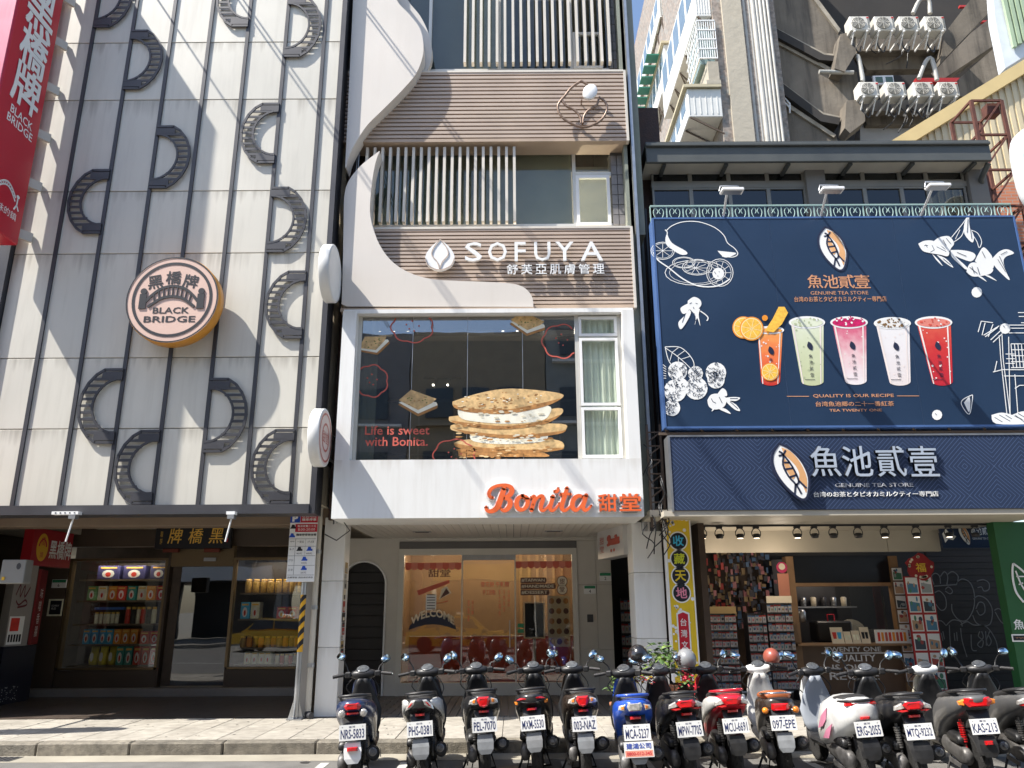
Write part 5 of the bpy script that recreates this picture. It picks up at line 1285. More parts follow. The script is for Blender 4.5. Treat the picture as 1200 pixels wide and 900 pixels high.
# ------------------------------------------------------------------ billboard
bx0_, bx1_ = AX(781,499,YT), AX(1186,251,YT); bz0, bz1 = AZ(930,499,YT), AZ(930,256,YT)
bi = thing('billboard', 'large navy billboard with five printed drink cups and white line drawings under the windows', 'billboard', ((bx0_+bx1_)/2,YT,bz0))
sx = [bx0_, AX(914,376,YT), AX(1064,376,YT), bx1_]
for a, b in zip(sx[:-1], sx[1:]): MB().box(a+0.004,b-0.004,YT,YT+0.05,bz0,bz1).build('panel', navy, bi)
for a in sx[1:-1]: MB().box(a-.0035,a+.0035,YT+.004,YT+.03,bz0,bz1).build('panel_seam', mat('seam_blue',(0.12,0.17,0.26),0.5), bi)
MB().box(bx0_-0.03,bx0_,YT-0.01,YT+0.28,bz0-0.02,bz1+0.02).box(bx1_,bx1_+0.03,YT-0.01,YT+0.28,bz0-0.02,bz1+0.02).box(bx0_,bx1_,YT-0.008,YT+0.28,bz1,bz1+0.03).box(bx0_,bx1_,YT-0.008,YT+0.28,bz0-0.03,bz0).build('edge_frame', mat('navy_edge',(0.06,0.12,0.28),0.4), bi)
fb = face_map(YT)
B_ = lambda px, py: (AX(px,py,YT), AZ(px,py,YT))
S1 = 0.18333
def b1(x, y): return B_(760+x*S1, 250+y*S1)
def b2_(x, y): return B_(980+x*S1, 240+y*S1)
def b3(x, y): return B_(760+x*S1, 370+y*S1)
def b4(x, y): return B_(980+x*S1, 360+y*S1)
tint = mat('faint_line', (0.30,0.38,0.50), 0.5)
def leaf_logo(fn, mp, w0, nmw, nmc, nmk, parent, depth=0.0):
    # fn maps local (x 0..1, y 0..1 up) to face coordinates
    out = spl([(0.25,1.0),(0.55,0.90),(0.85,0.68),(1.0,0.40),(0.93,0.10),(0.80,0.0),(0.60,0.05),(0.25,0.28),(0.03,0.55),(0.03,0.80),(0.25,1.0)],4)[:-1]
    q = MB(); put_poly(q, [fn(*p) for p in out][::-1], mp, w0+depth, 0)
    if depth:
        n = len(out); vs = [mp(*fn(*p),w0+depth) for p in out]+[mp(*fn(*p),0) for p in out]
        q.add(vs, [(i,i+n,(i+1)%n+n,(i+1)%n) for i in range(n)], 2)
    cop = spl([(0.30,0.93),(0.55,0.86),(0.80,0.66),(0.94,0.38),(0.88,0.12),(0.82,0.22),(0.72,0.34),(0.74,0.46),(0.66,0.60),(0.50,0.72),(0.38,0.80),(0.30,0.93)],3)[:-1]
    cop2 = spl([(0.30,0.76),(0.34,0.62),(0.42,0.48),(0.55,0.36),(0.62,0.46),(0.52,0.58),(0.36,0.74),(0.30,0.76)],3)[:-1]
    put_poly(q, [fn(*p) for p in cop], mp, w0+depth+0.002, 1); put_poly(q, [fn(*p) for p in cop2], mp, w0+depth+0.002, 1)
    sc = abs(fn(1,0)[0]-fn(0,0)[0])
    for l_ in ([(0.22,0.86),(0.34,0.80),(0.30,0.62),(0.42,0.42),(0.62,0.26),(0.74,0.10)],[(0.34,0.80),(0.55,0.60),(0.70,0.34),(0.62,0.26)],[(0.34,0.66),(0.50,0.66)],[(0.36,0.54),(0.58,0.56)],[(0.46,0.40),(0.66,0.44)],[(0.34,0.80),(0.20,0.78)],[(0.34,0.80),(0.42,0.88)],[(0.70,0.34),(0.90,0.20)],[(0.60,0.28),(0.55,0.10)]):
        put_stroke(q, [fn(*p) for p in spl(l_,3)], 0.055*sc, mp, w0+depth+0.004, 0, 2)
    cl = [fn(*p) for p in out]; put_stroke(q, cl+[cl[0]], 0.07*sc, mp, w0+depth+0.005, 0, 2)
    return q.build('leaf_emblem', [nmw, nmc, nmk], parent)
leaf_logo(lambda u, v: B_(958.5+u*34+ (1-v)*0, 317-v*51), fb, 0.004, wprint, mat('copper_leaf',(0.70,0.38,0.17),0.45), navyp, bi)
q = MB()
def btext(q, s, x0, x1, y0, y1, m=0, bold=0.0, mp=fb, w0=0.004):
    a = B_(x0,y1); b = B_(x1,y0); put_text(q, s, (a[0],b[0],a[1],b[1]), mp, w0, m=m, bold=bold)
for i, ch in enumerate('魚池貳壹'): btext(q, ch, 947+i*18.4, 963+i*18.4, 322, 338, bold=0.015)
btext(q,'GENUINE TEA STORE',950,1017,341,345.5); btext(q,'台湾のお茶とタピオカミルクティー専門店',931,1038,347,354,bold=0.02)
btext(q,'QUALITY IS OUR RECIPE',953,1047,461.5,466.5,bold=0.01); btext(q,'台湾魚池郷の二十一番紅茶',956,1047,470,476.5,bold=0.015); btext(q,'TEA TWENTY ONE',972,1033,479,482.5,bold=0.01)
put_stroke(q,[B_(922,464.5),B_(948,464.5)],0.01,fb); put_stroke(q,[B_(1051,464),B_(1077,464)],0.01,fb)
q.build('copper_lettering', copper, bi)['kind'] = 'stuff'
# cups as print
def grad(name, c0, c1, c2, z0, z1, mid=0.55, spots=None):
    if name in MATS: return MATS[name]
    m = bpy.data.materials.new(name); m.use_nodes = True; t = m.node_tree; L = t.links; b = t.nodes['Principled BSDF']; b.inputs['Roughness'].default_value = 0.45
    geo = _n(t,'ShaderNodeNewGeometry'); sp_ = _n(t,'ShaderNodeSeparateXYZ'); L.new(geo.outputs['Position'], sp_.inputs[0])
    no = _n(t,'ShaderNodeTexNoise'); no.inputs['Scale'].default_value = 9; no.inputs['Detail'].default_value = 4; L.new(geo.outputs['Position'], no.inputs['Vector'])
    ad = _n(t,'ShaderNodeMath',operation='MULTIPLY_ADD'); L.new(no.outputs[0], ad.inputs[0]); ad.inputs[1].default_value = (z1-z0)*0.5; L.new(sp_.outputs[2], ad.inputs[2])
    mr = _n(t,'ShaderNodeMapRange'); mr.inputs[1].default_value = z0+(z1-z0)*.25; mr.inputs[2].default_value = z1+(z1-z0)*.25; L.new(ad.outputs[0], mr.inputs[0])
    cr = _n(t,'ShaderNodeValToRGB'); e = cr.color_ramp.elements; e[0].color = tuple(c0)+(1,); e[1].color = tuple(c2)+(1,); k = e.new(mid); k.color = tuple(c1)+(1,)
    L.new(mr.outputs[0], cr.inputs[0]); L.new(cr.outputs[0], b.inputs['Base Color']); MATS[name] = m; return m
zc0, zc1 = AZ(1000,451,YT), AZ(1000,378,YT)
cupm = [grad('cup_orange',(0.55,0.03,0.02),(0.80,0.16,0.05),(0.85,0.40,0.10),zc0,zc1,0.4), grad('cup_green',(0.52,0.56,0.33),(0.60,0.64,0.42),(0.70,0.74,0.58),zc0,zc1),
        grad('cup_pink',(0.80,0.74,0.74),(0.78,0.55,0.56),(0.62,0.04,0.14),zc0,zc1,0.45), grad('cup_white',(0.76,0.68,0.66),(0.78,0.74,0.74),(0.80,0.78,0.77),zc0,zc1), grad('cup_red',(0.50,0.015,0.03),(0.58,0.03,0.03),(0.68,0.10,0.06),zc0,zc1)]
cups = [((886,918,387),(892,914,450)),((925,966,378),(939,965,450)),((973.5,1016,378),(990,1015.5,449)),((1024.5,1066.5,379),(1042,1067,450)),((1072.5,1115,378),(1092,1116.5,450))]
names = ['orange fruit tea','pale green milk tea','pink berry milk','white milk tea','red fruit tea']
dots = [mat('dot_orange',(0.85,0.38,0.05),0.5), mat('dot_green',(0.45,0.5,0.3),0.5), mat('dot_pink',(0.60,0.01,0.12),0.5,var=0.4,scale=20), mat('dot_brown',(0.22,0.12,0.04),0.5), mat('dot_red',(0.60,0.08,0.05),0.5)]
topc = [mat('top_orange',(0.80,0.35,0.12),0.5), mat('top_green',(0.68,0.72,0.55),0.5), dots[2], mat('top_white',(0.80,0.78,0.74),0.5), mat('top_red',(0.70,0.22,0.17),0.5)]
rnd = random.Random(11)
def mixp(a, b, t): return (a[0]+(b[0]-a[0])*t, a[1]+(b[1]-a[1])*t)
for i, ((xa,xb,yt),(xc,xd,yb)) in enumerate(cups):
    q = MB(); tl, tr, bl, br = (xa,yt),(xb,yt),(xc,yb),(xd,yb)
    rx = (xb-xa)/2; ry = 6.5 if i else 4; rbx = (xd-xc)/2
    body = [(tl[0]+1.5,tl[1]+1),(tr[0]-1,tr[1]+1)]
    bot = [((xc+xd)/2+rbx*math.cos(R(a)), yb-3+5*math.sin(R(a))) for a in range(0,181,15)]
    put_poly(q, [B_(*p) for p in ([(tr[0]-1,tr[1])]+bot+[(tl[0]+1.5,tl[1])])][::-1], fb, 0.004, 0)
    for k, (ga, gb) in enumerate(((0.06,0.11),(0.86,0.90))):
        put_poly(q, [B_(*mixp(tl,tr,ga)), B_(*mixp(tl,tr,gb)), B_(*mixp(bl,br,gb)), B_(*mixp(bl,br,ga))], fb, 0.0065, 5)
    put_poly(q, [B_(*p) for p in circ((xa+xb)/2,yt,rx+0.8,28,ry+0.8)], fb, 0.006, 1)
    put_poly(q, [B_(*p) for p in circ((xa+xb)/2,yt+0.3,rx-1.6,28,ry-1.4)], fb, 0.008, 2)
    for _ in range(46 if i in (2,3) else 20):
        a = rnd.uniform(0,6.28); r_ = math.sqrt(rnd.random())*0.8; px = (xa+xb)/2+rx*r_*math.cos(a); py = yt+ry*r_*math.sin(a)-(1.8 if i == 2 else 0)
        s = rnd.uniform(0.7,1.5); p = B_(px,py); put_poly(q, circ(p[0],p[1],s*k_*0.9,7), fb, 0.0095+rnd.random()*.001, 3 if rnd.random() < .8 else 1)
    for _ in range(14):
        t = rnd.uniform(0.1,0.9); v = rnd.uniform(0.1,0.95); p = B_(*mixp(mixp(tl,tr,t),mixp(bl,br,t),v)); put_poly(q, circ(p[0],p[1],0.007+0.012*rnd.random(),6), fb, 0.0066, 5 if i != 1 else 3)
    cxm = mixp(((xa+xb)/2,yt),((xc+xd)/2,yb),0.38)
    lf = [B_(cxm[0]+a*3.4+1, cxm[1]+b*5) for a, b in spl([(-.6,-1),(.4,-.6),(1,.2),(.7,1),(-.4,.7),(-1,0),(-.6,-1)],3)[:-1]]
    put_poly(q, lf[::-1], fb, 0.009, 4)
    for k, ch in enumerate('魚池貳壹'):
        c_ = mixp(((xa+xb)/2+1,yt),((xc+xd)/2+0.5,yb),0.55+k*0.10); a = B_(c_[0]-1.9,c_[1]+2.6); b = B_(c_[0]+1.9,c_[1]-2.2); put_text(q, ch, (a[0],b[0],a[1],b[1]), fb, 0.009, m=4)
    put_stroke(q, [B_(cxm[0]-5,yt+(yb-yt)*.93),B_(cxm[0]+7,yt+(yb-yt)*.93)],0.008,fb,0.009,0,4)
    o = q.build('drink_print', [cupm[i], wprint, topc[i], dots[i], navyp, mat('cup_highlight',(0.85,0.75,0.70),0.4)], bi); o['label'] = 'printed cup of '+names[i]+(' with orange slices' if i == 0 else '')
# orange slices on the first cup
q = MB()
orp, orl, orw = mat('orange_peel',(0.80,0.28,0.02),0.5), mat('orange_flesh',(0.85,0.48,0.06),0.5,var=0.2,scale=30), mat('orange_pith',(0.85,0.68,0.35),0.5)
def slice_(cx, cy, r_, w0):
    put_poly(q, [B_(*p) for p in circ(cx,cy,r_,26)], fb, w0, 0); put_poly(q, [B_(*p) for p in circ(cx,cy,r_*.90,26)], fb, w0+.001, 2); put_poly(q, [B_(*p) for p in circ(cx,cy,r_*.82,26)], fb, w0+.002, 1)
    for k in range(8):
        a = k*math.pi/4+.2; put_stroke(q, [B_(cx,cy),B_(cx+r_*.82*math.cos(a),cy+r_*.82*math.sin(a))], 0.008, fb, w0+.003, 0, 2)
slice_(871,384,13,0.010); slice_(880.5,385.5,14,0.014)
for pts in ([(896,388),(905,374),(912,360),(919,360),(923,367),(916,380),(906,390)],):
    put_poly(q, [B_(*p) for p in pts], fb, 0.018, 1)
put_poly(q, [B_(*p) for p in circ(896,373,3.5,10)], fb, 0.0165, 0); slice_(902,436,10.5,0.012)
q.build('fruit_print', [orp, orl, orw], bi)['kind'] = 'stuff'
# line drawings
q = MB(); LW = 0.011
wc = [0]
def wn(): wc[0] += 1; return 0.004+(wc[0] % 60)*0.00008
def ln(fn, pts, w_=LW, k=4, m=0): put_stroke(q, [fn(*p) for p in spl(pts,k)], w_, fb, wn(), 0, m)
def fl(fn, pts, m=0, k=4, w0=None): put_poly(q, [fn(*p) for p in (spl(pts+[pts[0]],k)[:-1] if k > 1 else pts)], fb, w0 or wn(), m)
ln(b1,[(115,110),(150,80),(220,55),(320,55),(420,90),(480,140),(505,190),(550,225),(570,260),(540,280),(470,275)],0.014)
ln(b1,[(105,105),(120,125),(110,170),(130,215),(220,265)],0.016)
fl(b1,[(118,130),(150,190),(235,240),(245,262),(200,262),(130,215),(108,170)]); fl(b1,[(440,240),(490,245),(560,255),(520,278),(480,280)])
for cx, cy, rx, ry in ((90,240,75,55),(225,315,72,35),(310,345,95,50),(455,380,85,88),(300,380,195,80)):
    pts = [b1(cx+rx*math.cos(a/20*2*math.pi), cy+ry*math.sin(a/20*2*math.pi)) for a in range(21)]; put_stroke(q, pts, LW, fb, 0.004)
    pts = [b1(cx+rx*.86*math.cos(a/20*2*math.pi), cy+ry*.86*math.sin(a/20*2*math.pi)) for a in range(21)]; put_stroke(q, pts, LW*.6, fb, 0.004)
for a in range(0,360,36): ln(b1,[(455,380),(455+70*math.cos(R(a)),380+72*math.sin(R(a)))],LW*.7,1); ln(b1,[(300,350),(300+80*math.cos(R(a)),350+38*math.sin(R(a)))],LW*.7,1)
for a in range(0,360,45): ln(b1,[(90,240),(90+62*math.cos(R(a)),240+45*math.sin(R(a)))],LW*.7,1)
ln(b1,[(30,250),(60,300),(130,350),(220,420),(320,465),(440,465),(520,420)],0.022); fl(b1,[(445+38*math.cos(a/12*6.28),386+38*math.sin(a/12*6.28)) for a in range(12)],0,1)
# small fish left, fish at bottom left
fl(b1,[(250,560),(290,535),(330,555),(335,590),(300,620),(255,610)]); fl(b1,[(255,575),(205,605),(215,640),(240,640),(260,610)]); fl(b1,[(262,615),(225,660),(190,700),(205,742),(240,700),(270,640)])
fl(b1,[(270,620),(300,660),(295,715),(310,670),(330,722),(320,650),(325,610)]); ln(b1,[(330,625),(365,650),(380,670),(372,688)],0.018)
fl(b3,[(375,540),(400,505),(450,500),(490,520),(495,560),(470,590),(420,600),(385,580)]); fl(b3,[(440,500),(470,465),(495,480),(498,515)]); fl(b3,[(490,525),(540,520),(585,525),(560,545),(520,545),(560,570),(585,608),(550,600),(500,555)]); fl(b3,[(440,590),(490,595),(525,628),(470,608)]); fl(b3,[(410,590),(403,612),(418,600)])
# berries
for kq, (cx, cy, r_) in enumerate(((185,355,62),(430,365,66),(300,370,48),(430,410,56),(170,480,72),(305,465,72),(150,590,52),(210,440,40))):
    fl(b3,[(cx+r_*math.cos(a/18*6.283),cy+r_*math.sin(a/18*6.283)) for a in range(18)],0,1,0.0045+0.0003*kq)
ln(b3,[(105,200),(190,200),(240,230),(280,280),(290,320),(270,340)],0.012); ln(b3,[(105,200),(125,280),(150,320)],0.012); ln(b3,[(105,205),(170,250),(230,300),(265,335)],0.012)
for a_ in ((150,235,190,205),(180,260,230,225),(205,280,265,260),(150,240,135,290),(190,268,190,310)): ln(b3,[(a_[0],a_[1]),(a_[2],a_[3])],0.009,1)
for k in range(6): ln(b3,[(88,310+k*18),(112,330+k*14)],0.010,1)
# right fish pair
fl(b2_,[(522,250),(560,232),(610,230),(650,250),(690,285),(720,300),(710,330),(660,320),(600,310),(550,295)]); fl(b2_,[(620,235),(660,208),(720,202),(752,245),(735,275),(715,300),(680,270)])
fl(b2_,[(730,290),(800,290),(870,305),(890,330),(860,362),(800,345),(760,330),(835,400),(820,410),(740,335)]); fl(b2_,[(640,320),(700,345),(748,402),(700,375),(655,335)]); fl(b2_,[(610,312),(650,350),(680,392),(640,355)])
fl(b2_,[(830,430),(850,380),(890,370),(940,400),(1000,410),(985,440),(930,455),(870,458)]); fl(b2_,[(885,360),(905,320),(940,272),(985,315),(998,345),(1005,400),(960,430),(915,390)])
fl(b2_,[(995,345),(1040,300),(1090,285),(1135,310),(1080,335),(1070,380),(1108,480),(1060,445),(1010,390)]); fl(b2_,[(900,455),(960,492),(930,462)]); fl(b2_,[(945,450),(1025,488),(980,455)])
ln(b2_,[(735,210),(800,130),(850,60)],0.012); ln(b2_,[(740,245),(800,200),(822,130)],0.012); fl(b2_,[(850,62),(818,120),(820,190),(868,242),(878,200),(850,130)]); ln(b2_,[(850,160),(900,180),(928,235),(912,275),(895,230),(850,165)],0.012); ln(b2_,[(760,220),(790,160)],0.01,1)
for fn, cx, cy, r_ in ((b2_,897,560,34),(b4,1078,137,34),(b4,643,689,33)): fl(fn,[(cx+r_*math.cos(a/12*6.28),cy+r_*math.sin(a/12*6.28)) for a in range(12)],0,1)
ln(b4,[(870,560),(810,590),(800,625),(848,685),(868,600),(870,560)],0.012); fl(b4,[(815,610),(850,575),(855,640),(845,670)])
# line drawn house
for pts in ([(1160,35),(1230,35)],[(1165,60),(1230,60)],[(1180,100),(1230,100)],[(1050,115),(1230,115)],[(1065,135),(1230,135)],[(1100,165),(1230,165)],[(1040,180),(1050,330),(1090,690)],[(1058,180),(1065,330),(1110,690)],[(1100,190),(1110,690)],[(1140,430),(1160,690)],[(1060,400),(1230,400)],[(1070,440),(1230,440)],[(1000,415),(1060,400)],[(1025,345),(1010,415)],[(1140,520),(1170,500),(1230,500)],[(1080,300),(1140,300)],[(1085,330),(1140,330)],[(1080,360),(1140,360)],
    [(925,90),(905,160)],[(925,90),(1000,100)],[(950,100),(930,180)],[(1000,110),(970,190)],[(1030,130),(950,190)],[(1050,150),(985,210)],[(1060,170),(1000,225)],[(940,180),(1040,120)]): ln(b4,pts,0.013,1)
for i in range(5):
    ln(b4,[(1115+i*22,235),(1130+i*22,390)],0.013,1); ln(b4,[(1115,235+i*38),(1230,235+i*38)],0.013,1)
fl(b4,[(990,690),(1050,675),(1110,685),(1160,710),(1230,745),(1020,745)]); fl(b4,[(1120,690),(1180,668),(1230,672),(1230,735),(1165,705)])
q.build('white_line_art', wprint, bi)['kind'] = 'stuff'
# blue details over the white drawings
q = MB(); rnd = random.Random(2)
for cx, cy, r_ in ((185,355,62),(430,365,66),(300,370,48),(430,410,56),(170,480,72),(305,465,72),(150,590,52)):
    for _ in range(int(r_*0.55)):
        a = rnd.uniform(0,6.28); s = math.sqrt(rnd.random())*r_*0.9; x, y = cx+s*math.cos(a), cy+s*math.sin(a); a0 = rnd.uniform(0,180)
        put_stroke(q, [b3(x+9*math.cos(R(a0+t)),y+9*math.sin(R(a0+t))) for t in range(0,181,45)], 0.008, fb, 0.0096)
for fn, L__ in ((b1,[[(262,580),(275,572)],[(300,575),(312,580)],[(285,600),(290,612)],[(235,640),(215,700)],[(290,640),(300,690)],[(420,375),(430,390)],[(450,372),(452,378)],[(440,400),(445,405)]]),
    (b2_,[[(570,255),(580,275)],[(560,262),(585,262)],[(610,260),(625,290),(600,305)],[(680,225),(700,260)],[(700,215),(730,250)],[(640,270),(700,300)],[(770,305),(830,330)],[(850,400),(900,440)],[(865,395),(880,440)],[(900,400),(915,450)],[(930,300),(950,340)],[(1050,320),(1090,300)],[(1030,350),(1080,430)],[(1040,330),(1100,460)],[(680,345),(730,385)],[(840,90),(835,180)],[(850,120),(865,220)]]),
    (b3,[[(400,530),(410,550),(430,560)],[(450,520),(470,560)],[(520,550),(570,595)],[(520,530),(570,530)]]),
    (b4,[[(1010,705),(1060,735)],[(1040,690),(1110,730)],[(1080,690),(1120,715)],[(1140,690),(1200,735)],[(1160,680),(1220,715)],[(1065,120),(1075,130)],[(630,680),(640,690)]])):
    for l_ in L__: put_stroke(q, [fn(*p) for p in l_], 0.010, fb, 0.0096)
q.build('ink_details', navy, bi)['kind'] = 'stuff'
# billboard struts & wires below
MB().box(bx0_+.1,bx1_+.4,YT+0.3,YT+0.36,bz0-0.16,bz0-0.09).box(bx0_-0.1,bx1_+0.5,YT+0.1,YT+0.14,bz0-0.11,bz0-0.07).build('support_rail', mat('rail_rust',(0.10,0.07,0.05),0.7), bi)
for k in range(10): MB().obox((bx0_+k*.55,YT+.1,bz0-.02),(bx0_+k*.55+.2,YT+.3,bz0-.2),.03,.03).build('strut', M['rail_rust'], bi)
# floodlights
for i, (xb_, xh, yh, lab) in enumerate(((848,860,222,'leftmost of three white floodlights on arms over the billboard'),(962,977,221,'middle one of three white floodlights on arms over the billboard'),(1079,1101,217,'rightmost of three white floodlights on arms over the billboard'))):
    a = at(xb_,253,YT+0.02); b = at(xh-8,yh+3,YT-1.0); t = thing('floodlight', lab, 'floodlight', tuple(a))
    MB().tube([a,b],0.018,8).build('arm', cleanw, t)
    MB().box(b.x-0.10,b.x+0.24,b.y-0.10,b.y+0.06,b.z-0.02,b.z+0.03,bev=0.01).build('lamp_head', cleanw, t)
    MB().box(b.x-0.07,b.x+0.21,b.y-0.08,b.y+0.04,b.z-0.026,b.z-0.021).build('lamp_glass', steel, t)
    MB().tube([(b.x-0.12,b.y,b.z+0.01),(b.x-0.10,b.y,b.z+0.10),(b.x+0.18,b.y,b.z+0.10),(b.x+0.2,b.y,b.z+0.03)],0.012,6).build('bracket', M['sign_orange'] if i == 9 else steel, t)
# ------------------------------------------------------------------ lower navy sign
lx0, lx1 = AX(790,597,YL), AX(790,597,YL)+5.9; lz0, lz1 = AZ(960,597,YL), AZ(960,511,YL)
ls = thing('shop_sign', 'long navy fascia sign with diagonal line pattern, leaf emblem and raised silver characters', 'sign', ((lx0+lx1)/2,YL,lz0))
MB().box(lx0,lx1,YL,YL+0.3,lz0,lz1).build('board', navy2, ls)
MB().box(lx0-0.03,lx0,YL-0.012,YL+0.3,lz0-0.02,lz1+0.02).box(lx0,lx1,YL-0.012,YL+0.3,lz1,lz1+0.025).build('trim', steel, ls)
fL = face_map(YL); q = MB(); s = 0.44
nx = int((lx1-lx0)/s)+1; nz = int((lz1-lz0)/s)+2
for i in range(nx):
    for j in range(nz):
        x0, z0 = lx0+i*s, lz0+j*s-0.25; o = (i+j) % 2
        for k in range(13):
            c_ = -1.8+k*0.3
            u0, u1 = (max(-1,-1-c_), min(1,1-c_)) if o else (max(-1,c_-1), min(1,c_+1))
            if u1-u0 < .05: continue
            f_ = (lambda u: u+c_) if o else (lambda u: -u+c_)
            A_ = [x0+s/2*(1+u0), z0+s/2*(1+f_(u0))]; C_ = [x0+s/2*(1+u1), z0+s/2*(1+f_(u1))]
            if A_[1] > C_[1]: A_, C_ = C_, A_
            if C_[1] <= lz0 or A_[1] >= lz1: continue
            def cut(P_, Q_, z): t = (z-P_[1])/(Q_[1]-P_[1]); return [P_[0]+(Q_[0]-P_[0])*t, z]
            if A_[1] < lz0: A_ = cut(A_, C_, lz0)
            if C_[1] > lz1: C_ = cut(A_, C_, lz1)
            if max(A_[0],C_[0]) < lx1: put_stroke(q, [A_,C_], 0.006, fL, 0.002)
q.build('line_pattern', mat('pattern_line',(0.10,0.14,0.24),0.5), ls)
SL = 0.26667
def L2(x, y): return (AX(880+x*SL,500+y*SL,YL), AZ(880+x*SL,500+y*SL,YL))
leaf_logo(lambda u, v: (L2(68+u*150,0)[0], L2(100,325-v*245)[1]), fL, 0.0, wprint, M['copper_leaf'], navyp, ls, depth=0.10)
silver = mat('silver_face', (0.55,0.62,0.72), 0.3, metal=0.3, var=0.1)
for ch, (a, b) in zip('魚池貳壹', ((255,385),(395,525),(545,670),(690,810))):
    q = MB(); p0, p1 = L2(a,222), L2(b,88); dx_ = (p1[0]-p0[0])*.06; put_text(q, ch, (p0[0]+dx_,p1[0]-dx_,p0[1],p1[1]), fL, 0.0, 0.06, bold=0.012, side=1); q.build('raised_character', [silver, black], ls)
q = MB(); p0, p1 = L2(370,266), L2(710,247); put_text(q,'GENUINE TEA STORE',(p0[0],p1[0],p0[1],p1[1]),fL,0.004,0.01,bold=0.0)
q.build('english_line', mat('grey_print',(0.42,0.43,0.46),0.5), ls)
q = MB(); p0, p1 = L2(275,310), L2(820,283); put_text(q,'台湾のお茶とタピオカミルクティー専門店',(p0[0],p1[0],p0[1],p1[1]),fL,0.004,0.01,bold=0.015)
q.build('japanese_line', wprint, ls)
# soffit, tracks, fascia
ivory = mat('ivory_panel', (0.46,0.42,0.34), 0.55, var=0.06)
Yf = 14.4
MB().box(lx0-0.15,lx1,YL+0.02,YL+0.35,lz0-0.085,lz0-0.004).build('sign_soffit_edge', ivory, tb)
MB().box(lx0-0.3,lx1,YL+0.35,Yf+0.6,lz0-0.05,lz0+0.05).build('soffit', ivory, tb)
MB().box(AX(813,640,Yf),AX(1040,640,Yf),Yf,Yf+0.1,AZ(950,647,Yf),lz0-0.05).build('fascia_panel', ivory, tb)
MB().box(AX(1040,640,Yf)+0.01,AX(1102,640,Yf),Yf+0.002,Yf+0.1,AZ(950,647,Yf),lz0-0.05).build('fascia_panel', ivory, tb)
tr = thing('lighting_track', 'long black lighting track along the ceiling under the navy fascia sign', 'lighting track', (3.4,12.6,lz0-.07))
Yk2 = 13.2; zt_ = lz0-0.055
MB().box(AX(818,610,Yk2),AX(1170,610,Yk2),Yk2-0.02,Yk2+0.02,zt_-0.03,zt_).build('rail', black, tr)
for i, px in enumerate((822,842,866,885,933,953,975,1004,1035,1072,1110,1141)):
    x = AX(px,612,Yk2); t = thing('track_spotlight', ('ring-shaped' if i not in (1,5) else 'stubby')+' black track spotlight on the ceiling, '+['first','second','third','fourth','fifth','sixth','seventh','eighth','ninth','tenth','eleventh','twelfth'][i]+' from the left', 'spotlight', (x,Yk2,zt_-.03), 'black spotlights on the ceiling track')
    MB().box(x-0.05,x+0.05,Yk2-0.025,Yk2+0.025,zt_-0.06,zt_-0.031).build('adapter', black, t)
    MB().tube([(x+0.075*math.cos(R(a)),Yk2,zt_-0.14+0.085*math.sin(R(a))) for a in range(-30,211,20)],0.008,6).build('yoke', black, t)
    MB().lathe([(0.05,0),(0.062,0.01),(0.062,0.06),(0.04,0.075)], (x,Yk2,zt_-0.22), n=16).build('lamp_head', black, t)
    MB().lathe([(0.045,-0.002),(0.045,0.004)], (x,Yk2,zt_-0.221), n=14).build('lamp_lens', mat('spot_lit',(1,0.85,0.65),0.3,emit=3.0,var=0) if i in (0,2,3,4,8,9,10) else char, t)
# back wall lines of the shops
YK = 14.9
K = lambda px, py=700: AX(px, py, YK)
KZ = lambda py, px=980: AZ(px, py, YK)
MB().box(K(800),K(930),YK+1.6,YK+1.7,0.15,3.2).build('shop_back', mat('shop_brown',(0.07,0.045,0.03),0.7,var=0.3,scale=5), tb)
MB().box(K(800)-0.1,K(800),12.9,YK+1.7,0.15,3.2).build('shop_side', M['shop_brown'], tb)
MB().box(K(700),K(1250),YK+1.71,YK+1.9,0.1,3.2).build('rear_wall', rdark, tb)
kw = mat('kiosk_wood', (0.30,0.175,0.085), 0.5, var=0.15, scale=6); kwd = mat('kiosk_panel', (0.14,0.085,0.05), 0.5, var=0.15, scale=5)
ki = thing('kiosk', 'wooden tea kiosk with serving counter and silver words on its lower panel', 'kiosk', (K(990),YK,0.15))
kx0, kx1 = K(924), K(1056)
zc_ = KZ(754)
MB().box(kx0,kx0+0.14,YK-0.05,YK+0.15,0.15,KZ(652)).build('upright', kw, ki); MB().box(kx1-0.14,kx1,YK-0.05,YK+0.15,0.15,KZ(652)).build('upright', kw, ki)
MB().box(kx0+.14,kx1-.14,YK-0.04,YK+0.15,KZ(687),KZ(683)).build('cross_rail', kw, ki)
MB().box(kx0+.14,kx1-.14,YK+0.02,YK+0.06,KZ(683),KZ(651)).build('upper_screen', mat('screen_black',(0.015,0.016,0.018),0.12,var=0), ki)
MB().box(kx0+0.02,kx1-0.02,YK-0.18,YK+0.4,zc_-0.04,zc_,bev=0.008).build('counter', kw, ki)
MB().box(kx0+.14,kx1-.14,YK-0.02,YK+0.05,0.15,zc_-0.04).build('lower_panel', kwd, ki)
MB().box(kx0+.14,K(1010),YK+1.2,YK+1.25,0.2,KZ(651)).build('back_shelf_wall', char, ki)
q = MB(); fk = face_map(YK-0.02)
for s, (a, b, y0, y1) in {'TWENTY ONE':(966,1032,758,763.5),'QUALITY':(975,1026,767,776.5),'IS OUR':(975,1020,778.5,785.5),'RECIPE':(972,1030,787.5,796.5)}.items():
    put_text(q, s, (AX(a,y1,YK),AX(b,y1,YK),AZ(990,y1,YK),AZ(990,y0,YK)), fk, 0.002, 0.015, bold=0.005)
put_stroke(q, [(AX(962,765,YK),AZ(990,765.3,YK)),(AX(1036,765,YK),AZ(990,765.3,YK))], 0.02, fk, 0.002, 0.01)
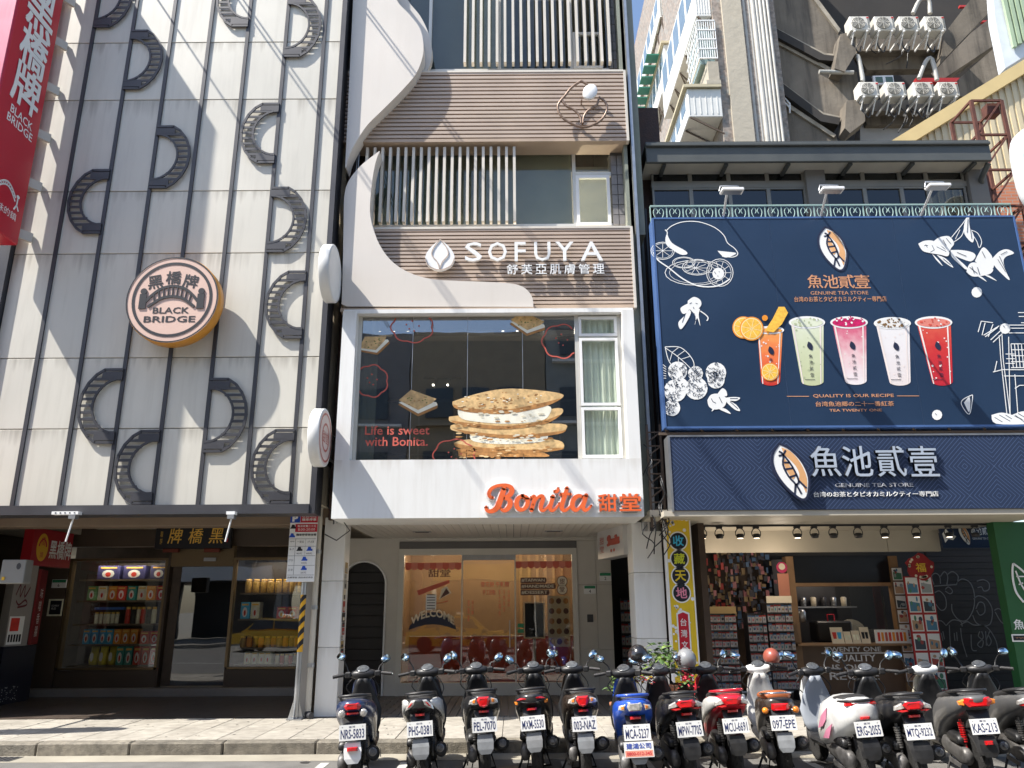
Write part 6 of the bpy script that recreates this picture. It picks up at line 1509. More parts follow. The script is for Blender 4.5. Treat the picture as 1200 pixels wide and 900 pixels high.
q.build('silver_lettering', mat('silver_letter',(0.6,0.6,0.62),0.3,metal=0.7), ki)
MB().box(K(1000),K(1040),YK+0.16,YK+0.17,zc_,KZ(687)).build('sliding_glass', M['clear_glass'], ki)
for i, (pa, pb, py, c, lab) in enumerate(((966,980,735,redb,'cream menu card with red and blue cups, leftmost on the kiosk counter'),(981,989,740,crm,'small cream menu card second from the left on the kiosk counter'),(990,999,739,crm,'small cream menu card in the middle of the kiosk counter'),(1000,1010,735,kprint,'cream menu card with dark squares on the kiosk counter'))):
    t = thing('menu_card', lab, 'menu card', (K(pa),YK-.1,zc_)); MB().prism([(K(pa),YK-0.15,zc_+.002),(K(pb),YK-0.15,zc_+.002),(K(pb),YK-0.08,KZ(py)),(K(pa),YK-0.08,KZ(py))],(0,0.012,0)).build('card', creamp, t)
    x0, x1 = K(pa), K(pb); q = MB(); mp = quad_map((x0,YK-0.15,zc_),(x1,YK-0.15,zc_),(x0,YK-0.08,KZ(py)),(0,-1,0))
    for j in range(2): put_poly(q, [(0.15+j*.4,0.3),(0.4+j*.4,0.3),(0.45+j*.4,0.7),(0.1+j*.4,0.7)], mp, 0.004, j)
    q.build('printed_cups', [c, blub if i == 0 else c], t)
ph = thing('photo_board', 'long white board of dessert photos at the right end of the kiosk counter', 'menu board', (K(1034),YK-.1,zc_))
MB().box(K(1016),K(1054),YK-0.14,YK-0.11,zc_+0.002,KZ(738)).build('board', wprint, ph)
q = MB()
for i in range(8):
    a = K(1018)+i*(K(1052)-K(1018))/8; put_poly(q, [(a+.01,zc_+.04),(a+.055,zc_+.04),(a+.055,KZ(741)),(a+.01,KZ(741))], face_map(YK-.14), 0.003, i % 3)
q.build('photos', [redb, orgb, pinkl], ph)
t = thing('coffee_machine', 'dark drink machine with a chrome top inside the kiosk', 'drink machine', (K(985),YK+.6,zc_))
MB().box(K(965),K(1008),YK+0.5,YK+0.9,zc_,zc_+0.38,bev=0.03).build('body', black, t); MB().tube([(K(978),YK+.45,zc_+.38),(K(978),YK+.45,zc_+.5),(K(986),YK+.45,zc_+.5),(K(986),YK+.45,zc_+.38)],0.012,6).build('handle', redsign, t); MB().lathe([(0.09,0),(0.09,0.2),(0.06,0.25)],(K(950),YK+.6,zc_+.35),n=14).build('tank', steel, t)
MB().box(K(935),K(1030),YK+1.0,YK+1.19,zc_+0.62,zc_+0.65).build('wall_shelf', steel, t)
for k in range(7): MB().lathe([(0.05,0),(0.06,0.16),(0.03,0.18)],(K(940)+k*0.2,YK+1.08,zc_+.65),n=10).build('container', [creamp,char,steel][k%3], t)
t = thing('bamboo_ornament', 'pale fan-shaped board behind the glass of the kiosk', 'board', (K(1010),YK+.8,zc_)); MB().prismXZ([(K(1012)+0.28*math.cos(R(a)),zc_+0.15+0.26*math.sin(R(a))) for a in range(0,181,20)],YK+.7,YK+.73).build('fan', mat('pale_board',(0.4,0.38,0.32),0.6), t)
# kiosk side strip of pictures + hanging poster board
def pic_board(name, label, pxa, pxb, pya, pyb, Y_, nc, nr, frame, seed, tilt=0.0):
    x0, x1 = AX(pxa,pyb,Y_), AX(pxb,pyb,Y_); z0, z1 = AZ(1000,pyb,Y_), AZ(1000,pya,Y_); t = thing(name, label, 'poster board', ((x0+x1)/2,Y_,z0))
    MB().box(x0,x1,Y_,Y_+0.03,z0,z1).build('board', frame, t); rnd = random.Random(seed)
    cs = [mat('pic_blue',(0.08,0.22,0.35),0.5), mat('pic_skin',(0.5,0.32,0.2),0.5), mat('pic_grey',(0.35,0.38,0.38),0.5), mat('pic_red',(0.4,0.07,0.06),0.5), mat('pic_dark',(0.05,0.07,0.09),0.5), mat('pic_green',(0.08,0.25,0.14),0.5)]
    w_ = (x1-x0)/nc; h = (z1-z0)/nr
    for i in range(nc):
        for j in range(nr):
            a, b = x0+i*w_+w_*.08, z0+j*h+h*.06; q = MB().box(a,a+w_*.84,Y_-0.006,Y_-0.0005,b,b+h*.88)
            mp = face_map(Y_-0.006)
            put_poly(q, [(a+w_*.06,b+h*.06),(a+w_*.78,b+h*.06),(a+w_*.78,b+h*.5),(a+w_*.06,b+h*.6)], mp, 0.002, rnd.randint(1,6))
            for _ in range(4):
                cx, cz = a+w_*rnd.uniform(.15,.7), b+h*rnd.uniform(.15,.75); put_poly(q, circ(cx,cz,w_*rnd.uniform(.06,.16),7,h*rnd.uniform(.08,.16)), mp, 0.003+.0005*_, rnd.randint(1,6))
            q.build('picture_card', [wprint]+cs, t)
    return t
pic_board('picture_strip','narrow strip of small pictures on the right post of the kiosk',1062,1076,665,800,YK-0.1,1,8,kwd,1)
pic_board('poster_board','tall board of colourful pictures with a red border hanging right of the kiosk',1078,1112,676,810,YK-0.5,2,6,mat('red_border',(0.42,0.03,0.03),0.5),2)
fr = thing('festive_ornament', 'red and gold festive ornament with a fortune character above the tall picture board', 'ornament', (AX(1078,665,YK-.5),YK-.5,AZ(1000,678,YK-.5)))
x0, x1 = AX(1062,664,YK-.55), AX(1094,664,YK-.55); z0, z1 = AZ(1000,680,YK-.55), AZ(1000,650,YK-.55)
q = MB(); mp = face_map(YK-.55); cx, cz = (x0+x1)/2, (z0+z1)/2; rnd = random.Random(6)
put_slab(q, [(cx+(x1-x0)/2*(1+.12*math.sin(k*2.3))*math.cos(k/20*6.283), cz+(z1-z0)/2*(1+.15*math.sin(k*1.7))*math.sin(k/20*6.283)) for k in range(20)], mp, 0, 0.02)
for _ in range(14): a = rnd.uniform(0,6.28); put_poly(q, circ(cx+(x1-x0)*.4*math.cos(a),cz+(z1-z0)*.4*math.sin(a),0.025,7), mp, 0.022, 2)
put_text(q,'福',(cx-.09,cx+.09,cz-.09,cz+.07),mp,0.024,0.004,m=1,bold=0.03); q.build('cut_out', [mat('festive_red',(0.30,0.015,0.015),0.5), mat('bright_gold',(0.8,0.5,0.05),0.4), creamp], fr)
# souvenir racks
def rack(name, label, pxa, pxb, pya, pyb, Y_, nr, nc, seed, hdr=None):
    x0, x1 = AX(pxa,pyb,Y_), AX(pxb,pyb,Y_); z1 = AZ(850,pya,Y_); z0 = 0.35; t = thing(name, label, 'display rack', ((x0+x1)/2,Y_,0.16)); rnd = random.Random(seed)
    MB().box(x0,x0+0.02,Y_+0.03,Y_+0.3,0.16,z1).box(x1-0.02,x1,Y_+0.03,Y_+0.3,0.16,z1).box(x0+.02,x1-.02,Y_+0.2,Y_+0.21,0.3,z1).build('rack_frame', char, t)
    if hdr: MB().box(x0,x1,Y_-0.02,Y_+0.0,z1,z1+0.12).build('header_card', hdr, t)
    cs = [mat('card_white',(0.42,0.40,0.40),0.5), mat('card_red',(0.45,0.04,0.03),0.5), mat('card_blue',(0.08,0.16,0.30),0.5), mat('card_pink',(0.5,0.2,0.22),0.5), mat('card_dark',(0.06,0.06,0.08),0.5), mat('card_tan',(0.35,0.24,0.12),0.5), mat('card_teal',(0.1,0.3,0.3),0.5)]
    h = (z1-z0)/nr; w_ = (x1-x0)/nc
    for j in range(nr):
        q = MB(); zb_ = z0+j*h
        for i in range(nc):
            a = x0+i*w_+w_*.06; hh = h*rnd.uniform(.72,.82); yy = Y_+rnd.uniform(0,.03); q.box(a,a+w_*.88,yy,yy+0.012,zb_,zb_+hh,m=0)
            mp = face_map(yy)
            put_poly(q, [(a,zb_+hh*.82),(a+w_*.88,zb_+hh*.82),(a+w_*.88,zb_+hh),(a,zb_+hh)], mp, 0.002, 1 if rnd.random() < .75 else 2)
            put_poly(q, circ(a+w_*.44+rnd.uniform(-.1,.1)*w_,zb_+hh*.42,w_*rnd.uniform(.18,.32),8,hh*rnd.uniform(.14,.26)), mp, 0.003, rnd.randint(2,6))
            put_poly(q, circ(a+w_*.44,zb_+hh*.36,w_*.12,6,hh*.10), mp, 0.004, rnd.randint(1,6))
        o = q.build('card_row', cs, t); o['kind'] = 'stuff'
        MB().box(x0,x1,Y_-0.015,Y_+0.05,zb_-0.02,zb_-0.005).build('rack_tray', char, t)
    return t
rack('postcard_rack','left revolving-style rack full of small packaged souvenirs in the gift shop entrance',833,870,719,812,14.3,9,8,21,mat('header_tan',(0.4,0.28,0.12),0.5))
rack('postcard_rack','right rack full of small packaged souvenirs in the gift shop entrance',884,906,719,812,14.25,8,5,22)
rack('sheet_rack','pale rack of narrow sticker sheets leaning beside the kiosk post',906,936,707,790,14.4,9,7,23,creamp)
rack('postcard_rack','dark rack of postcards in the narrow doorway left of the white pillar',731,752,700,800,16.0,7,5,24)
pk = thing('banner', 'tall pink and orange banner with a round badge hanging beside the kiosk post', 'banner', (K(918),YK-.1,KZ(704)))
MB().box(K(911),K(924),YK-0.12,YK-0.11,KZ(705),KZ(672)).build('cloth', mat('salmon_cloth',(0.55,0.22,0.14),0.6), pk)
q = MB(); put_slab(q, circ(K(917),KZ(665),0.10,20), face_map(YK-.12), 0, 0.01, 0); put_poly(q, circ(K(917),KZ(664),0.06,14), face_map(YK-.12), 0.013, 1); q.build('badge', [mat('badge_pink',(0.55,0.03,0.12),0.5), creamp], pk)
rnd = random.Random(9)
hg = thing('hanging_goods', 'wall of small hanging red and brown trinkets at the back of the gift shop', 'merchandise', (K(860),YK+1.4,1.5)); hg['kind'] = 'stuff'; 
q = MB()
for _ in range(420):
    a = rnd.uniform(K(812),K(922)); z = rnd.uniform(1.2,2.75); w_ = rnd.uniform(.03,.08); h = rnd.uniform(.05,.14); y = YK+rnd.uniform(0.5,1.5)
    q.box(a,a+w_,y,y+.02,z,z+h,m=rnd.choice((3,4,5,4,4,5,2,4)) if K(848) > a or a > K(866) else rnd.choice((1,4,5)))
for n_ in ('label','category'): 
    pass
o = q.build('trinkets', [MATS[k] for k in ('card_white','card_red','card_blue','card_pink','card_dark','card_tan')], hg); o['kind'] = 'stuff'
# dark doorway left of the pillar
dw = thing('doorway_room', 'dark narrow shop entrance between the cafe wall and the white pillar', 'shop entrance', (1.9,16,0.15))
MB().box(FX(718),FX(760),YF+1.6,YF+1.7,0.15,3.2).build('back_wall', M['shop_brown'], dw); MB().box(FX(719),FX(760),YF+1.5,YF+1.59,2.25,2.9).build('cork_board', mat('cork_orange',(0.30,0.13,0.06),0.8), dw)
for k in range(6): MB().box(FX(722)+k*0.09,FX(722)+k*0.09+.06,YF+1.49,YF+1.499,2.35+0.12*(k%3),2.45+0.12*(k%3)).build('note', creamp, dw)
bnr = thing('vertical_banner', 'narrow vertical banner, navy over brown, on the left side of the white pillar', 'banner', (2.1,14,1.2))
Yb = 13.4; x0, x1 = AX(747,700,Yb), AX(753,700,Yb); MB().box(x0,x1,Yb,Yb+.03,AZ(750,757,Yb),AZ(750,682,Yb)).build('cloth', mat('banner_brown',(0.22,0.05,0.025),0.6), bnr)
q = MB().box(x0-.002,x1+.002,Yb-.004,Yb-.001,AZ(750,682,Yb),AZ(750,664,Yb)); q.build('navy_top', navyb, bnr); q = MB(); put_text(q,'名\n產\n伴\n手\n禮',(x0+.015,x1-.015,AZ(750,750,Yb),AZ(750,686,Yb)),face_map(Yb),0.003); q.build('characters', creamp, bnr)
# small navy sign, shutter with graffiti, green wall
Yn = 14.1; x0, x1 = AX(1103,627,Yn), AX(1167,627,Yn); z0, z1 = AZ(1135,642,Yn), AZ(1135,612,Yn)
ns = thing('small_sign', 'small navy hanging sign with leaf emblem and characters next to the green wall', 'sign', (x0,Yn,z0))
MB().box(x0,x1,Yn,Yn+0.06,z0,z1).build('board', navy2, ns)
leaf_logo(lambda u, v: (x0+(x1-x0)*(.32+u*.2), z0+(z1-z0)*(.1+v*.85)), face_map(Yn), 0.003, wprint, M['copper_leaf'], navyp, ns)
q = MB()
for i, ch in enumerate('魚池貳壹'): put_text(q,ch,(x0+(x1-x0)*(.55+i*.105),x0+(x1-x0)*(.64+i*.105),z0+(z1-z0)*.5,z0+(z1-z0)*.8),face_map(Yn),0.003,bold=.02)
put_text(q,'GENUINE TEA STORE',(x0+(x1-x0)*.56,x0+(x1-x0)*.95,z0+(z1-z0)*.32,z0+(z1-z0)*.40),face_map(Yn),0.003)
put_poly(q,[(x0+(x1-x0)*a,z0+(z1-z0)*b) for a, b in ((.02,.55),(.1,.75),(.16,.55),(.27,.45),(.2,.3),(.12,.35),(.05,.2))],face_map(Yn),0.003); q.build('lettering', wprint, ns)
Yg = 15.3
sh = thing('graffiti_shutter', 'dark roller shutter covered in pale outlined graffiti beside the green wall', 'roller shutter', (AX(1140,780,Yg),Yg,0.15))
x0, x1 = AX(1096,720,Yg), AX(1230,720,Yg); z = 0.15
while z < 2.75: MB().box(x0,x1,Yg,Yg+0.03,z+0.004,z+0.115).build('shutter_slat', mat('shutter_brown',(0.035,0.028,0.026),0.55,var=0.25,scale=3), sh); z += 0.118
MB().box(x0,x1,Yg+0.04,Yg+0.08,0.15,2.8).build('shutter_back', black, sh)
q = MB(); GS = 0.1889
def gp_(x, y): return (AX(1050+x*GS,600+y*GS,Yg), AZ(1050+x*GS,600+y*GS,Yg))
for pts in ([(235,450),(220,400),(245,380),(270,400),(275,445)],[(275,400),(300,370),(320,400),(315,450)],[(315,390),(350,370),(385,400),(375,450)],[(235,460),(375,450)],
    [(240,500),(270,490),(305,530),(310,590),(280,610),(245,570)],[(305,480),(325,465),(350,490),(335,508),(305,490)],[(375,440),(410,415),(460,440),(485,510),(480,600),(440,670),(390,670),(350,620),(345,570)],
    [(500,430),(540,420),(575,440),(575,480),(545,490),(530,465),(505,470)],[(480,540),(510,520),(560,540),(595,600),(590,680),(560,705),(500,690),(475,640)],[(495,600),(515,560),(545,570),(550,620),(520,640),(500,610)],
    [(610,610),(640,600),(680,650),(690,700),(650,680),(615,620)],[(240,680),(280,675),(310,705)],[(310,705),(350,670),(400,680),(410,710)],[(400,700),(440,680),(480,700),(560,712),(620,800),(630,880)],[(280,750),(290,800)],[(290,740),(300,790)],[(330,700),(335,800),(345,900)],[(360,750),(365,800)],[(375,745),(380,800)],[(400,720),(410,800),(440,900)],[(465,760),(470,850),(500,860)],
    [(520,740),(510,770),(540,800),(530,840),(505,820),(540,780),(530,740)],[(555,740),(560,830)],[(570,760),(590,800),(575,830),(560,800),(580,740)]):
    put_stroke(q, [gp_(*p) for p in spl(pts,4)], 0.018, face_map(Yg), 0.004)
q.build('graffiti', mat('graffiti_pale',(0.22,0.21,0.20),0.7), sh)
Ygr = 13.0
gw = thing('green_wall', 'dark green painted shop wall with a white outlined leaf at the right edge', 'wall', (AX(1180,700,Ygr),Ygr,0.15))
x0 = AX(1163,609,Ygr); MB().box(x0,x0+3,Ygr,Ygr+0.2,0.15,lz0-0.052).build('wall', mat('wall_green',(0.015,0.10,0.03),0.55,var=0.08), gw)
q = MB(); 
def g2(x, y): return (AX(1050+x*GS,600+y*GS,Ygr), AZ(1050+x*GS,600+y*GS,Ygr))
for pts, w_ in (([(725,320),(720,360),(725,430),(745,500),(790,560)],.03),([(725,320),(760,345),(800,380)],.03),([(740,365),(770,440),(800,490)],.022),([(745,400),(790,400)],.02),([(760,450),(785,440)],.02)): put_stroke(q,[g2(*p) for p in spl(pts,4)],w_,face_map(Ygr),.004,.01)
a = g2(735,730); b = g2(860,665); put_text(q,'魚池',(a[0],b[0],a[1],b[1]),face_map(Ygr),0.004,bold=.02); q.build('leaf_outline', wprint, gw)
q = MB(); a = g2(722,805); b = g2(900,757); put_poly(q,[(a[0],a[1]),(b[0],a[1]),(b[0],b[1]),(a[0],b[1])],face_map(Ygr),.004,0); put_poly(q,[(a[0]+.02,a[1]+.02),(b[0],a[1]+.02),(b[0],b[1]-.02),(a[0]+.02,b[1]-.02)],face_map(Ygr),.007,1); put_text(q,'TWENTY',(a[0]+.05,b[0],a[1]+.05,b[1]-.05),face_map(Ygr),.009,m=2); q.build('name_plate',[wprint,kprint,copper],gw)
# yellow vertical sign
Yy = 12.45
ys = thing('yellow_sign', 'tall yellow vertical sign with four coloured characters in black discs on the white pillar', 'sign', (AX(800,700,Yy),Yy,1))
x0, x1 = AX(784,680,Yy), AX(812,680,Yy); z0, z1 = AZ(800,800,Yy), AZ(800,602,Yy)
MB().box(x0,x1,Yy,Yy+0.16,z0,z1).build('box', mat('yellow_face',(0.72,0.50,0.02),0.4), ys)
MB().box(x0-0.02,x0,Yy-.006,Yy+0.17,z0,z1).box(x1,x1+0.02,Yy-.006,Yy+0.17,z0,z1).build('side_trim', cleanw, ys)
wd_ = x1-x0; cx = (x0+x1)/2-0.005; fyy = face_map(Yy)
q = MB(); zz = [AZ(800,y,Yy) for y in (634,655,675,695)]
for z in zz: put_poly(q, circ(cx,z,wd_*.40,26), fyy, 0.004, 0)
for z in zz: put_poly(q, circ(cx,z,wd_*.345,26), fyy, 0.0065, 1)
rnd = random.Random(12)
for _ in range(60):
    a = x0+rnd.uniform(.03,.97)*wd_; z = rnd.uniform(z0,z1); 
    if z > zz[0]+.05 or z < zz[3]-.1 or abs(a-cx) > wd_*.42: put_poly(q, circ(a,z,rnd.uniform(.01,.03),8), fyy, 0.0035, 0)
for z, ch, m_ in zip(zz,'收藏天地',(2,3,4,5)): put_text(q, ch, (cx-wd_*.23,cx+wd_*.23,z-wd_*.21,z+wd_*.23), fyy, 0.008, m=m_, bold=.035)
zb2, zt2 = z0+0.02, AZ(800,716,Yy)
put_poly(q, [(cx-wd_*.27,zb2),(cx+wd_*.27,zb2),(cx+wd_*.27,zt2-.03),(cx,zt2+.01),(cx-wd_*.27,zt2-.03)], fyy, .005, 0); put_poly(q, [(cx-wd_*.21,zb2),(cx+wd_*.21,zb2),(cx+wd_*.21,zt2-.05),(cx,zt2-.02),(cx-wd_*.21,zt2-.05)], fyy, .0065, 6)
for i, ch in enumerate('台灣文創'): z = zt2-.17-i*.165; put_text(q, ch, (cx-wd_*.13,cx+wd_*.13,z-.05,z+.06), fyy, .008, m=0, bold=.01)
q.build('printed_face', [wprint, kprint, mat('char_cyan',(0.05,0.45,0.70),0.5), mat('char_lime',(0.60,0.65,0.03),0.5), mat('char_yellow',(0.75,0.55,0.02),0.5), mat('char_pink',(0.75,0.25,0.35),0.5), redsign], ys)['kind'] = 'stuff'
# dark gap with pipes between the white box and the billboard
gpw = thing('gap_wall', 'dark narrow gap of brick, pipes and scaffolding between the white box and the billboard', 'wall', (2.4,12.9,0.15))
MB().box(AX(742,450,12.95),AX(800,560,12.95),12.95,13.2,3.0,11).build('wall', M['dark_brick_strip'], gpw)
for i, (px, r_, mt) in enumerate(((748,.05,steel),(756,.03,char),(763,.045,eavem),(770,.025,char))):
    x = AX(px,480,12.7); MB().tube([(x,12.7,2.9),(x,12.7,AZ(px,245,12.7))],r_,8).build('pipe', mt, gpw)
q = MB()
for k in range(7):
    z = lz0-0.2+k*0.22; q.obox((lx0-0.26,12.0,z),(lx0-0.05,12.0,z+.16),.02,.02); q.obox((lx0-0.26,12.0,z+.16),(lx0-.05,12.0,z+.16),.02,.02)
q.obox((lx0-0.26,12.0,lz0-.2),(lx0-0.26,12.0,lz1+.3),.035,.035); q.obox((lx0-0.05,12.0,lz0-.2),(lx0-0.05,12.0,lz1+.3),.035,.035); q.build('scaffold', M['rail_rust'], gpw)
q = MB(); rnd = random.Random(31)
for k in range(12):
    x = lx0-rnd.uniform(.05,.35); z = lz0+rnd.uniform(-.3,1.1); q.tube(spl([(x,11.9,z),(x+rnd.uniform(-.1,.1),11.8,z-.15),(x+rnd.uniform(-.1,.1),11.85,z-.3),(x+rnd.uniform(-.12,.12),11.9,z-.5)],3),.009,5)
q.build('loose_cables', black, gpw)
gc = thing('corner_wall', 'weathered green-grey corner wall at the right side of the narrow slatted building', 'wall', (xr+.2,12.3,5))
MB().box(xr+0.06,xr+0.30,12.2,13.4,AZ(750,275,12.2),17).build('wall', mat('mossy_wall',(0.26,0.27,0.235),0.8,dirt=0.5,dirtcol=(0.10,0.15,0.09),dscale=1.0), gc)
MB().box(xr+0.125,xr+0.175,12.1,12.199,3,17).build('pipe_chase', steel, gc)

for (xx, yy, e_) in ((K(835),13.9,6),(K(900),13.9,7),(K(990),YK+.35,9)):
    ld = bpy.data.lights.new('spot_light','POINT'); ld.energy = e_; ld.color = (1,.84,.66); ld.shadow_soft_size = .04
    lo = bpy.data.objects.new('spot_light', ld); COL.objects.link(lo); lo.location = (xx,yy,2.45)
# ------------------------------------------------------------------ concrete tower behind
YQ = 21.0
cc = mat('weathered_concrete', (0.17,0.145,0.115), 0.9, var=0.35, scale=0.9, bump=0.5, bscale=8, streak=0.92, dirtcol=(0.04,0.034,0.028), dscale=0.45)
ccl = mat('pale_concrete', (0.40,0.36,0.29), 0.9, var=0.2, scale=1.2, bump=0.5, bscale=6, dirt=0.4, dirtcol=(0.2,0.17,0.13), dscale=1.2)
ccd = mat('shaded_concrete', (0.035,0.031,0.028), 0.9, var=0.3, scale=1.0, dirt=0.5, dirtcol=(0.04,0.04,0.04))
tw = thing('concrete_tower', 'weathered grey concrete stair tower rising behind the low shop building', 'building', (8,YQ,0))
G = lambda px, py, Y_=YQ: (AX(px,py,Y_), AZ(px,py,Y_))
MB().box(AX(848,80,YQ),AX(871,80,YQ),YQ-0.4,YQ+0.6,5,30).build('column', ccl, tw)
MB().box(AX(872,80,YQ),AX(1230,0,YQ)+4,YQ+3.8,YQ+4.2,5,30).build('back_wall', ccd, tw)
MB().box(AX(872,80,YQ+1),AX(893,80,YQ+1),YQ+0.8,YQ+1.2,5,30).build('recess_wall', ccd, tw)
for i, px in enumerate((872,878,884,889,893,897,901,905)):
    x = AX(px,80,YQ-0.2); r_ = (0.05,0.085,0.05,0.09,0.055,0.06,0.05,0.045)[i]
    p = MB().tube([(x,YQ-0.2-0.03*i,5),(x,YQ-0.2-0.03*i,30)],r_,8).build('soil_pipe', mat('pvc_grey',(0.42,0.41,0.38),0.45,dirt=0.3), tw)
def slab(pts, y0, y1, name, m): 
    poly = [G(*p, y0) for p in pts]; tri_prism(poly[::-1] if False else poly, y0, y1).build(name, m, tw)
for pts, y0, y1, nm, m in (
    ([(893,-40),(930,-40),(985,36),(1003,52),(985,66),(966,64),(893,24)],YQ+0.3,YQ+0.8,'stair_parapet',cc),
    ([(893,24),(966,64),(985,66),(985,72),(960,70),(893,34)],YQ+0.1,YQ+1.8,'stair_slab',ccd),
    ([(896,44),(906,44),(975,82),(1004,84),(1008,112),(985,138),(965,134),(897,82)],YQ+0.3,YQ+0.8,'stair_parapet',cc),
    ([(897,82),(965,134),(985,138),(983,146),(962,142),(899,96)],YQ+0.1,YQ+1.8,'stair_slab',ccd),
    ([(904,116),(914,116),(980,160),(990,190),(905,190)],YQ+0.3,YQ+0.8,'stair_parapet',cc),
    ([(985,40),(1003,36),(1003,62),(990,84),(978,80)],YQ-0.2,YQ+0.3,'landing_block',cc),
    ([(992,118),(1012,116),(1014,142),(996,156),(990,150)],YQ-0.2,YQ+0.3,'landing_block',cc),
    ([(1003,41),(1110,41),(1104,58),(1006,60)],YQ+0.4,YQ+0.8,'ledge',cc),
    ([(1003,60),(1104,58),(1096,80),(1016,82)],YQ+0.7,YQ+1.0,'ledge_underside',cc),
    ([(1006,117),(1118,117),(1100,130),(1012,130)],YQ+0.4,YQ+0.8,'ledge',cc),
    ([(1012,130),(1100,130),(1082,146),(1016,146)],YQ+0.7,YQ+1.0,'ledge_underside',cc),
    ([(1106,40),(1160,-30),(1200,-30),(1165,8),(1102,74)],YQ+0.2,YQ+0.7,'ramp_parapet',cc),
    ([(1124,92),(1172,50),(1184,78),(1136,116),(1124,112)],YQ+0.2,YQ+0.7,'ramp_parapet',cc),
    ([(1008,146),(1085,146),(1085,190),(1008,190)],YQ+0.9,YQ+1.3,'white_wall',mat('dull_white',(0.42,0.42,0.43),0.8)),
    ([(1085,80),(1200,-10),(1200,30),(1100,96)],YQ+2.6,YQ+3.2,'rear_beam',cc)):
    slab(pts, y0, y1, nm, m)
for px0, px1, py0, py1 in ((914,955,24,66),(908,950,82,120)):
    a = G(px0,py1,YQ+3.5); b = G(px1,py0,YQ+3.5); MB().box(a[0],b[0],YQ+3.6,YQ+3.75,a[1],b[1]).build('louvre_window', char, tw)
a = G(1026,97,YQ+3.5); b = G(1048,86,YQ+3.5); f = MB().box(a[0],b[0],YQ+3.6,YQ+3.7,a[1],b[1]).build('window', cleanw, tw)
for k in (0,1): MB().box(a[0]+.08+k*(b[0]-a[0])/2,a[0]-.04+(k+1)*(b[0]-a[0])/2,YQ+3.58,YQ+3.6,a[1]+.08,b[1]-.08).build('pane', mat('green_pane',(0.10,0.16,0.13),0.2), f)
a = G(1074,96,YQ+2); b = G(1128,91,YQ+2); MB().box(a[0],b[0],YQ+2,YQ+2.2,a[1],b[1]).build('red_beam', mat('red_paint',(0.40,0.03,0.03),0.5), tw)
for y in (8,26,): 
    a = G(1125,y,YQ+3); MB().box(a[0],a[0]+2,YQ+3,YQ+3.1,a[1],a[1]+.08).build('red_beam', M['red_paint'], tw)
# handrail, hanging pipes
q = MB()
pts = [G(905,104),G(917,104),G(928,117),G(928,128)]
q.tube([(p[0],YQ+.2,p[1]) for p in pts],.03,6).tube([(G(905,110)[0],YQ+.2,G(905,110)[1]),(G(917,110)[0],YQ+.2,G(917,110)[1]),(G(928,122)[0],YQ+.2,G(928,122)[1])],.025,6).tube([(G(917,104)[0],YQ+.2,G(917,104)[1]),(G(917,122)[0],YQ+.2,G(917,122)[1])],.025,6); q.build('handrail', cleanw, tw)
for pts in ([(1003,66),(1006,68),(1011,92),(1010,96)],[(1077,92),(1085,72),(1092,70),(1098,94)],[(1070,16),(1078,0),(1088,0),(1090,16)],[(1000,85),(960,84)]):
    MB().tube([(G(*p,YQ-.1)[0],YQ-.1,G(*p,YQ-.1)[1]) for p in spl(pts,3)],.07,7).build('duct_pipe', M['pvc_grey'], tw)
# air conditioners
acw = mat('ac_white', (0.60,0.58,0.53), 0.5, var=0.14, dirt=0.25, dirtcol=(0.4,0.36,0.3), dscale=3)
def acunit(px, py, lab, grp):
    Y_ = YQ-0.5; a = G(px-10.5,py+9.5,Y_); b = G(px+10.5,py-7.5,Y_); x0, x1, z0, z1 = a[0], b[0], a[1], b[1]
    t = thing('air_conditioner', lab, 'air conditioner', ((x0+x1)/2,Y_,z0), grp)
    MB().box(x0,x1,Y_,Y_+0.42,z0,z1,bev=0.03).build('casing', acw, t)
    cx, cz, r_ = x0+(x1-x0)*.40, (z0+z1)/2, (z1-z0)*.40
    MB().lathe([(r_,0),(r_,0.015),(r_*.9,0.02)], (cx,Y_-0.018,cz), 'y', 20).build('fan_recess', mat('fan_grey',(0.20,0.20,0.19),0.5), t)
    q = MB()
    for rr in (0.95,0.75,0.55,0.35,0.15):
        q.tube([(cx+r_*rr*math.cos(k/16*6.2832),Y_-0.03,cz+r_*rr*math.sin(k/16*6.2832)) for k in range(17)],0.009,4)
    for k in range(8): q.obox((cx,Y_-.032,cz),(cx+r_*math.cos(k*.785),Y_-.032,cz+r_*math.sin(k*.785)),.02,.01)
    q.build('fan_grille', acw, t)
    q = MB()
    for k in range(6): z = z0+.1+k*(z1-z0-.2)/6; q.box(x1-(x1-x0)*.13,x1-.04,Y_-.012,Y_-.001,z,z+.03)
    q.build('side_grille', M['fan_grey'], t)['kind'] = 'stuff'
    MB().box(x1-(x1-x0)*.16,x1-.03,Y_-.012,Y_-.001,z1-.1,z1-.05).build('badge', M['red_paint'], t)
    for xx in (x0+.1,x1-.14): MB().obox((xx,Y_-.02,z0-.03),(xx,YQ+.45,z0-.03),.05,.05).obox((xx,Y_+.05,z0-.05),(xx,Y_+.4,z0-.38),.03,.03).build('wall_bracket', cleanw, t)
    MB().tube(spl([(x0+.2,Y_+.3,z0),(x0+.15,Y_+.3,z0-.3),(x0+.35,Y_+.4,z0-.5),(x0+.5,Y_+.5,z0-.2)],3),.025,5).build('refrigerant_hose', char, t)
ORDL = ['leftmost','second from the left','third from the left','rightmost']
for i, px in enumerate((1008,1037,1066,1096)): acunit(px,26,'white outdoor air conditioner, '+ORDL[i]+' in the upper row on the tower','air conditioners on the tower ledges')
for i, px in enumerate((1019,1050,1083,1112)): acunit(px,103,'white outdoor air conditioner, '+ORDL[i]+' in the lower row on the tower','air conditioners on the tower ledges')
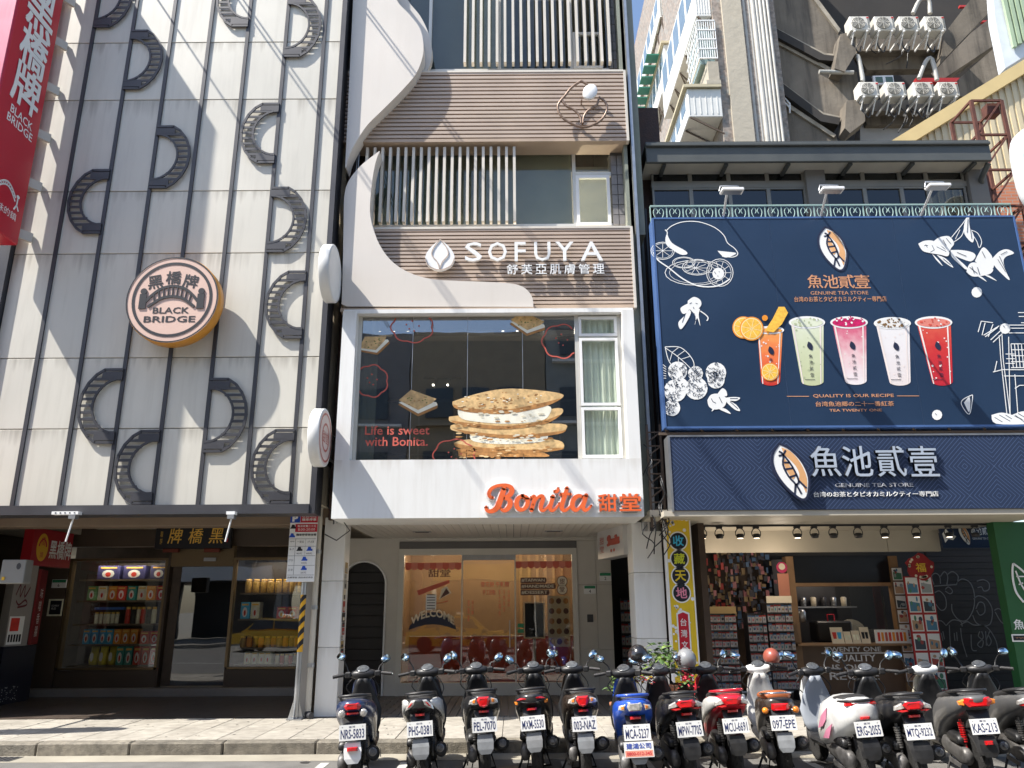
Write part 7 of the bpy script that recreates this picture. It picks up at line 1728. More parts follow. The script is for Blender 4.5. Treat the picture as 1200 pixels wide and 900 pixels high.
# ------------------------------------------------------------------ apartment side with stacked balconies
ap = thing('balcony_apartments', 'jumbled apartment side wall with white stacked balconies left of the concrete column', 'building', (6,24,0))
wht = mat('balcony_white', (0.66,0.66,0.63), 0.5, var=0.06, dirt=0.15, dirtcol=(0.4,0.38,0.34)); lid = mat('beige_lid', (0.50,0.44,0.30), 0.6, var=0.1)
Xw = AX(846,120,20.6)
mos = mat('mosaic_wall', (0.24,0.20,0.17), 0.7, var=0.5, scale=9, dirt=0.6, dirtcol=(0.20,0.26,0.27), dscale=5)
MB().box(Xw,Xw+2,20.7,36,4,30).build('side_wall', mos, ap)
bluep = mat('blue_pane', (0.16,0.22,0.28), 0.25)
def balc(pxa, pya, pyb, Y_, ln_, nw, cage=False, lidm=True):
    x0 = AX(pxa,(pya+pyb)/2,Y_); z0, z1 = AZ(pxa,pyb,Y_), AZ(pxa,pya,Y_)
    if not cage:
        o = MB().box(x0,Xw,Y_,Y_+ln_,z0,z1,bev=0.02).build('balcony', wht, ap)
        if lidm: MB().box(x0-.12,Xw,Y_-.1,Y_+ln_+.1,z1,z1+.1).build('lid', lid, o)
        for k in range(nw):
            y = Y_+0.3+k*(ln_-.3)/nw; MB().box(x0-.01,x0-.001,y,y+(ln_-.3)/nw*.75,z0+(z1-z0)*.45,z1-.12).build('pane', bluep, o)
        for k in range(6): x = x0+(Xw-x0)*k/6; MB().box(x+.02,x+.05,Y_-.012,Y_-.001,z0+.1,z1-.1).build('batten', wht, o)
        q = MB()
        for k in range(6):
            y = Y_+k*ln_/6; q.obox((x0+.05,y,z0-.02),(Xw,y,z0-.6),.04,.04); q.obox((x0+.05,y,z0-.02),(Xw,y+ln_/6,z0-.02),.03,.03)
        q.build('bracket', M['rail_rust'], o)
    else:
        o = MB().box(x0+.1,Xw,Y_+.3,Y_+ln_,z0,z1).build('caged_window', mat('cage_glass',(0.22,0.30,0.30),0.2), ap); q = MB()
        for k in range(9): x = x0+(Xw-x0)*k/8; q.box(x-.012,x+.012,Y_,Y_+.02,z0,z1)
        for k in range(8): y = Y_+k*ln_/8; q.box(x0,x0+.02,y,y+.024,z0,z1)
        for k in range(5): z = z0+(z1-z0)*k/4; q.box(x0,Xw,Y_-.01,Y_+.03,z-.02,z+.02).box(x0-.01,x0+.03,Y_,Y_+ln_,z-.02,z+.02)
        q.build('bars', cleanw, o)
balc(806,104,137,20.6,4.2,5); balc(818,24,68,20.6,1.6,3,cage=True); balc(813,-45,19,20.8,5.5,5,lidm=False)
MB().box(AX(826,85,20.6),Xw,20.5,22.5,AZ(826,101,20.6),AZ(826,96,20.6)).build('ledge', ccl, ap); MB().box(AX(830,85,20.6),Xw,20.6,22,AZ(830,96,20.6),AZ(830,72,20.6)).build('parapet', ccl, ap)
balc(779,52,92,26.5,5.5,6); balc(772,-12,20,27.5,6,6,lidm=False)
q = MB(); Xv = AX(779,52,26.5)-.15
for k in range(9): q.box(Xv-.5,Xv,27+k*.7,27.5+k*.7,AZ(779,52,26.5)-.1,AZ(779,52,26.5)-.04)
q.build('green_louvre', mat('louvre_green',(0.02,0.16,0.11),0.5), ap)
fa = thing('far_block', 'brown weathered block with a red roof edge at the far end beside the sky', 'building', (6.5,40,0))
xf0 = AX(755,60,38); MB().box(xf0,xf0+6,38,50,3,AZ(757,28,38)).build('wall', mat('brown_render',(0.20,0.14,0.11),0.85,var=0.3,scale=1.2,dirt=0.5), fa)
MB().box(xf0-.15,xf0+6,37.8,50,AZ(757,28,38),AZ(757,24,38)).build('roof_edge', M['red_paint'], fa)
for k in range(4): MB().box(xf0+.2,xf0+1.6,37.93,37.99,8+k*3.4,9.4+k*3.4).build('window', mat('far_window',(0.25,0.3,0.33),0.2), fa)
MB().box(AX(742,120,60),AX(742,120,60)+7,60,70,3,AZ(750,133,60)).build('rear_annex', wht, fa)
# ------------------------------------------------------------------ corrugated shed, brick wall, lattice, oval sign, white/green gable
YCW = 16.0
cw = thing('corrugated_gable', 'cream corrugated metal gable wall with a yellow sloping edge right of the tower', 'building', (10,YCW,0))
cor = mat('cream_corrugated', (0.58,0.49,0.32), 0.5, var=0.1, dirt=0.2, dirtcol=(0.4,0.3,0.18), dscale=2)
top = lambda px: 167-(px-1050)*0.6267
x = AX(1052,167,YCW); xe = AX(1260,60,YCW)
k = 0
A0 = G(1050,169,YCW); A1 = G(1262,36,YCW)
while x < xe:
    t = (x-A0[0])/(A1[0]-A0[0]); zt = A0[1]+(A1[1]-A0[1])*t
    if zt > 6: MB().prismXZ([(x,5),(x+0.07,5),(x+0.07,zt-.05),(x,zt-.08)],YCW+0.03,YCW+0.06).prismXZ([(x+0.07,5),(x+0.17,5),(x+0.17,zt-.02),(x+0.07,zt-.05)],YCW,YCW+0.06).build('corrugated_rib', cor, cw)
    x += 0.17
q = MB(); q.obox((A0[0]-.1,YCW-.06,A0[1]-.12),(A1[0],YCW-.06,A1[1]-.12),.12,.30); q.build('yellow_fascia', mat('yellow_edge',(0.62,0.47,0.22),0.5,var=0.08), cw)
wg_ = thing('white_gable', 'white and pale green gable wall at the top right corner', 'building', (12,15,0))
slabs = MB().prismXZ([G(1178,80,18.0),G(1262,28,18.0),G(1262,-60,18.0),G(1160,-60,18.0),G(1166,22,18.0)],18.0,18.3); slabs.build('white_wall', mat('blue_white',(0.62,0.66,0.70),0.6), wg_)
q = MB()
pA, pB = G(1162,-60,17.9), G(1262,-60,17.9)
for k in range(30):
    xa = pA[0]+k*.16; 
    if xa < pB[0]: q.box(xa,xa+.10,17.88,17.96,G(1172,48-(k*.16/ (k_*1.0))*0.0,17.9)[1]+k*.105-0.2,24)
o = q.build('green_cladding', mat('pale_green_sheet',(0.33,0.42,0.28),0.5), wg_); o['kind'] = 'stuff'
bw = thing('brick_wall', 'small orange brick wall under the corrugated gable beside the billboard', 'wall', (9,14.2,5))
if True:
    m = bpy.data.materials.new('brick'); m.use_nodes = True; t = m.node_tree; b = t.nodes['Principled BSDF']; b.inputs['Roughness'].default_value = .85
    geo = _n(t,'ShaderNodeNewGeometry'); mp_ = _n(t,'ShaderNodeMapping'); mp_.inputs['Rotation'].default_value = (R(90),0,0); br = _n(t,'ShaderNodeTexBrick'); br.inputs['Scale'].default_value = 1; br.inputs['Brick Width'].default_value = .22; br.inputs['Row Height'].default_value = .07; br.inputs['Mortar Size'].default_value = .008
    br.inputs['Color1'].default_value = (.55,.20,.10,1); br.inputs['Color2'].default_value = (.45,.15,.08,1); br.inputs['Mortar'].default_value = (.35,.3,.25,1)
    t.links.new(geo.outputs['Position'], mp_.inputs[0]); t.links.new(mp_.outputs[0], br.inputs[0]); t.links.new(br.outputs[0], b.inputs['Base Color']); MATS['brick'] = m
Yb3 = 14.2
MB().prismXZ([G(1150,228,Yb3),G(1158,300,Yb3),(AX(1260,300,Yb3),G(1158,300,Yb3)[1]),(AX(1260,300,Yb3),AZ(1230,190,Yb3)),G(1195,208,Yb3)],Yb3,Yb3+.25).build('wall', MATS['brick'], bw)
la = thing('lattice_frame', 'rusty steel lattice frame standing right of the low roof', 'steel frame', (9,13.2,5))
rust = mat('rust_steel', (0.13,0.05,0.035), 0.7, metal=0.2, var=0.3, scale=10)
Ya, Yb4 = 12.9, 13.6; xa, xb = AX(1150,180,Ya), AX(1186,180,Ya); z0, z1 = AZ(1165,330,Ya), AZ(1165,118,Ya)
for xx in (xa,xb):
    for yy in (Ya,Yb4): MB().obox((xx,yy,z0),(xx,yy,z1),.06,.06).build('post', rust, la)
nn = 5
for k in range(nn+1):
    z = z0+(z1-z0)*k/nn
    MB().obox((xa,Ya,z),(xb,Ya,z),.04,.04).build('rung', rust, la); MB().obox((xa,Yb4,z),(xb,Yb4,z),.04,.04).build('rung', rust, la); MB().obox((xa,Ya,z),(xa,Yb4,z),.04,.04).build('rung', rust, la); MB().obox((xb,Ya,z),(xb,Yb4,z),.04,.04).build('rung', rust, la)
    if k < nn: MB().obox((xa,Ya,z),(xb,Ya,z+(z1-z0)/nn),.03,.03).build('brace', rust, la)
MB().box(xb-.25,xb-.02,Ya+.05,Ya+.25,z1-.25,z1-.02).build('junction_box', rust, la)
ov = thing('oval_sign', 'white-rimmed rounded sign with a blue face cut off at the right edge', 'sign', (9,11.5,6))
c = G(1226,196,11.5); rx_, rz_ = (AX(1219,196,11.5)-AX(1188,196,11.5)), (AZ(1200,148,11.5)-AZ(1200,246,11.5))/2
MB().loft([ellring(c[0],11.5+y,c[1],rx_*s,rz_*s,'y',28,3) for y, s in ((0,.96),(.02,1),(.2,1),(.22,.96))],n=28).build('rim', cleanw, ov)
MB().loft([ellring(c[0],11.5+y,c[1],rx_*.8,rz_*.84,'y',28,3) for y in (-.012,-.002)],n=28).build('face', mat('sky_face',(0.20,0.42,0.60),0.4), ov)
# overhead wires in front of the facade (they cast the thin slanting shadows)
# pale strips painting lit tops and edges on the stairs, hanging cables and drips
for pts in ([(893,-40),(930,-40),(985,34),(983,38),(928,-34),(893,-34)],[(896,43),(907,43),(975,80),(973,84),(905,48),(896,48)],[(904,115),(915,115),(980,158),(977,161),(913,119),(904,119)],
            [(893,24),(966,62),(985,64),(985,67),(964,66),(893,28)],[(897,82),(965,132),(984,136),(983,140),(963,136),(897,87)]):
    slab(pts, YQ+0.22, YQ+0.34, 'stair_lit_edge', mat('lit_edge_pale',(0.34,0.30,0.24),0.9,var=0.35,scale=2,dirt=0.6,dirtcol=(0.10,0.09,0.07),dscale=2.5))
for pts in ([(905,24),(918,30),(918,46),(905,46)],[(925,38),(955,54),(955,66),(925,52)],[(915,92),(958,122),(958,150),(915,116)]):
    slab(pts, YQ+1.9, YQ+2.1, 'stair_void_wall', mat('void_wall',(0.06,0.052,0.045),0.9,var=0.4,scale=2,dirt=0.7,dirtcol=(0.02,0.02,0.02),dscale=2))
rnd = random.Random(61)
q = MB()
for k in range(16):
    px = rnd.uniform(1002,1125); py = rnd.choice((52,124)); a = G(px,py,YQ+.35); L__ = rnd.uniform(.3,1.1)
    q.tube(spl([(a[0],YQ+.3,a[1]),(a[0]+rnd.uniform(-.3,.3),YQ+.25,a[1]-L__*.6),(a[0]+rnd.uniform(-.5,.5),YQ+.3,a[1]-L__)],3),.018,5)
o = q.build('loose_cables', black, tw); o['kind'] = 'stuff'
a = G(1034,67,YQ+.9); b = G(1066,64,YQ+.9); MB().box(a[0],b[0],YQ+.6,YQ+.68,a[1],b[1]).build('tube_light', cleanw, tw)
# ------------------------------------------------------------------ scooters
rub = mat('tyre_rubber', (0.022,0.021,0.020), 0.85, var=0.2, scale=20, bump=0.6, bscale=90)
plas = mat('scooter_plastic', (0.016,0.016,0.017), 0.42, var=0.3, scale=12, dirt=0.25, dirtcol=(0.07,0.065,0.055), dscale=6)
seatm = mat('seat_vinyl', (0.020,0.019,0.019), 0.55, var=0.2, bump=0.25, bscale=150)
engm = mat('engine_alloy', (0.16,0.155,0.15), 0.5, metal=0.6, var=0.35, scale=14, dirt=0.5, dirtcol=(0.05,0.045,0.04), dscale=8)
muf = mat('muffler_black', (0.03,0.03,0.03), 0.45, metal=0.5, var=0.3, scale=10, dirt=0.4, dirtcol=(0.10,0.085,0.07), dscale=9)
chrome = mat('chrome', (0.62,0.63,0.65), 0.12, metal=1.0, var=0.05)
mirg = mat('mirror_glass', (0.45,0.60,0.70), 0.03, metal=1.0, var=0)
platem = mat('plate_white', (0.66,0.66,0.64), 0.4, var=0.03)
platek = mat('plate_ink', (0.02,0.03,0.10), 0.5, var=0)
lred = mat('tail_red', (0.50,0.008,0.010), 0.12, var=0.15, scale=40, coat=0.8)
lamb = mat('lens_amber', (0.75,0.22,0.02), 0.15, var=0.2, scale=40, coat=0.6)
lclr = mat('lens_clear', (0.55,0.52,0.48), 0.12, metal=0.4, var=0.35, scale=45, coat=0.6)
greyf = mat('flap_grey', (0.22,0.23,0.24), 0.45, var=0.2, scale=10, dirt=0.3)
def paintm(nm, c, r=0.28): return mat('paint_'+nm, c, r, var=0.06, scale=5, coat=0.4, dirt=0.3, dirtcol=(0.17,0.155,0.13), dscale=7)
def sring(y, zc, hw, hh, p=2.8, n=20, x=0.0, tilt=0.0): return ellring(x, y, zc, hw*1.14, hh, 'y', n, p, tilt)
def wheel(t, name, y, r_, w_, rimm):
    e = bpy.data.objects.new(name, None); COL.objects.link(e); e.parent = t; e['_loc'] = (0,0,0)
    w2 = w_/2
    MB().lathe([(r_-.055,-w2*.8),(r_-.02,-w2),(r_-.004,-w2*.55),(r_,0),(r_-.004,w2*.55),(r_-.02,w2),(r_-.055,w2*.8)], (0,y,r_), 'x', 32).build('tyre', rub, e)
    q = MB(); q.lathe([(r_-.052,-w2*.7),(r_-.07,-w2*.7),(r_-.07,w2*.7),(r_-.052,w2*.7)], (0,y,r_), 'x', 28)
    for k in range(5):
        a = k*2*math.pi/5; q.obox((0,y,r_),(0,y+(r_-.06)*math.cos(a),r_+(r_-.06)*math.sin(a)),.045,.03)
    q.cyl((-w2*.8,y,r_),(w2*.8,y,r_),.04,14); q.build('rim', rimm, e)
    q = MB(); n = 22
    for k in range(n):
        a = k*2*math.pi/n
        for s in (-1,1):
            p = Vector((s*w2*.35,y+(r_-.001)*math.cos(a+s*.05),r_+(r_-.001)*math.sin(a+s*.05))); tn = Vector((s*.5,-math.sin(a),math.cos(a))).normalized()*.022
            q.obox(p-tn,p+tn,.008,.005)
    o = q.build('tread_block', mat('tread_dark',(0.008,0.008,0.008),0.9,var=0), e); o['kind'] = 'stuff'
    return e
rs_ = random.Random(55)
def make_scooter(label, style, body, side, seat_m, plate, px_plate, px_head, opts=()):
    P0 = atz(px_plate[0], px_plate[1], 0.57); H0 = at(px_head, 790, P0.y+1.36)
    d = Vector((H0.x-P0.x, H0.y-P0.y)); yaw = math.atan2(-d.x, d.y); yaw = max(-R(16), min(R(16), yaw))
    ca, sa = math.cos(yaw), math.sin(yaw)
    loc = (P0.x-0.33*sa*1.0, P0.y+0.33*ca, 0.0)
    t = thing('scooter', label, 'scooter', loc, 'scooters parked in a row along the kerb'); t['_loc'] = (0,0,0)
    t.rotation_euler = (0, R(opts[0]) if opts else R(-3.0), yaw)        # leaning a little on its side stand
    retro = style in ('round',); smooth = style == 'smooth'
    W = 1.0
    wheel(t, 'rear_wheel', 0, 0.235, 0.115, engm); wheel(t, 'front_wheel', 1.29, 0.235, 0.10, engm if style != 'angular' else lred)
    # tail body
    if smooth: secs = [(-.32,.72,.05,.05),(-.30,.71,.11,.10),(-.22,.69,.155,.15),(-.05,.65,.185,.20),(.18,.60,.195,.24),(.40,.53,.19,.25),(.58,.44,.17,.19),(.66,.38,.15,.12)]
    elif retro: secs = [(-.28,.74,.06,.04),(-.26,.73,.11,.07),(-.15,.70,.15,.10),(.05,.67,.165,.13),(.3,.62,.165,.17),(.52,.53,.15,.20),(.62,.42,.14,.14)]
    else: secs = [(-.36,.81,.035,.022),(-.33,.80,.085,.05),(-.24,.775,.13,.085),(-.08,.735,.165,.115),(.12,.69,.178,.14),(.34,.63,.175,.17),(.52,.53,.16,.20),(.62,.42,.15,.14)]
    q = MB(); q.loft([sring(y,z,w_,h,3.0) for y,z,w_,h in secs]); q.build('rear_cowl', body, t)
    if side is not None:                                   # contrast side panels, slightly proud
        for s in (-1,1):
            q = MB(); P = [(-.30,.80,.020),(-.22,.785,.05),(-.06,.75,.075),(.14,.70,.085),(.34,.63,.08),(.50,.54,.05)]
            rings = []
            for y, z, h in P:
                wv = [w_ for yy, zz, w_, hh in secs]; 
                def iw(y):
                    for a, b in zip(secs[:-1],secs[1:]):
                        if a[0] <= y <= b[0]: f = (y-a[0])/(b[0]-a[0]); return a[2]+(b[2]-a[2])*f
                    return secs[-1][2]
                rings.append([(s*(iw(y)*1.14-.012+c*.024), y, z+h*v) for c, v in ((0,-1),(1,-.8),(1.0,0),(.9,.8),(0,1))])
            q.loft(rings); q.build('side_panel', side, t)
    # seat
    if retro: ss = [(-.20,.815,.09,.035),(-.17,.825,.125,.045),(.0,.815,.14,.05),(.2,.795,.14,.05),(.4,.775,.12,.045),(.54,.755,.08,.03)]
    else: ss = [(-.20,.865,.07,.02),(-.17,.865,.115,.035),(-.02,.855,.14,.048),(.12,.835,.142,.05),(.22,.805,.138,.05),(.42,.785,.12,.048),(.56,.765,.07,.03)]
    MB().loft([sring(y,z-(.05 if smooth else .015),w_,h,2.6) for y,z,w_,h in ss]).build('seat', seat_m, t)
    # grab rail
    zr_ = .80 if smooth else (.83 if retro else .875)
    q = MB(); q.tube(spl([(-.145,.06,zr_-.02),(-.155,-.12,zr_),(-.12,-.26,zr_+.015),(0,-.31,zr_+.02),(.12,-.26,zr_+.015),(.155,-.12,zr_),(.145,.06,zr_-.02)],4), .014 if not retro else .010, 8)
    q.build('grab_rail', chrome if retro else (body if style in ('blue','redrear') else plas), t)
    # under-tail and plate
    q = MB(); q.prism([(-.10,-.25,.72),(.10,-.25,.72),(.085,-.36,.52),(-.085,-.36,.52)],(0,.05,.012)); q.prism([(-.10,-.10,.70),(.10,-.10,.70),(.10,-.25,.72),(-.10,-.25,.72)],(0,0,-.03)); q.build('tail_bracket', plas, t)
    pz = .565; pc = MB(); hwp, hhp = .128, .070
    pc.prism([(-hwp,-.372,pz-hhp),(hwp,-.372,pz-hhp),(hwp,-.352,pz+hhp),(-hwp,-.352,pz+hhp)],(0,.004,0)); po_ = pc.build('licence_plate', platem, t)
    mp = quad_map((-hwp,-.372,pz-hhp),(hwp,-.372,pz-hhp),(-hwp,-.352,pz+hhp),(0,-1,.1))
    q = MB(); put_text(q, plate, (.06,.94,.12,.72), mp, .0015, bold=.012); put_text(q, '臺灣', (.36,.60,.80,.92), mp, .0015); q.build('plate_number', platek, po_)
    q = MB(); put_poly(q, circ(.12,.86,.02,8,.035), mp, .0015); put_poly(q, circ(.88,.86,.02,8,.035), mp, .0015); q.build('plate_bolt', steel, po_)
    q = MB(); zf_ = .47
    q.loft([[(-w_+.0,y,z),(w_,y,z),(w_*.9,y+.02,z+.005),(-w_*.9,y+.02,z+.005)] for w_, y, z in ((.075,-.345,zf_),(.085,-.365,.40),(.08,-.372,.33),(.05,-.368,.285))], sm=False)
    q.build('mudguard_flap', cleanw if style == 'hex' else (greyf if style not in ('smooth','redrear','angular','orange') else plas), t)
    q = MB(); 
    for k in range(9):
        a = R(20+k*14); 
    arc = [[(x_, .0-.265*math.cos(R(a)), .235+.265*math.sin(R(a))) for x_ in (-.07,.07)] for a in range(10,120,12)]
    vs = []; fs = []
    for (p0, p1) in arc: vs += [p0, p1]
    for k in range(len(arc)-1): fs.append((2*k,2*k+1,2*k+3,2*k+2))
    q.add(vs, fs, 0, True); vs2 = [(x,y*1.03,z+.006) for x,y,z in vs]; q.add(vs2, [f[::-1] for f in fs], 0, True); q.build('rear_fender', plas, t)
    # lights
    Lz = .80; yb_ = -.345
    def lens(name, poly, y, m, dep=.03, bul=None):
        poly = [(a*1.15,b) for a, b in poly]
        q = MB(); n = len(poly); cx = sum(p[0] for p in poly)/n; cz = sum(p[1] for p in poly)/n
        ring0 = [(a,y+dep+abs(a)*.35,b) for a, b in poly]; ring1 = [(a,y+abs(a)*.35,b) for a, b in poly]; ring2 = [(cx+(a-cx)*.7,y-.008+abs(cx+(a-cx)*.7)*.35,cz+(b-cz)*.7) for a, b in poly]
        q.loft([ring0, ring1, ring2], sm=False); q.build(name, m, t)
    def sym(name, poly, y, m, dep=.03):
        lens(name, poly, y, m, dep); lens(name, [(-a,b) for a, b in poly][::-1], y, m, dep)
    if style == 'hex':
        lens('tail_light', [(-.055,.83),(.055,.83),(.075,.80),(.055,.77),(-.055,.77),(-.075,.80)], -.375, lred)
        for s in (-1,1):
            MB().lathe([(.036,.03),(.038,0),(.02,-.012)], (s*.105,-.345,.735), 'y', 16).build('turn_signal', lclr, t)
        lens('reflector', [(-.05,.745),(.05,.745),(.05,.725),(-.05,.725)], -.36, lred)
        lens('reflector', [(-.045,.435),(.045,.435),(.045,.40),(-.045,.40)], -.405, lred)
    elif style == 'vee':
        sym('tail_light', [(.03,.835),(.065,.835),(.115,.775),(.125,.735),(.085,.755),(.05,.785)], -.372, lclr)
        sym('turn_signal', [(.055,.815),(.075,.805),(.105,.765),(.08,.775)], -.382, lred)
        lens('reflector', [(-.04,.705),(.04,.705),(.04,.68),(-.04,.68)], -.335, lred)
    elif style == 'center':
        lens('tail_light', [(-.05,.835),(.05,.835),(.06,.80),(.035,.745),(0,.73),(-.035,.745),(-.06,.80)], -.385, lred)
        sym('turn_signal', [(.068,.825),(.125,.80),(.135,.765),(.085,.755),(.055,.765)], -.372, lclr); sym('amber_lens', [(.075,.815),(.10,.805),(.10,.775),(.075,.775)], -.382, lamb)
        lens('reflector', [(-.045,.70),(.045,.70),(.045,.675),(-.045,.675)], -.335, lred)
    elif style == 'strip':
        lens('tail_light', [(-.135,.795),(-.10,.815),(.10,.815),(.135,.795),(.09,.798),(-.09,.798)], -.375, lred); lens('light_trim', [(-.14,.785),(.14,.785),(.10,.765),(-.10,.765)], -.37, plas)
        lens('reflector', [(-.045,.71),(.045,.71),(.045,.685),(-.045,.685)], -.335, lred); sym('turn_signal', [(.12,.775),(.155,.78),(.15,.75),(.125,.745)], -.36, lamb)
    elif style == 'blue':
        lens('tail_light', [(-.055,.83),(.055,.83),(.065,.79),(.05,.755),(-.05,.755),(-.065,.79)], -.375, lclr)
        sym('turn_signal', [(.075,.815),(.13,.80),(.14,.765),(.09,.755)], -.365, lclr); sym('amber_lens', [(.09,.805),(.115,.795),(.115,.77),(.09,.77)], -.372, lamb)
        lens('reflector', [(-.045,.70),(.045,.70),(.045,.675),(-.045,.675)], -.335, lred)
    elif style in ('angular','redrear'):
        lens('tail_light', [(-.06,.83),(.06,.83),(.085,.80),(.055,.76),(-.055,.76),(-.085,.80)], -.380, lred); sym('turn_signal', [(.09,.82),(.145,.79),(.15,.755),(.095,.765),(.075,.775)], -.37, lclr)
        sym('side_light', [(.055,.758),(.095,.76),(.14,.75),(.10,.735),(.05,.745)], -.368, lred); lens('reflector', [(-.045,.71),(.045,.71),(.045,.685),(-.045,.685)], -.335, lred)
    elif style == 'orange':
        lens('tail_light', [(-.10,.83),(.10,.83),(.12,.79),(.08,.745),(-.08,.745),(-.12,.79)], -.378, lred); sym('turn_signal', [(.10,.82),(.155,.80),(.15,.765),(.11,.755)], -.365, lamb)
        lens('reflector', [(-.03,.435),(.03,.435),(.03,.40),(-.03,.40)], -.405, lred)
    elif style == 'smooth':
        lens('tail_light', [(-.125,.80),(.125,.80),(.135,.775),(-.135,.775)], -.335, lred, .06); lens('reflector', [(-.04,.675),(.04,.675),(.04,.65),(-.04,.65)], -.35, lred)
        sym('turn_signal', [(.10,.70),(.125,.70),(.12,.67),(.10,.67)], -.30, lamb)
    elif style == 'round':
        lens('tail_light', [(-.075,.745),(.075,.745),(.08,.69),(.06,.675),(-.06,.675),(-.08,.69)], -.325, lred)
        for s in (-1,1):
            MB().tube([(s*.08,-.24,.68),(s*.14,-.27,.68)],.010,6).build('signal_stalk', chrome, t)
            MB().lathe([(.026,.03),(.034,.01),(.030,-.015),(.012,-.026)], (s*.155,-.29,.68), 'y', 14).build('turn_signal', lamb, t)
    # engine, muffler, shocks, air box
    q = MB(); q.loft([ellring(-.125,y,z,.045,h,'y',14,3) for y,z,h in ((-.13,.25,.05),(-.08,.25,.085),(.05,.25,.09),(.25,.28,.08),(.42,.30,.09),(.47,.30,.05))]); q.build('transmission_case', engm, t)
    MB().loft([ellring(-.12,y,z,.05,h,'y',12,3) for y,z,h in ((-.05,.39,.03),(0,.40,.05),(.2,.41,.055),(.26,.41,.03))]).build('air_cleaner', plas, t)
    MB().loft([ellring(0,y,z,.11,h,'y',14,3) for y,z,h in ((.12,.36,.05),(.18,.36,.10),(.40,.34,.11),(.52,.33,.06))]).build('engine', engm, t)
    q = MB(); mx0 = Vector((.165,.30,.24)); mx1 = Vector((.185,-.235,.355)); dm = (mx1-mx0)
    q.tube([mx0, mx0+dm*.12, mx0+dm*.3, mx0+dm*.95, mx1], [.025,.045,.062,.068,.052], 16); q.tube([(.08,.42,.22),(.15,.38,.20),mx0],.018,8); q.build('muffler', muf, t)
    q = MB(); q.tube([mx1+Vector((0,.005,0)), mx1-dm.normalized()*-.012],[.045,.03],14); q.tube([mx1, mx1+dm.normalized()*.05],.016,10); q.build('muffler_tip', engm, t)
    MB().prism([mx0+dm*.35+Vector((.066,0,-.03)),mx0+dm*.85+Vector((.07,0,-.03)),mx0+dm*.85+Vector((.07,0,.035)),mx0+dm*.35+Vector((.066,0,.035))],(.008,0,0)).build('heat_shield', engm if style in ('hex','strip') else plas, t)
    for s in (-1,1) if not retro else (-1,):
        q = MB(); a, b = Vector((s*.095,-.03,.26)), Vector((s*.10,-.02,.60)); q.tube([a,b],.014,8)
        for k in range(9): p = a+(b-a)*(.35+k*.065); q.tube([p,p+Vector((0,0,.012))],.030,10)
        q.build('shock_absorber', lred if style == 'orange' else engm, t)
    # floor, leg shield, front
    sh_ = body if style in ('round',) else plas
    MB().loft([[(-.15,y,z-.04),(.15,y,z-.04),(.175,y,z),(.15,y,z+.03),(-.15,y,z+.03),(-.175,y,z)] for y,z in ((.55,.30),(.62,.30),(1.0,.30),(1.08,.36))], sm=False).build('floorboard', plas, t)
    MB().loft([sring(y_,z_,w_,h_,3) if 0 else [(w_*math.cos(a),y_+.05*math.sin(a)+abs(math.cos(a))*-.03,z_) for a in [k*math.pi/8 for k in range(16)]] for y_,z_,w_,h_ in ((1.08,.34,.15,0),(1.10,.45,.19,0),(1.12,.60,.205,0),(1.10,.75,.15,0),(1.06,.88,.095,0),(1.03,.95,.06,0))]).build('leg_shield', sh_ if not smooth else mat('inner_grey',(0.33,0.36,0.40),0.4), t)
    MB().loft([[(w_*math.cos(a),y_+.06*math.sin(a),z_) for a in [k*math.pi/8 for k in range(16)]] for y_,z_,w_ in ((1.20,.42,.08),(1.21,.55,.13),(1.19,.75,.15),(1.13,.90,.12),(1.08,.97,.07))]).build('front_cowl', body, t)
    if smooth: MB().loft([[(w_*math.cos(a),y_+.04*math.sin(a),z_) for a in [k*math.pi/8 for k in range(16)]] for y_,z_,w_ in ((.62,.36,.12),(.64,.55,.14),(.60,.70,.12))]).build('seat_front', M['inner_grey'], t)
    MB().tube([(-.06,1.18,.60),(-.065,1.29,.235)],.022,8).tube([(.06,1.18,.60),(.065,1.29,.235)],.022,8).build('fork', engm, t)
    arc = []; vs = []; fs = []
    for k in range(9):
        a = R(20+k*18); vs += [(-.06,1.29+.26*math.cos(a),.235+.26*math.sin(a)),(-.03,1.29+.285*math.cos(a),.235+.285*math.sin(a)),(.03,1.29+.285*math.cos(a),.235+.285*math.sin(a)),(.06,1.29+.26*math.cos(a),.235+.26*math.sin(a))]
    for k in range(8):
        for j in range(3): fs.append((4*k+j,4*k+j+1,4*k+j+5,4*k+j+4))
    MB().add(vs, fs, 0, True).build('front_fender', body, t)
    # handlebar unit (turned a little)
    hb = thing_part('handlebar_unit', t); tz = 1.0
    hz = .985
    coverm = cleanw if retro or style == 'orange' else (body if smooth and 0 else plas)
    MB().loft([[(w_*math.cos(a),y_+h_*math.sin(a)*.9,z_+(.0)) for a in [k*math.pi/8 for k in range(16)]] for z_,y_,w_,h_ in ((.93,1.05,.06,.05),(.965,1.05,.14,.07),(1.0,1.045,.165,.085),(1.035,1.06,.13,.07),(1.05,1.07,.06,.04))]).build('handlebar_cover', coverm, hb)
    MB().loft([[(.075*f*math.cos(a),1.035+.045*f*math.sin(a)-.01,1.045+.012*g_+.03*math.sin(a)) for a in [k*math.pi/8 for k in range(16)]] for f, g_ in ((1,0),(1,1),(.8,1.5))]).build('instrument_panel', mat('dial_grey',(0.07,0.075,0.08),0.22,var=0.5,scale=30), hb)
    MB().tube(spl([(-.33,.985,.985),(-.22,1.01,1.0),(0,1.05,.99),(.22,1.01,1.0),(.33,.985,.985)],4),.013,8).build('handlebar', plas, hb)
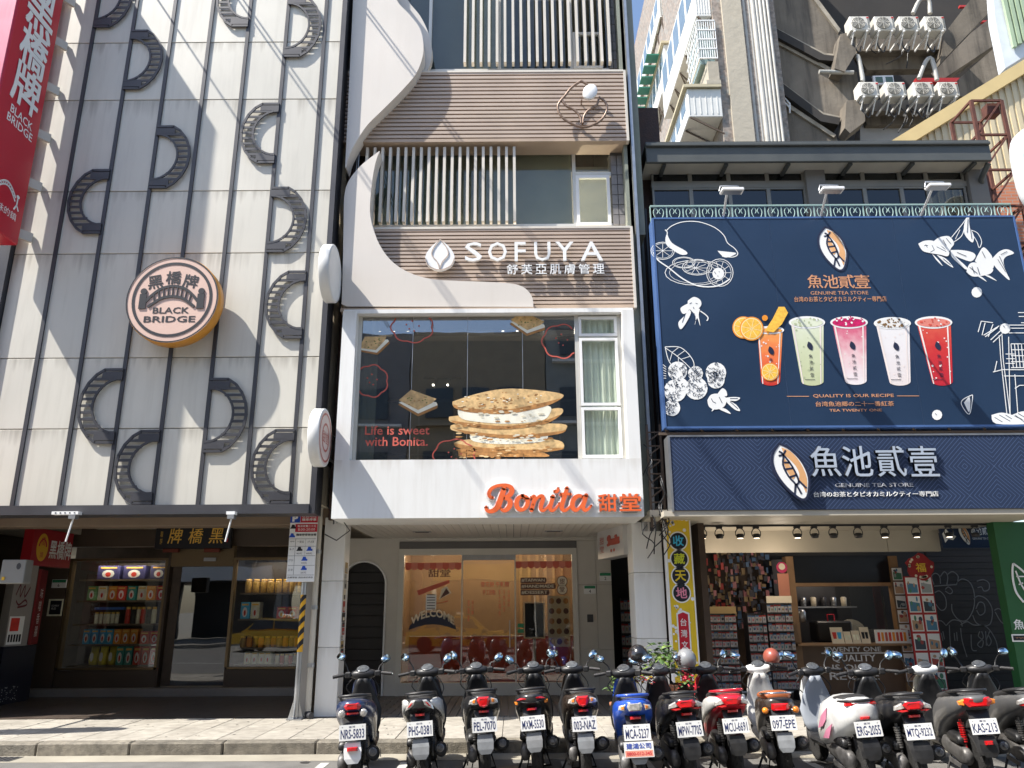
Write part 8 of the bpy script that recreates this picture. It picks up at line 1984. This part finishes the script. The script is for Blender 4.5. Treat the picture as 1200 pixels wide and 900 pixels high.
    for s in (-1,1):
        MB().tube([(s*.22,1.01,1.0),(s*.34,.98,.985)],.020,10).build('grip', seatm, hb)
        MB().tube(spl([(s*.19,1.05,1.0),(s*.26,1.06,.99),(s*.345,1.02,.97)],3),[.010]*7,6).build('brake_lever', chrome if style in ('round','smooth','blue','hex') else engm, hb)
        MB().box(s*.17-.035,s*.17+.035,.985,1.055,.965,1.03,bev=.012).build('switch_box', plas, hb)
        ms_, mh_, my_ = .262+rs_.uniform(-.02,.03), 1.165+rs_.uniform(-.05,.04), 1.05+rs_.uniform(-.03,.03)
        mo_ = MB().tube(spl([(s*.17,1.07,1.02),(s*.19,1.09,1.07),(s*.225,1.08,mh_-.05),(s*(ms_-.02),my_+.01,mh_-.02)],3),.008,6).build('mirror_stem', plas, hb)
        q = MB(); q.loft([ellring(0,y,0,w_,h_,'y',18,2.4) for y,w_,h_ in ((.035,.02,.015),(.02,.05,.035),(0,.066,.044),(-.01,.066,.044))])
        Mx = Matrix.Translation((s*ms_,my_,mh_)) @ Matrix.Rotation(s*R(rs_.uniform(5,40)),4,'Z') @ Matrix.Rotation(-R(rs_.uniform(14,34)),4,'X') @ Matrix.Rotation(s*R(rs_.uniform(-50,-5)),4,'Y')
        q.xform(Mx); m1 = q.build('mirror', plas if not retro else chrome, hb)
        q = MB(); q.loft([ellring(0,y,0,.060,.038,'y',18,2.4) for y in (-.0105,-.0125)]); q.xform(Mx); g1 = q.build('mirror_face', mirg, hb)
    if style in ('round','cream'):
        MB().lathe([(.02,-.06),(.075,-.03),(.08,.03),(.075,.05)], (0,1.13,.98), 'y', 20).build('headlight', lclr, hb)
    # stand, kick lever
    MB().tube([(-.12,.35,.24),(-.24,.30,.012)],.012,6).tube([(-.24,.30,.012),(-.27,.26,.010)],.012,6).build('side_stand', muf, t)
    MB().tube([(-.08,.30,.22),(-.13,.22,.05),(.13,.22,.05),(.08,.30,.22)],.012,6).build('centre_stand', muf, t)
    MB().prism([(-.17,-.02,.17),(-.17,.30,.20),(-.175,.30,.15),(-.175,0,.13)],(-.01,0,0)).build('case_trim', engm, t)
    q = MB(); q.tube(spl([(.1,1.1,.95),(.18,1.05,.8),(.05,1.1,.6)],4),.006,5).tube(spl([(-.1,1.1,.97),(-.2,1.1,.85),(-.05,1.15,.7)],4),.006,5).build('control_cable', black, t)
    ang = R(rs_.uniform(-15,15)); hb.rotation_euler = (0,0,ang); hb.location = Vector((0,1.05,0))-Matrix.Rotation(ang,3,'Z') @ Vector((0,1.05,0))
    return t
def thing_part(name, parent):
    e = bpy.data.objects.new(name, None); COL.objects.link(e); e.parent = parent; e['_loc'] = (0,0,0); return e
pnavy, pwhite, pblack, pblue, pred, pgrey, pmatt = paintm('navy',(0.015,0.03,0.09)), paintm('white',(0.62,0.62,0.60)), paintm('black',(0.012,0.012,0.014)), paintm('blue',(0.01,0.07,0.42)), paintm('red',(0.55,0.012,0.03)), paintm('grey',(0.09,0.09,0.09),.45), paintm('dark_brown',(0.03,0.02,0.015))
brownseat = mat('brown_seat', (0.36,0.10,0.03), 0.4, var=0.15)
scs = [
 make_scooter('navy scooter with hexagonal red tail light and white flap, leftmost of the parked row','hex',pnavy,None,seatm,'NRS-5833',(417,857),431,(-3,)),
 make_scooter('black scooter with white side panels and V-shaped tail lights, second from the left','vee',pblack,pwhite,seatm,'PHS-0381',(497,853),508,(-4,)),
 make_scooter('black scooter with a big red centre tail light, third from the left','center',pblack,None,seatm,'PEL-7070',(571,848),563,(-3,)),
 make_scooter('black scooter with a thin wide red tail strip, fourth from the left','strip',pblack,None,seatm,'MXM-5530',(630,846),633,(-5,)),
 make_scooter('black scooter with rounded red tail light parked left of the blue scooter','center',pmatt,None,seatm,'003-NAZ',(688,847),676,(-3,)),
 make_scooter('bright blue scooter with clear tail lights and an advert under its plate','blue',pblue,None,seatm,'MCA-5237',(750,857),737,(-3,)),
 make_scooter('black scooter with red and clear tail lights right of the blue scooter','angular',pblack,None,seatm,'MPW-7705',(812,853),778,(-4,)),
 make_scooter('red-tailed scooter with white side panels in the middle right of the row','redrear',pred,pwhite,seatm,'MCU-6691',(866,849),834,(-4,)),
 make_scooter('white retro scooter with brown seat and round orange indicators','round',pmatt,None,brownseat,'097-EPE',(921,846),894,(-3,)),
 make_scooter('smooth white scooter with grey leg shield and thin red tail strip','smooth',pwhite,None,seatm,'ERG-2055',(1021,853),960,(-4,)),
 make_scooter('black scooter with angular red tail light right of the smooth white scooter','angular',pblack,None,seatm,'MTQ-9232',(1081,856),1022,(-4,)),
 make_scooter('dusty grey scooter with orange and red tail light near the right end','orange',pgrey,None,seatm,'KAS-213',(1157,850),1092,(-4,)),
 make_scooter('grey scooter half cut off by the right edge of the photo','angular',pgrey,None,seatm,'MRP-8806',(1226,848),1156,(-4,))]
# pink graphics on the smooth white scooter, advert board under the blue one's plate
w9 = scs[9]; q = MB()
for s in (-1,):
    q.prism([(s*.214,.10,.72),(s*.222,.30,.62),(s*.220,.46,.48),(s*.222,.30,.52),(s*.222,.16,.60)],(s*.008,0,0)); q.prism([(s*.220,.0,.58),(s*.224,.20,.50),(s*.222,.34,.40),(s*.222,.16,.42)],(s*.008,0,0))
q.build('pink_stripe', mat('pink_stripe',(0.60,0.22,0.33),0.35), w9)
b5 = scs[5]; q = MB(); q.prism([(-.14,-.395,.35),(.14,-.395,.35),(.14,-.378,.485),(-.14,-.378,.485)],(0,.004,0)); ad = q.build('advert_plate', platem, b5)
mp = quad_map((-.14,-.395,.35),(.14,-.395,.35),(-.14,-.378,.485),(0,-1,.1)); q = MB(); put_text(q,'建鴻公司',(.08,.92,.55,.92),mp,.002,bold=.03); q.build('blue_characters', mat('ad_blue',(.03,.08,.4),.5), ad)
q = MB(); put_poly(q,[(.03,.05),(.97,.05),(.97,.45),(.03,.45)],mp,.001); q.build('pink_band', mat('ad_pink',(.65,.25,.18),.5), ad); q = MB(); put_text(q,'0800-012-345',(.08,.92,.14,.36),mp,.003,bold=.01); q.build('small_line', redsign, ad)
# retro white leg shield
w8 = scs[8]
for ch in [o for o in bpy.data.objects if o.parent == w8 and o.name.startswith(('leg_shield','front_cowl','front_fender'))]: ch.data.materials[0] = pwhite
w11 = scs[11]
for ch in [o for o in bpy.data.objects if o.parent == w11 and o.name.startswith(('front_cowl',))]: ch.data.materials[0] = mat('paint_cream',(0.5,0.46,0.36),0.35,coat=.5)
# helmets
def helmet(px, py, Y_, s, m, label, visor=True, open_=-1):
    c = at(px, py, Y_); t = thing('helmet', label, 'helmet', tuple(c))
    q = MB(); rings = []
    for k in range(10):
        a = R(-38+k*14.2); rr = math.cos(a); z = math.sin(a)
        rings.append([(c.x+s*.92*rr*math.cos(b), c.y+s*1.12*rr*math.sin(b), c.z+s*z) for b in [j*2*math.pi/24 for j in range(24)]])
    q.loft(rings); q.build('shell', m, t)
    q = MB(); q.tube([(c.x+s*.75*math.cos(b), c.y+s*.92*math.sin(b), c.z-s*.62) for b in [j*2*math.pi/20 for j in range(21)]], s*.06, 6); q.build('rim_trim', black, t)
    if visor:
        q = MB(); rings = []
        for k in range(5):
            a = R(-25+k*12); rings.append([(c.x+open_*s*1.02*math.cos(a)*math.cos(b)*.95, c.y+s*1.18*math.cos(a)*math.sin(b)*.9, c.z+s*math.sin(a)*1.02) for b in [R(-50+j*10) for j in range(11)]])
        vs = [p for r_ in rings for p in r_]; fs = [(i*11+j,i*11+j+1,(i+1)*11+j+1,(i+1)*11+j) for i in range(4) for j in range(10)]; q.add(vs,fs,0,True); q.build('visor', mat('visor_dark',(0.03,0.02,0.02),0.08,coat=.6,var=0), t)
    MB().tube([(c.x,c.y-s*.4,c.z-s*.6),(c.x+.02,c.y-s*.5,c.z-s*1.3),(c.x-.02,c.y-s*.2,c.z-s*1.4)],.008,5).build('strap', black, t)
helmet(748,768,9.75,.125,mat('helmet_black',(0.014,0.014,0.016),0.2,coat=.6,var=.1),'glossy black helmet hung on the bars of the blue scooter')
helmet(804,773,9.8,.13,mat('helmet_silver',(0.20,0.205,0.21),0.3,coat=.5,var=.1),'silver-grey helmet with dark visor hung right of the potted plant',True,-1)
helmet(904,770,9.9,.105,mat('helmet_brown',(0.28,0.07,0.045),0.35,coat=.4,var=.1),'brown half helmet resting on the white retro scooter',False)
# potted plant and flower bunches beside the white pillar
rnd = random.Random(40)
def foliage(name, label, cat, cx, cy, cz, rx, ry, rz, n, s, ms, group=None, stems=True, pot=None):
    t = thing(name, label, cat, (cx,cy,cz-rz), group)
    q = MB()
    for i in range(n):
        a = rnd.uniform(0,6.283); el = rnd.uniform(-.5,1.3); r_ = rnd.uniform(.35,1)
        p = Vector((cx+rx*r_*math.cos(a)*math.cos(el), cy+ry*r_*math.sin(a)*math.cos(el), cz+rz*r_*math.sin(el)))
        d = Vector((math.cos(a)+rnd.uniform(-.4,.4), math.sin(a)+rnd.uniform(-.4,.4), rnd.uniform(-.5,.7))).normalized(); u = d.cross(Vector((0,0,1))).normalized()*s*.38; v = Vector((0,0,-s*.15))
        L__ = s*rnd.uniform(.7,1.3); q.add([p,p+d*L__*.45+u,p+d*L__+v,p+d*L__*.45-u,p+d*L__*.5+Vector((0,0,s*.1))], [(0,1,4),(1,2,4),(2,3,4),(3,0,4)], rnd.choice(range(len(ms))))
    o = q.build('leaf_mass', ms, t); o['kind'] = 'stuff'
    if stems:
        q = MB()
        for i in range(9): a = rnd.uniform(0,6.28); q.tube(spl([(cx,cy,cz-rz*1.0),(cx+rx*.3*math.cos(a),cy+ry*.3*math.sin(a),cz-rz*.3),(cx+rx*.8*math.cos(a),cy+ry*.8*math.sin(a),cz+rz*.5)],3),.006,5)
        q.build('stem', mat('stem_green',(0.10,0.13,0.04),0.6), t)
    if pot: MB().lathe([(pot*.75,0),(pot,.28),(pot*1.08,.28),(pot*1.08,.32),(pot*.9,.32)], (cx,cy,cz-rz-.3), n=20).build('pot', mat('terracotta',(0.30,0.12,0.06),0.8), t)
    return t
lg = [mat('leaf_green',(0.07,0.14,0.03),0.5,var=.3), mat('leaf_light',(0.16,0.24,0.05),0.5,var=.3), mat('leaf_dark',(0.03,0.07,0.02),0.5,var=.3)]
c = at(775,772,11.6); foliage('potted_plant','leafy green plant at the foot of the tall white pillar','potted plant',c.x,c.y,0.95,.34,.28,.30,200,.10,lg,pot=.2); 
c = at(725,785,11.8); foliage('potted_plant','small leafy plant between the dark doorway and the white pillar','potted plant',c.x,c.y,.65,.18,.18,.24,70,.09,lg,pot=.14)
fl_ = [mat('petal_red',(0.5,0.03,0.05),0.5), mat('petal_yellow',(0.7,0.5,0.03),0.5), mat('petal_white',(0.65,0.6,0.6),0.5), lg[1], lg[0]]
c = at(748,797,9.6); foliage('flower_bunch','small bunch of red, yellow and white flowers in the blue scooter basket','flowers',c.x,c.y,c.z,.17,.12,.10,150,.045,fl_,stems=False)
c = at(805,800,9.7); foliage('flower_bunch','red flowers and dark leaves hanging below the silver-grey helmet','flowers',c.x,c.y,c.z,.10,.1,.16,90,.05,[fl_[0],lg[2],lg[0]],stems=False)
# ------------------------------------------------------------------ parking sign
Yp = 12.25
pb = atz(346,843,0.15); xp = pb.x; Yp = pb.y
xt = AX(352.5,685,Yp)
ps = thing('parking_sign', 'white, blue and red parking sign on a pole striped yellow and black', 'street sign', (xp,Yp,0.15))
MB().tube([(xp,Yp,0.15),(xp,Yp,AZ(352,612,Yp))],.042,14).build('pole', steel, ps)
ft_ = MB(); ft_.box(xp-.11,xp+.11,Yp-.11,Yp+.11,.15,.165)
for a in range(4): dx, dy = math.cos(a*math.pi/2), math.sin(a*math.pi/2); ft_.prism([(xp+dx*.04,Yp+dy*.04,.165),(xp+dx*.11,Yp+dy*.11,.165),(xp+dx*.04,Yp+dy*.04,.42)],(.008*dy,.008*dx,0))
ft_.build('base_plate', steel, ps)
sz0, sz1 = AZ(349,797-42,Yp), AZ(352,697,Yp)
z = AZ(348,764,Yp); zt2_ = AZ(350,697,Yp); i = 0
MB().tube([(xp,Yp,z),(xp,Yp,zt2_)],.0435,20).build('yellow_sleeve', mat('reflective_yellow',(0.75,0.40,0.02),0.35,var=.05), ps)
q = MB(); H_ = zt2_-z; nst = 5
for k in range(nst):
    zb_ = z+H_*(k+.1)/nst; h = H_/nst*.5; vs = []; fs = []; N = 24
    for j in range(N+1):
        a = 2*math.pi*j/N; off = h*.9*(a if a <= math.pi else 2*math.pi-a)/math.pi*1.0
        # helix-like slant on the visible half
        off = h*1.0*(math.cos(a)+1)/2*1.2
        vs += [(xp+.0445*math.cos(a),Yp+.0445*math.sin(a),min(zt2_,zb_+off)),(xp+.0445*math.cos(a),Yp+.0445*math.sin(a),min(zt2_,zb_+off+h))]
    for j in range(N): fs.append((2*j,2*j+2,2*j+3,2*j+1))
    q.add(vs, fs, 0, True)
q.build('black_stripe', kprint, ps)
x0, x1 = AX(339,650,Yp), AX(373,650,Yp); x1 = x0+(AX(372,650,Yp-.06)-AX(339.5,650,Yp-.06)); z0, z1 = AZ(352,682,Yp), AZ(352,603,Yp)
MB().box(x0,x1,Yp-.075,Yp-.06,z0,z1,bev=.004).build('board', cleanw, ps)
MB().box(xp-.06,xp+.06,Yp-.059,Yp+.05,z1-.35,z1-.30).box(xp-.06,xp+.06,Yp-.059,Yp+.05,z0+.2,z0+.25).build('clamp', steel, ps)
mp = lambda u, v, w_: (x0+u*(x1-x0), Yp-.075-w_, z1-v*(z1-z0))
def rect(q, a, b, c, d, m, w0=.002): q.add([mp(a,d,w0),mp(b,d,w0),mp(b,c,w0),mp(a,c,w0)], [(0,1,2,3)], m)
def mt2(q, s, a, b, c, d, m, w0=.004, bold=0): put_text(q, s, (a,b,-d,-c), lambda u, v, w_: mp(u,-v,w_), w0, m=m, bold=bold)
q = MB(); pblu = mat('sign_blue',(0.01,0.07,0.45),.4); 
rect(q,.0,.36,.005,.13,0); rect(q,.37,1,.005,.13,1); rect(q,.2,1,.15,.27,1)
mt2(q,'P',.07,.28,.02,.115,2,bold=.06); mt2(q,'收費時段',.42,.95,.015,.055,2,bold=.03); mt2(q,'機車停車',.42,.95,.065,.105,2,bold=.03); mt2(q,'每次收費二十元',.28,.95,.165,.20,2,bold=.02); mt2(q,'8:00-20:00',.30,.92,.215,.25,2)
mt2(q,'機車停車格收費',.25,.98,.295,.33,3,bold=.02)
for v in (.37,.48,.62,.76,.9): rect(q,.02,.98,v,v+.004,3)
rect(q,.24,.25,.37,.9,3); rect(q,.60,.605,.37,.62,3)
for (u, v, m_) in ((.40,.52,3),(.76,.52,0),(.60,.665,0),(.60,.80,0),(.12,.19,3),(.10,.32,0)):
    s = .11
    put_slab(q, [(u-s,-(v+.03)),(u+s,-(v+.03)),(u+s,-(v+.005)),(u+s*.6,-(v-.0)),(u+s*.4,-(v-.03)),(u-s*.4,-(v-.03)),(u-s*.6,-(v))], lambda a, b, w_: mp(a,-b,w_), .001, .004, m_)
mt2(q,'星期',.05,.2,.40,.42,3); mt2(q,'一至五',.3,.55,.40,.43,3); mt2(q,'六日',.68,.9,.40,.43,3); mt2(q,'8-17',.05,.2,.51,.54,3); mt2(q,'17-21',.05,.2,.67,.70,3); mt2(q,'21-8',.05,.2,.81,.84,3); mt2(q,'自備零錢  請依規定停放',.05,.95,.925,.95,3)
mt2(q,'40元',.3,.5,.575,.6,3); mt2(q,'60元',.66,.86,.575,.6,3); mt2(q,'30元',.5,.7,.715,.74,3); mt2(q,'20元',.5,.7,.855,.88,3)
q.build('sign_print', [pblu, redsign, wprint, kprint], ps)
# ------------------------------------------------------------------ the other side of the street (seen in the window reflections)
struct(MB().box(-60,60,-14,-6.5,-.1,.15).build('far_pavement', slabm))
rnd = random.Random(77)
cols_ = [(0.30,0.28,0.25),(0.24,0.20,0.17),(0.35,0.33,0.30),(0.20,0.20,0.21),(0.32,0.27,0.20),(0.26,0.28,0.28)]
xq_ = -34
k = 0
while xq_ < 34:
    w_ = rnd.uniform(6,9); h = rnd.uniform(11,17)
    t = thing('street_building', ('plain','tall','low','narrow','wide')[k % 5]+' '+('beige','brown','pale','grey','tan','blue-grey')[k % 6]+' shop building across the street behind the camera', 'building', (xq_+w_/2,-13,0), 'buildings across the street')
    m_ = mat('street_wall_%d' % (k % 6), cols_[k % 6], .8, var=.15)
    MB().box(xq_+.02,xq_+w_-.02,-20,-12,3.2,h).build('wall', m_, t)
    MB().box(xq_+.02,xq_+.4,-12.6,-12,.15,3.2).box(xq_+w_-.4,xq_+w_-.02,-12.6,-12,.15,3.2).build('pillar', m_, t)
    MB().box(xq_+.4,xq_+w_-.4,-15,-14.8,.15,3.2).build('shop_front', mat('dark_shop',(0.03,0.03,0.035),.4), t)
    z = 4.2
    while z < h-1.8:
        for j in range(3):
            x = xq_+.7+j*(w_-1.2)/3; f = MB().box(x,x+(w_-2)/3.4,-12.0,-11.9,z,z+1.5).build('window', mat('street_glass',(0.06,0.08,0.10),.15), t)
        MB().box(xq_+.3,xq_+w_-.3,-12,-11.7,z-.4,z-.28).build('ledge', cleanw if k % 2 else m_, t)
        z += 3.1
    MB().box(xq_+.6,xq_+w_-.6,-11.95,-11.6,3.2,4.0).build('sign_band', [redsign, navy, cleanw, M['wall_green'], M['sign_yellow']][k % 5], t)
    xq_ += w_; k += 1
# yellow taxis and a few cones behind the camera
ty = mat('taxi_yellow', (0.75,0.42,0.01), .3, coat=.7, var=.04); tg = mat('car_glass', (0.02,0.025,0.03), .08, var=0)
def taxi(x, y, label):
    t = thing('taxi', label, 'taxi', (x,y,0)); t['_loc'] = (x,y,0)
    L2_ = [(-2.25,.55,.62),(-2.2,.78,.86),(-1.2,.85,.90),(-.2,.86,.90),(1.2,.84,.90),(2.1,.72,.86),(2.25,.55,.7)]
    rings = [[(x+a,y-w_,.28),(x+a,y-w_*1.0,.62),(x+a,y-w_*.97,h),(x+a,y+w_*.97,h),(x+a,y+w_,.62),(x+a,y+w_,.28)] for a, h, w_ in L2_]
    MB().loft(rings, sm=False).build('body', ty, t)
    rr = [(-1.75,.86,.80),(-1.1,1.36,.66),(.5,1.42,.66),(1.15,.88,.80)]
    MB().loft([[(x+a,y-w_,.84),(x+a,y-w_+ (h-.86)*.25,h),(x+a,y+w_-(h-.86)*.25,h),(x+a,y+w_,.84)] for a, h, w_ in rr], sm=False).build('cabin', ty, t)
    for s in (-1,1):
        for a, b in ((-1.45,-.45),(-.38,.80)):
            q = MB(); q.prism([(x+a,y+s*.80,.93),(x+b,y+s*.80,.93),(x+b-.25*(b>.5),y+s*.70,1.30),(x+a+.25*(a<-1),y+s*.70,1.30)],(0,s*.012,0)); q.build('side_window', tg, t)
        for a in (-1.4,1.4):
            e = MB().lathe([(.20,-.1),(.31,-.1),(.32,0),(.31,.1),(.20,.1)], (x+a,y+s*.80,.32), 'y', 24).build('wheel', rub, t); MB().lathe([(.2,-.11),(.05,-.12)], (x+a,y+s*.80,.32), 'y', 16).build('rim', engm, e)
    MB().box(x-.25,x+.15,y-.1,y+.1,1.43,1.55,bev=.03).build('roof_light', cleanw, t)
    MB().box(x-2.28,x-2.2,y-.8,y+.8,.62,.74).build('tail_light', lred, t)
    return t
taxi(-9.6,-2.9,'yellow taxi standing on the far lane, left one, reflected in the clad building window'); taxi(-2.2,-2.9,'yellow taxi standing on the far lane, right one, reflected in the middle shop window')
for i, (x, y) in enumerate(((-12.3,-7.2),(-9.5,-7.0))):
    t = thing('traffic_cone', 'orange traffic cone on the pavement across the street, '+('left','right')[i]+' one', 'traffic cone', (x,y,.15)); MB().lathe([(.14,0),(.03,.6),(.02,.62)], (x,y,.17), n=16).build('cone', mat('cone_orange',(.7,.12,.02),.5), t); MB().box(x-.18,x+.18,y-.18,y+.18,.15,.175).build('base', black, t)
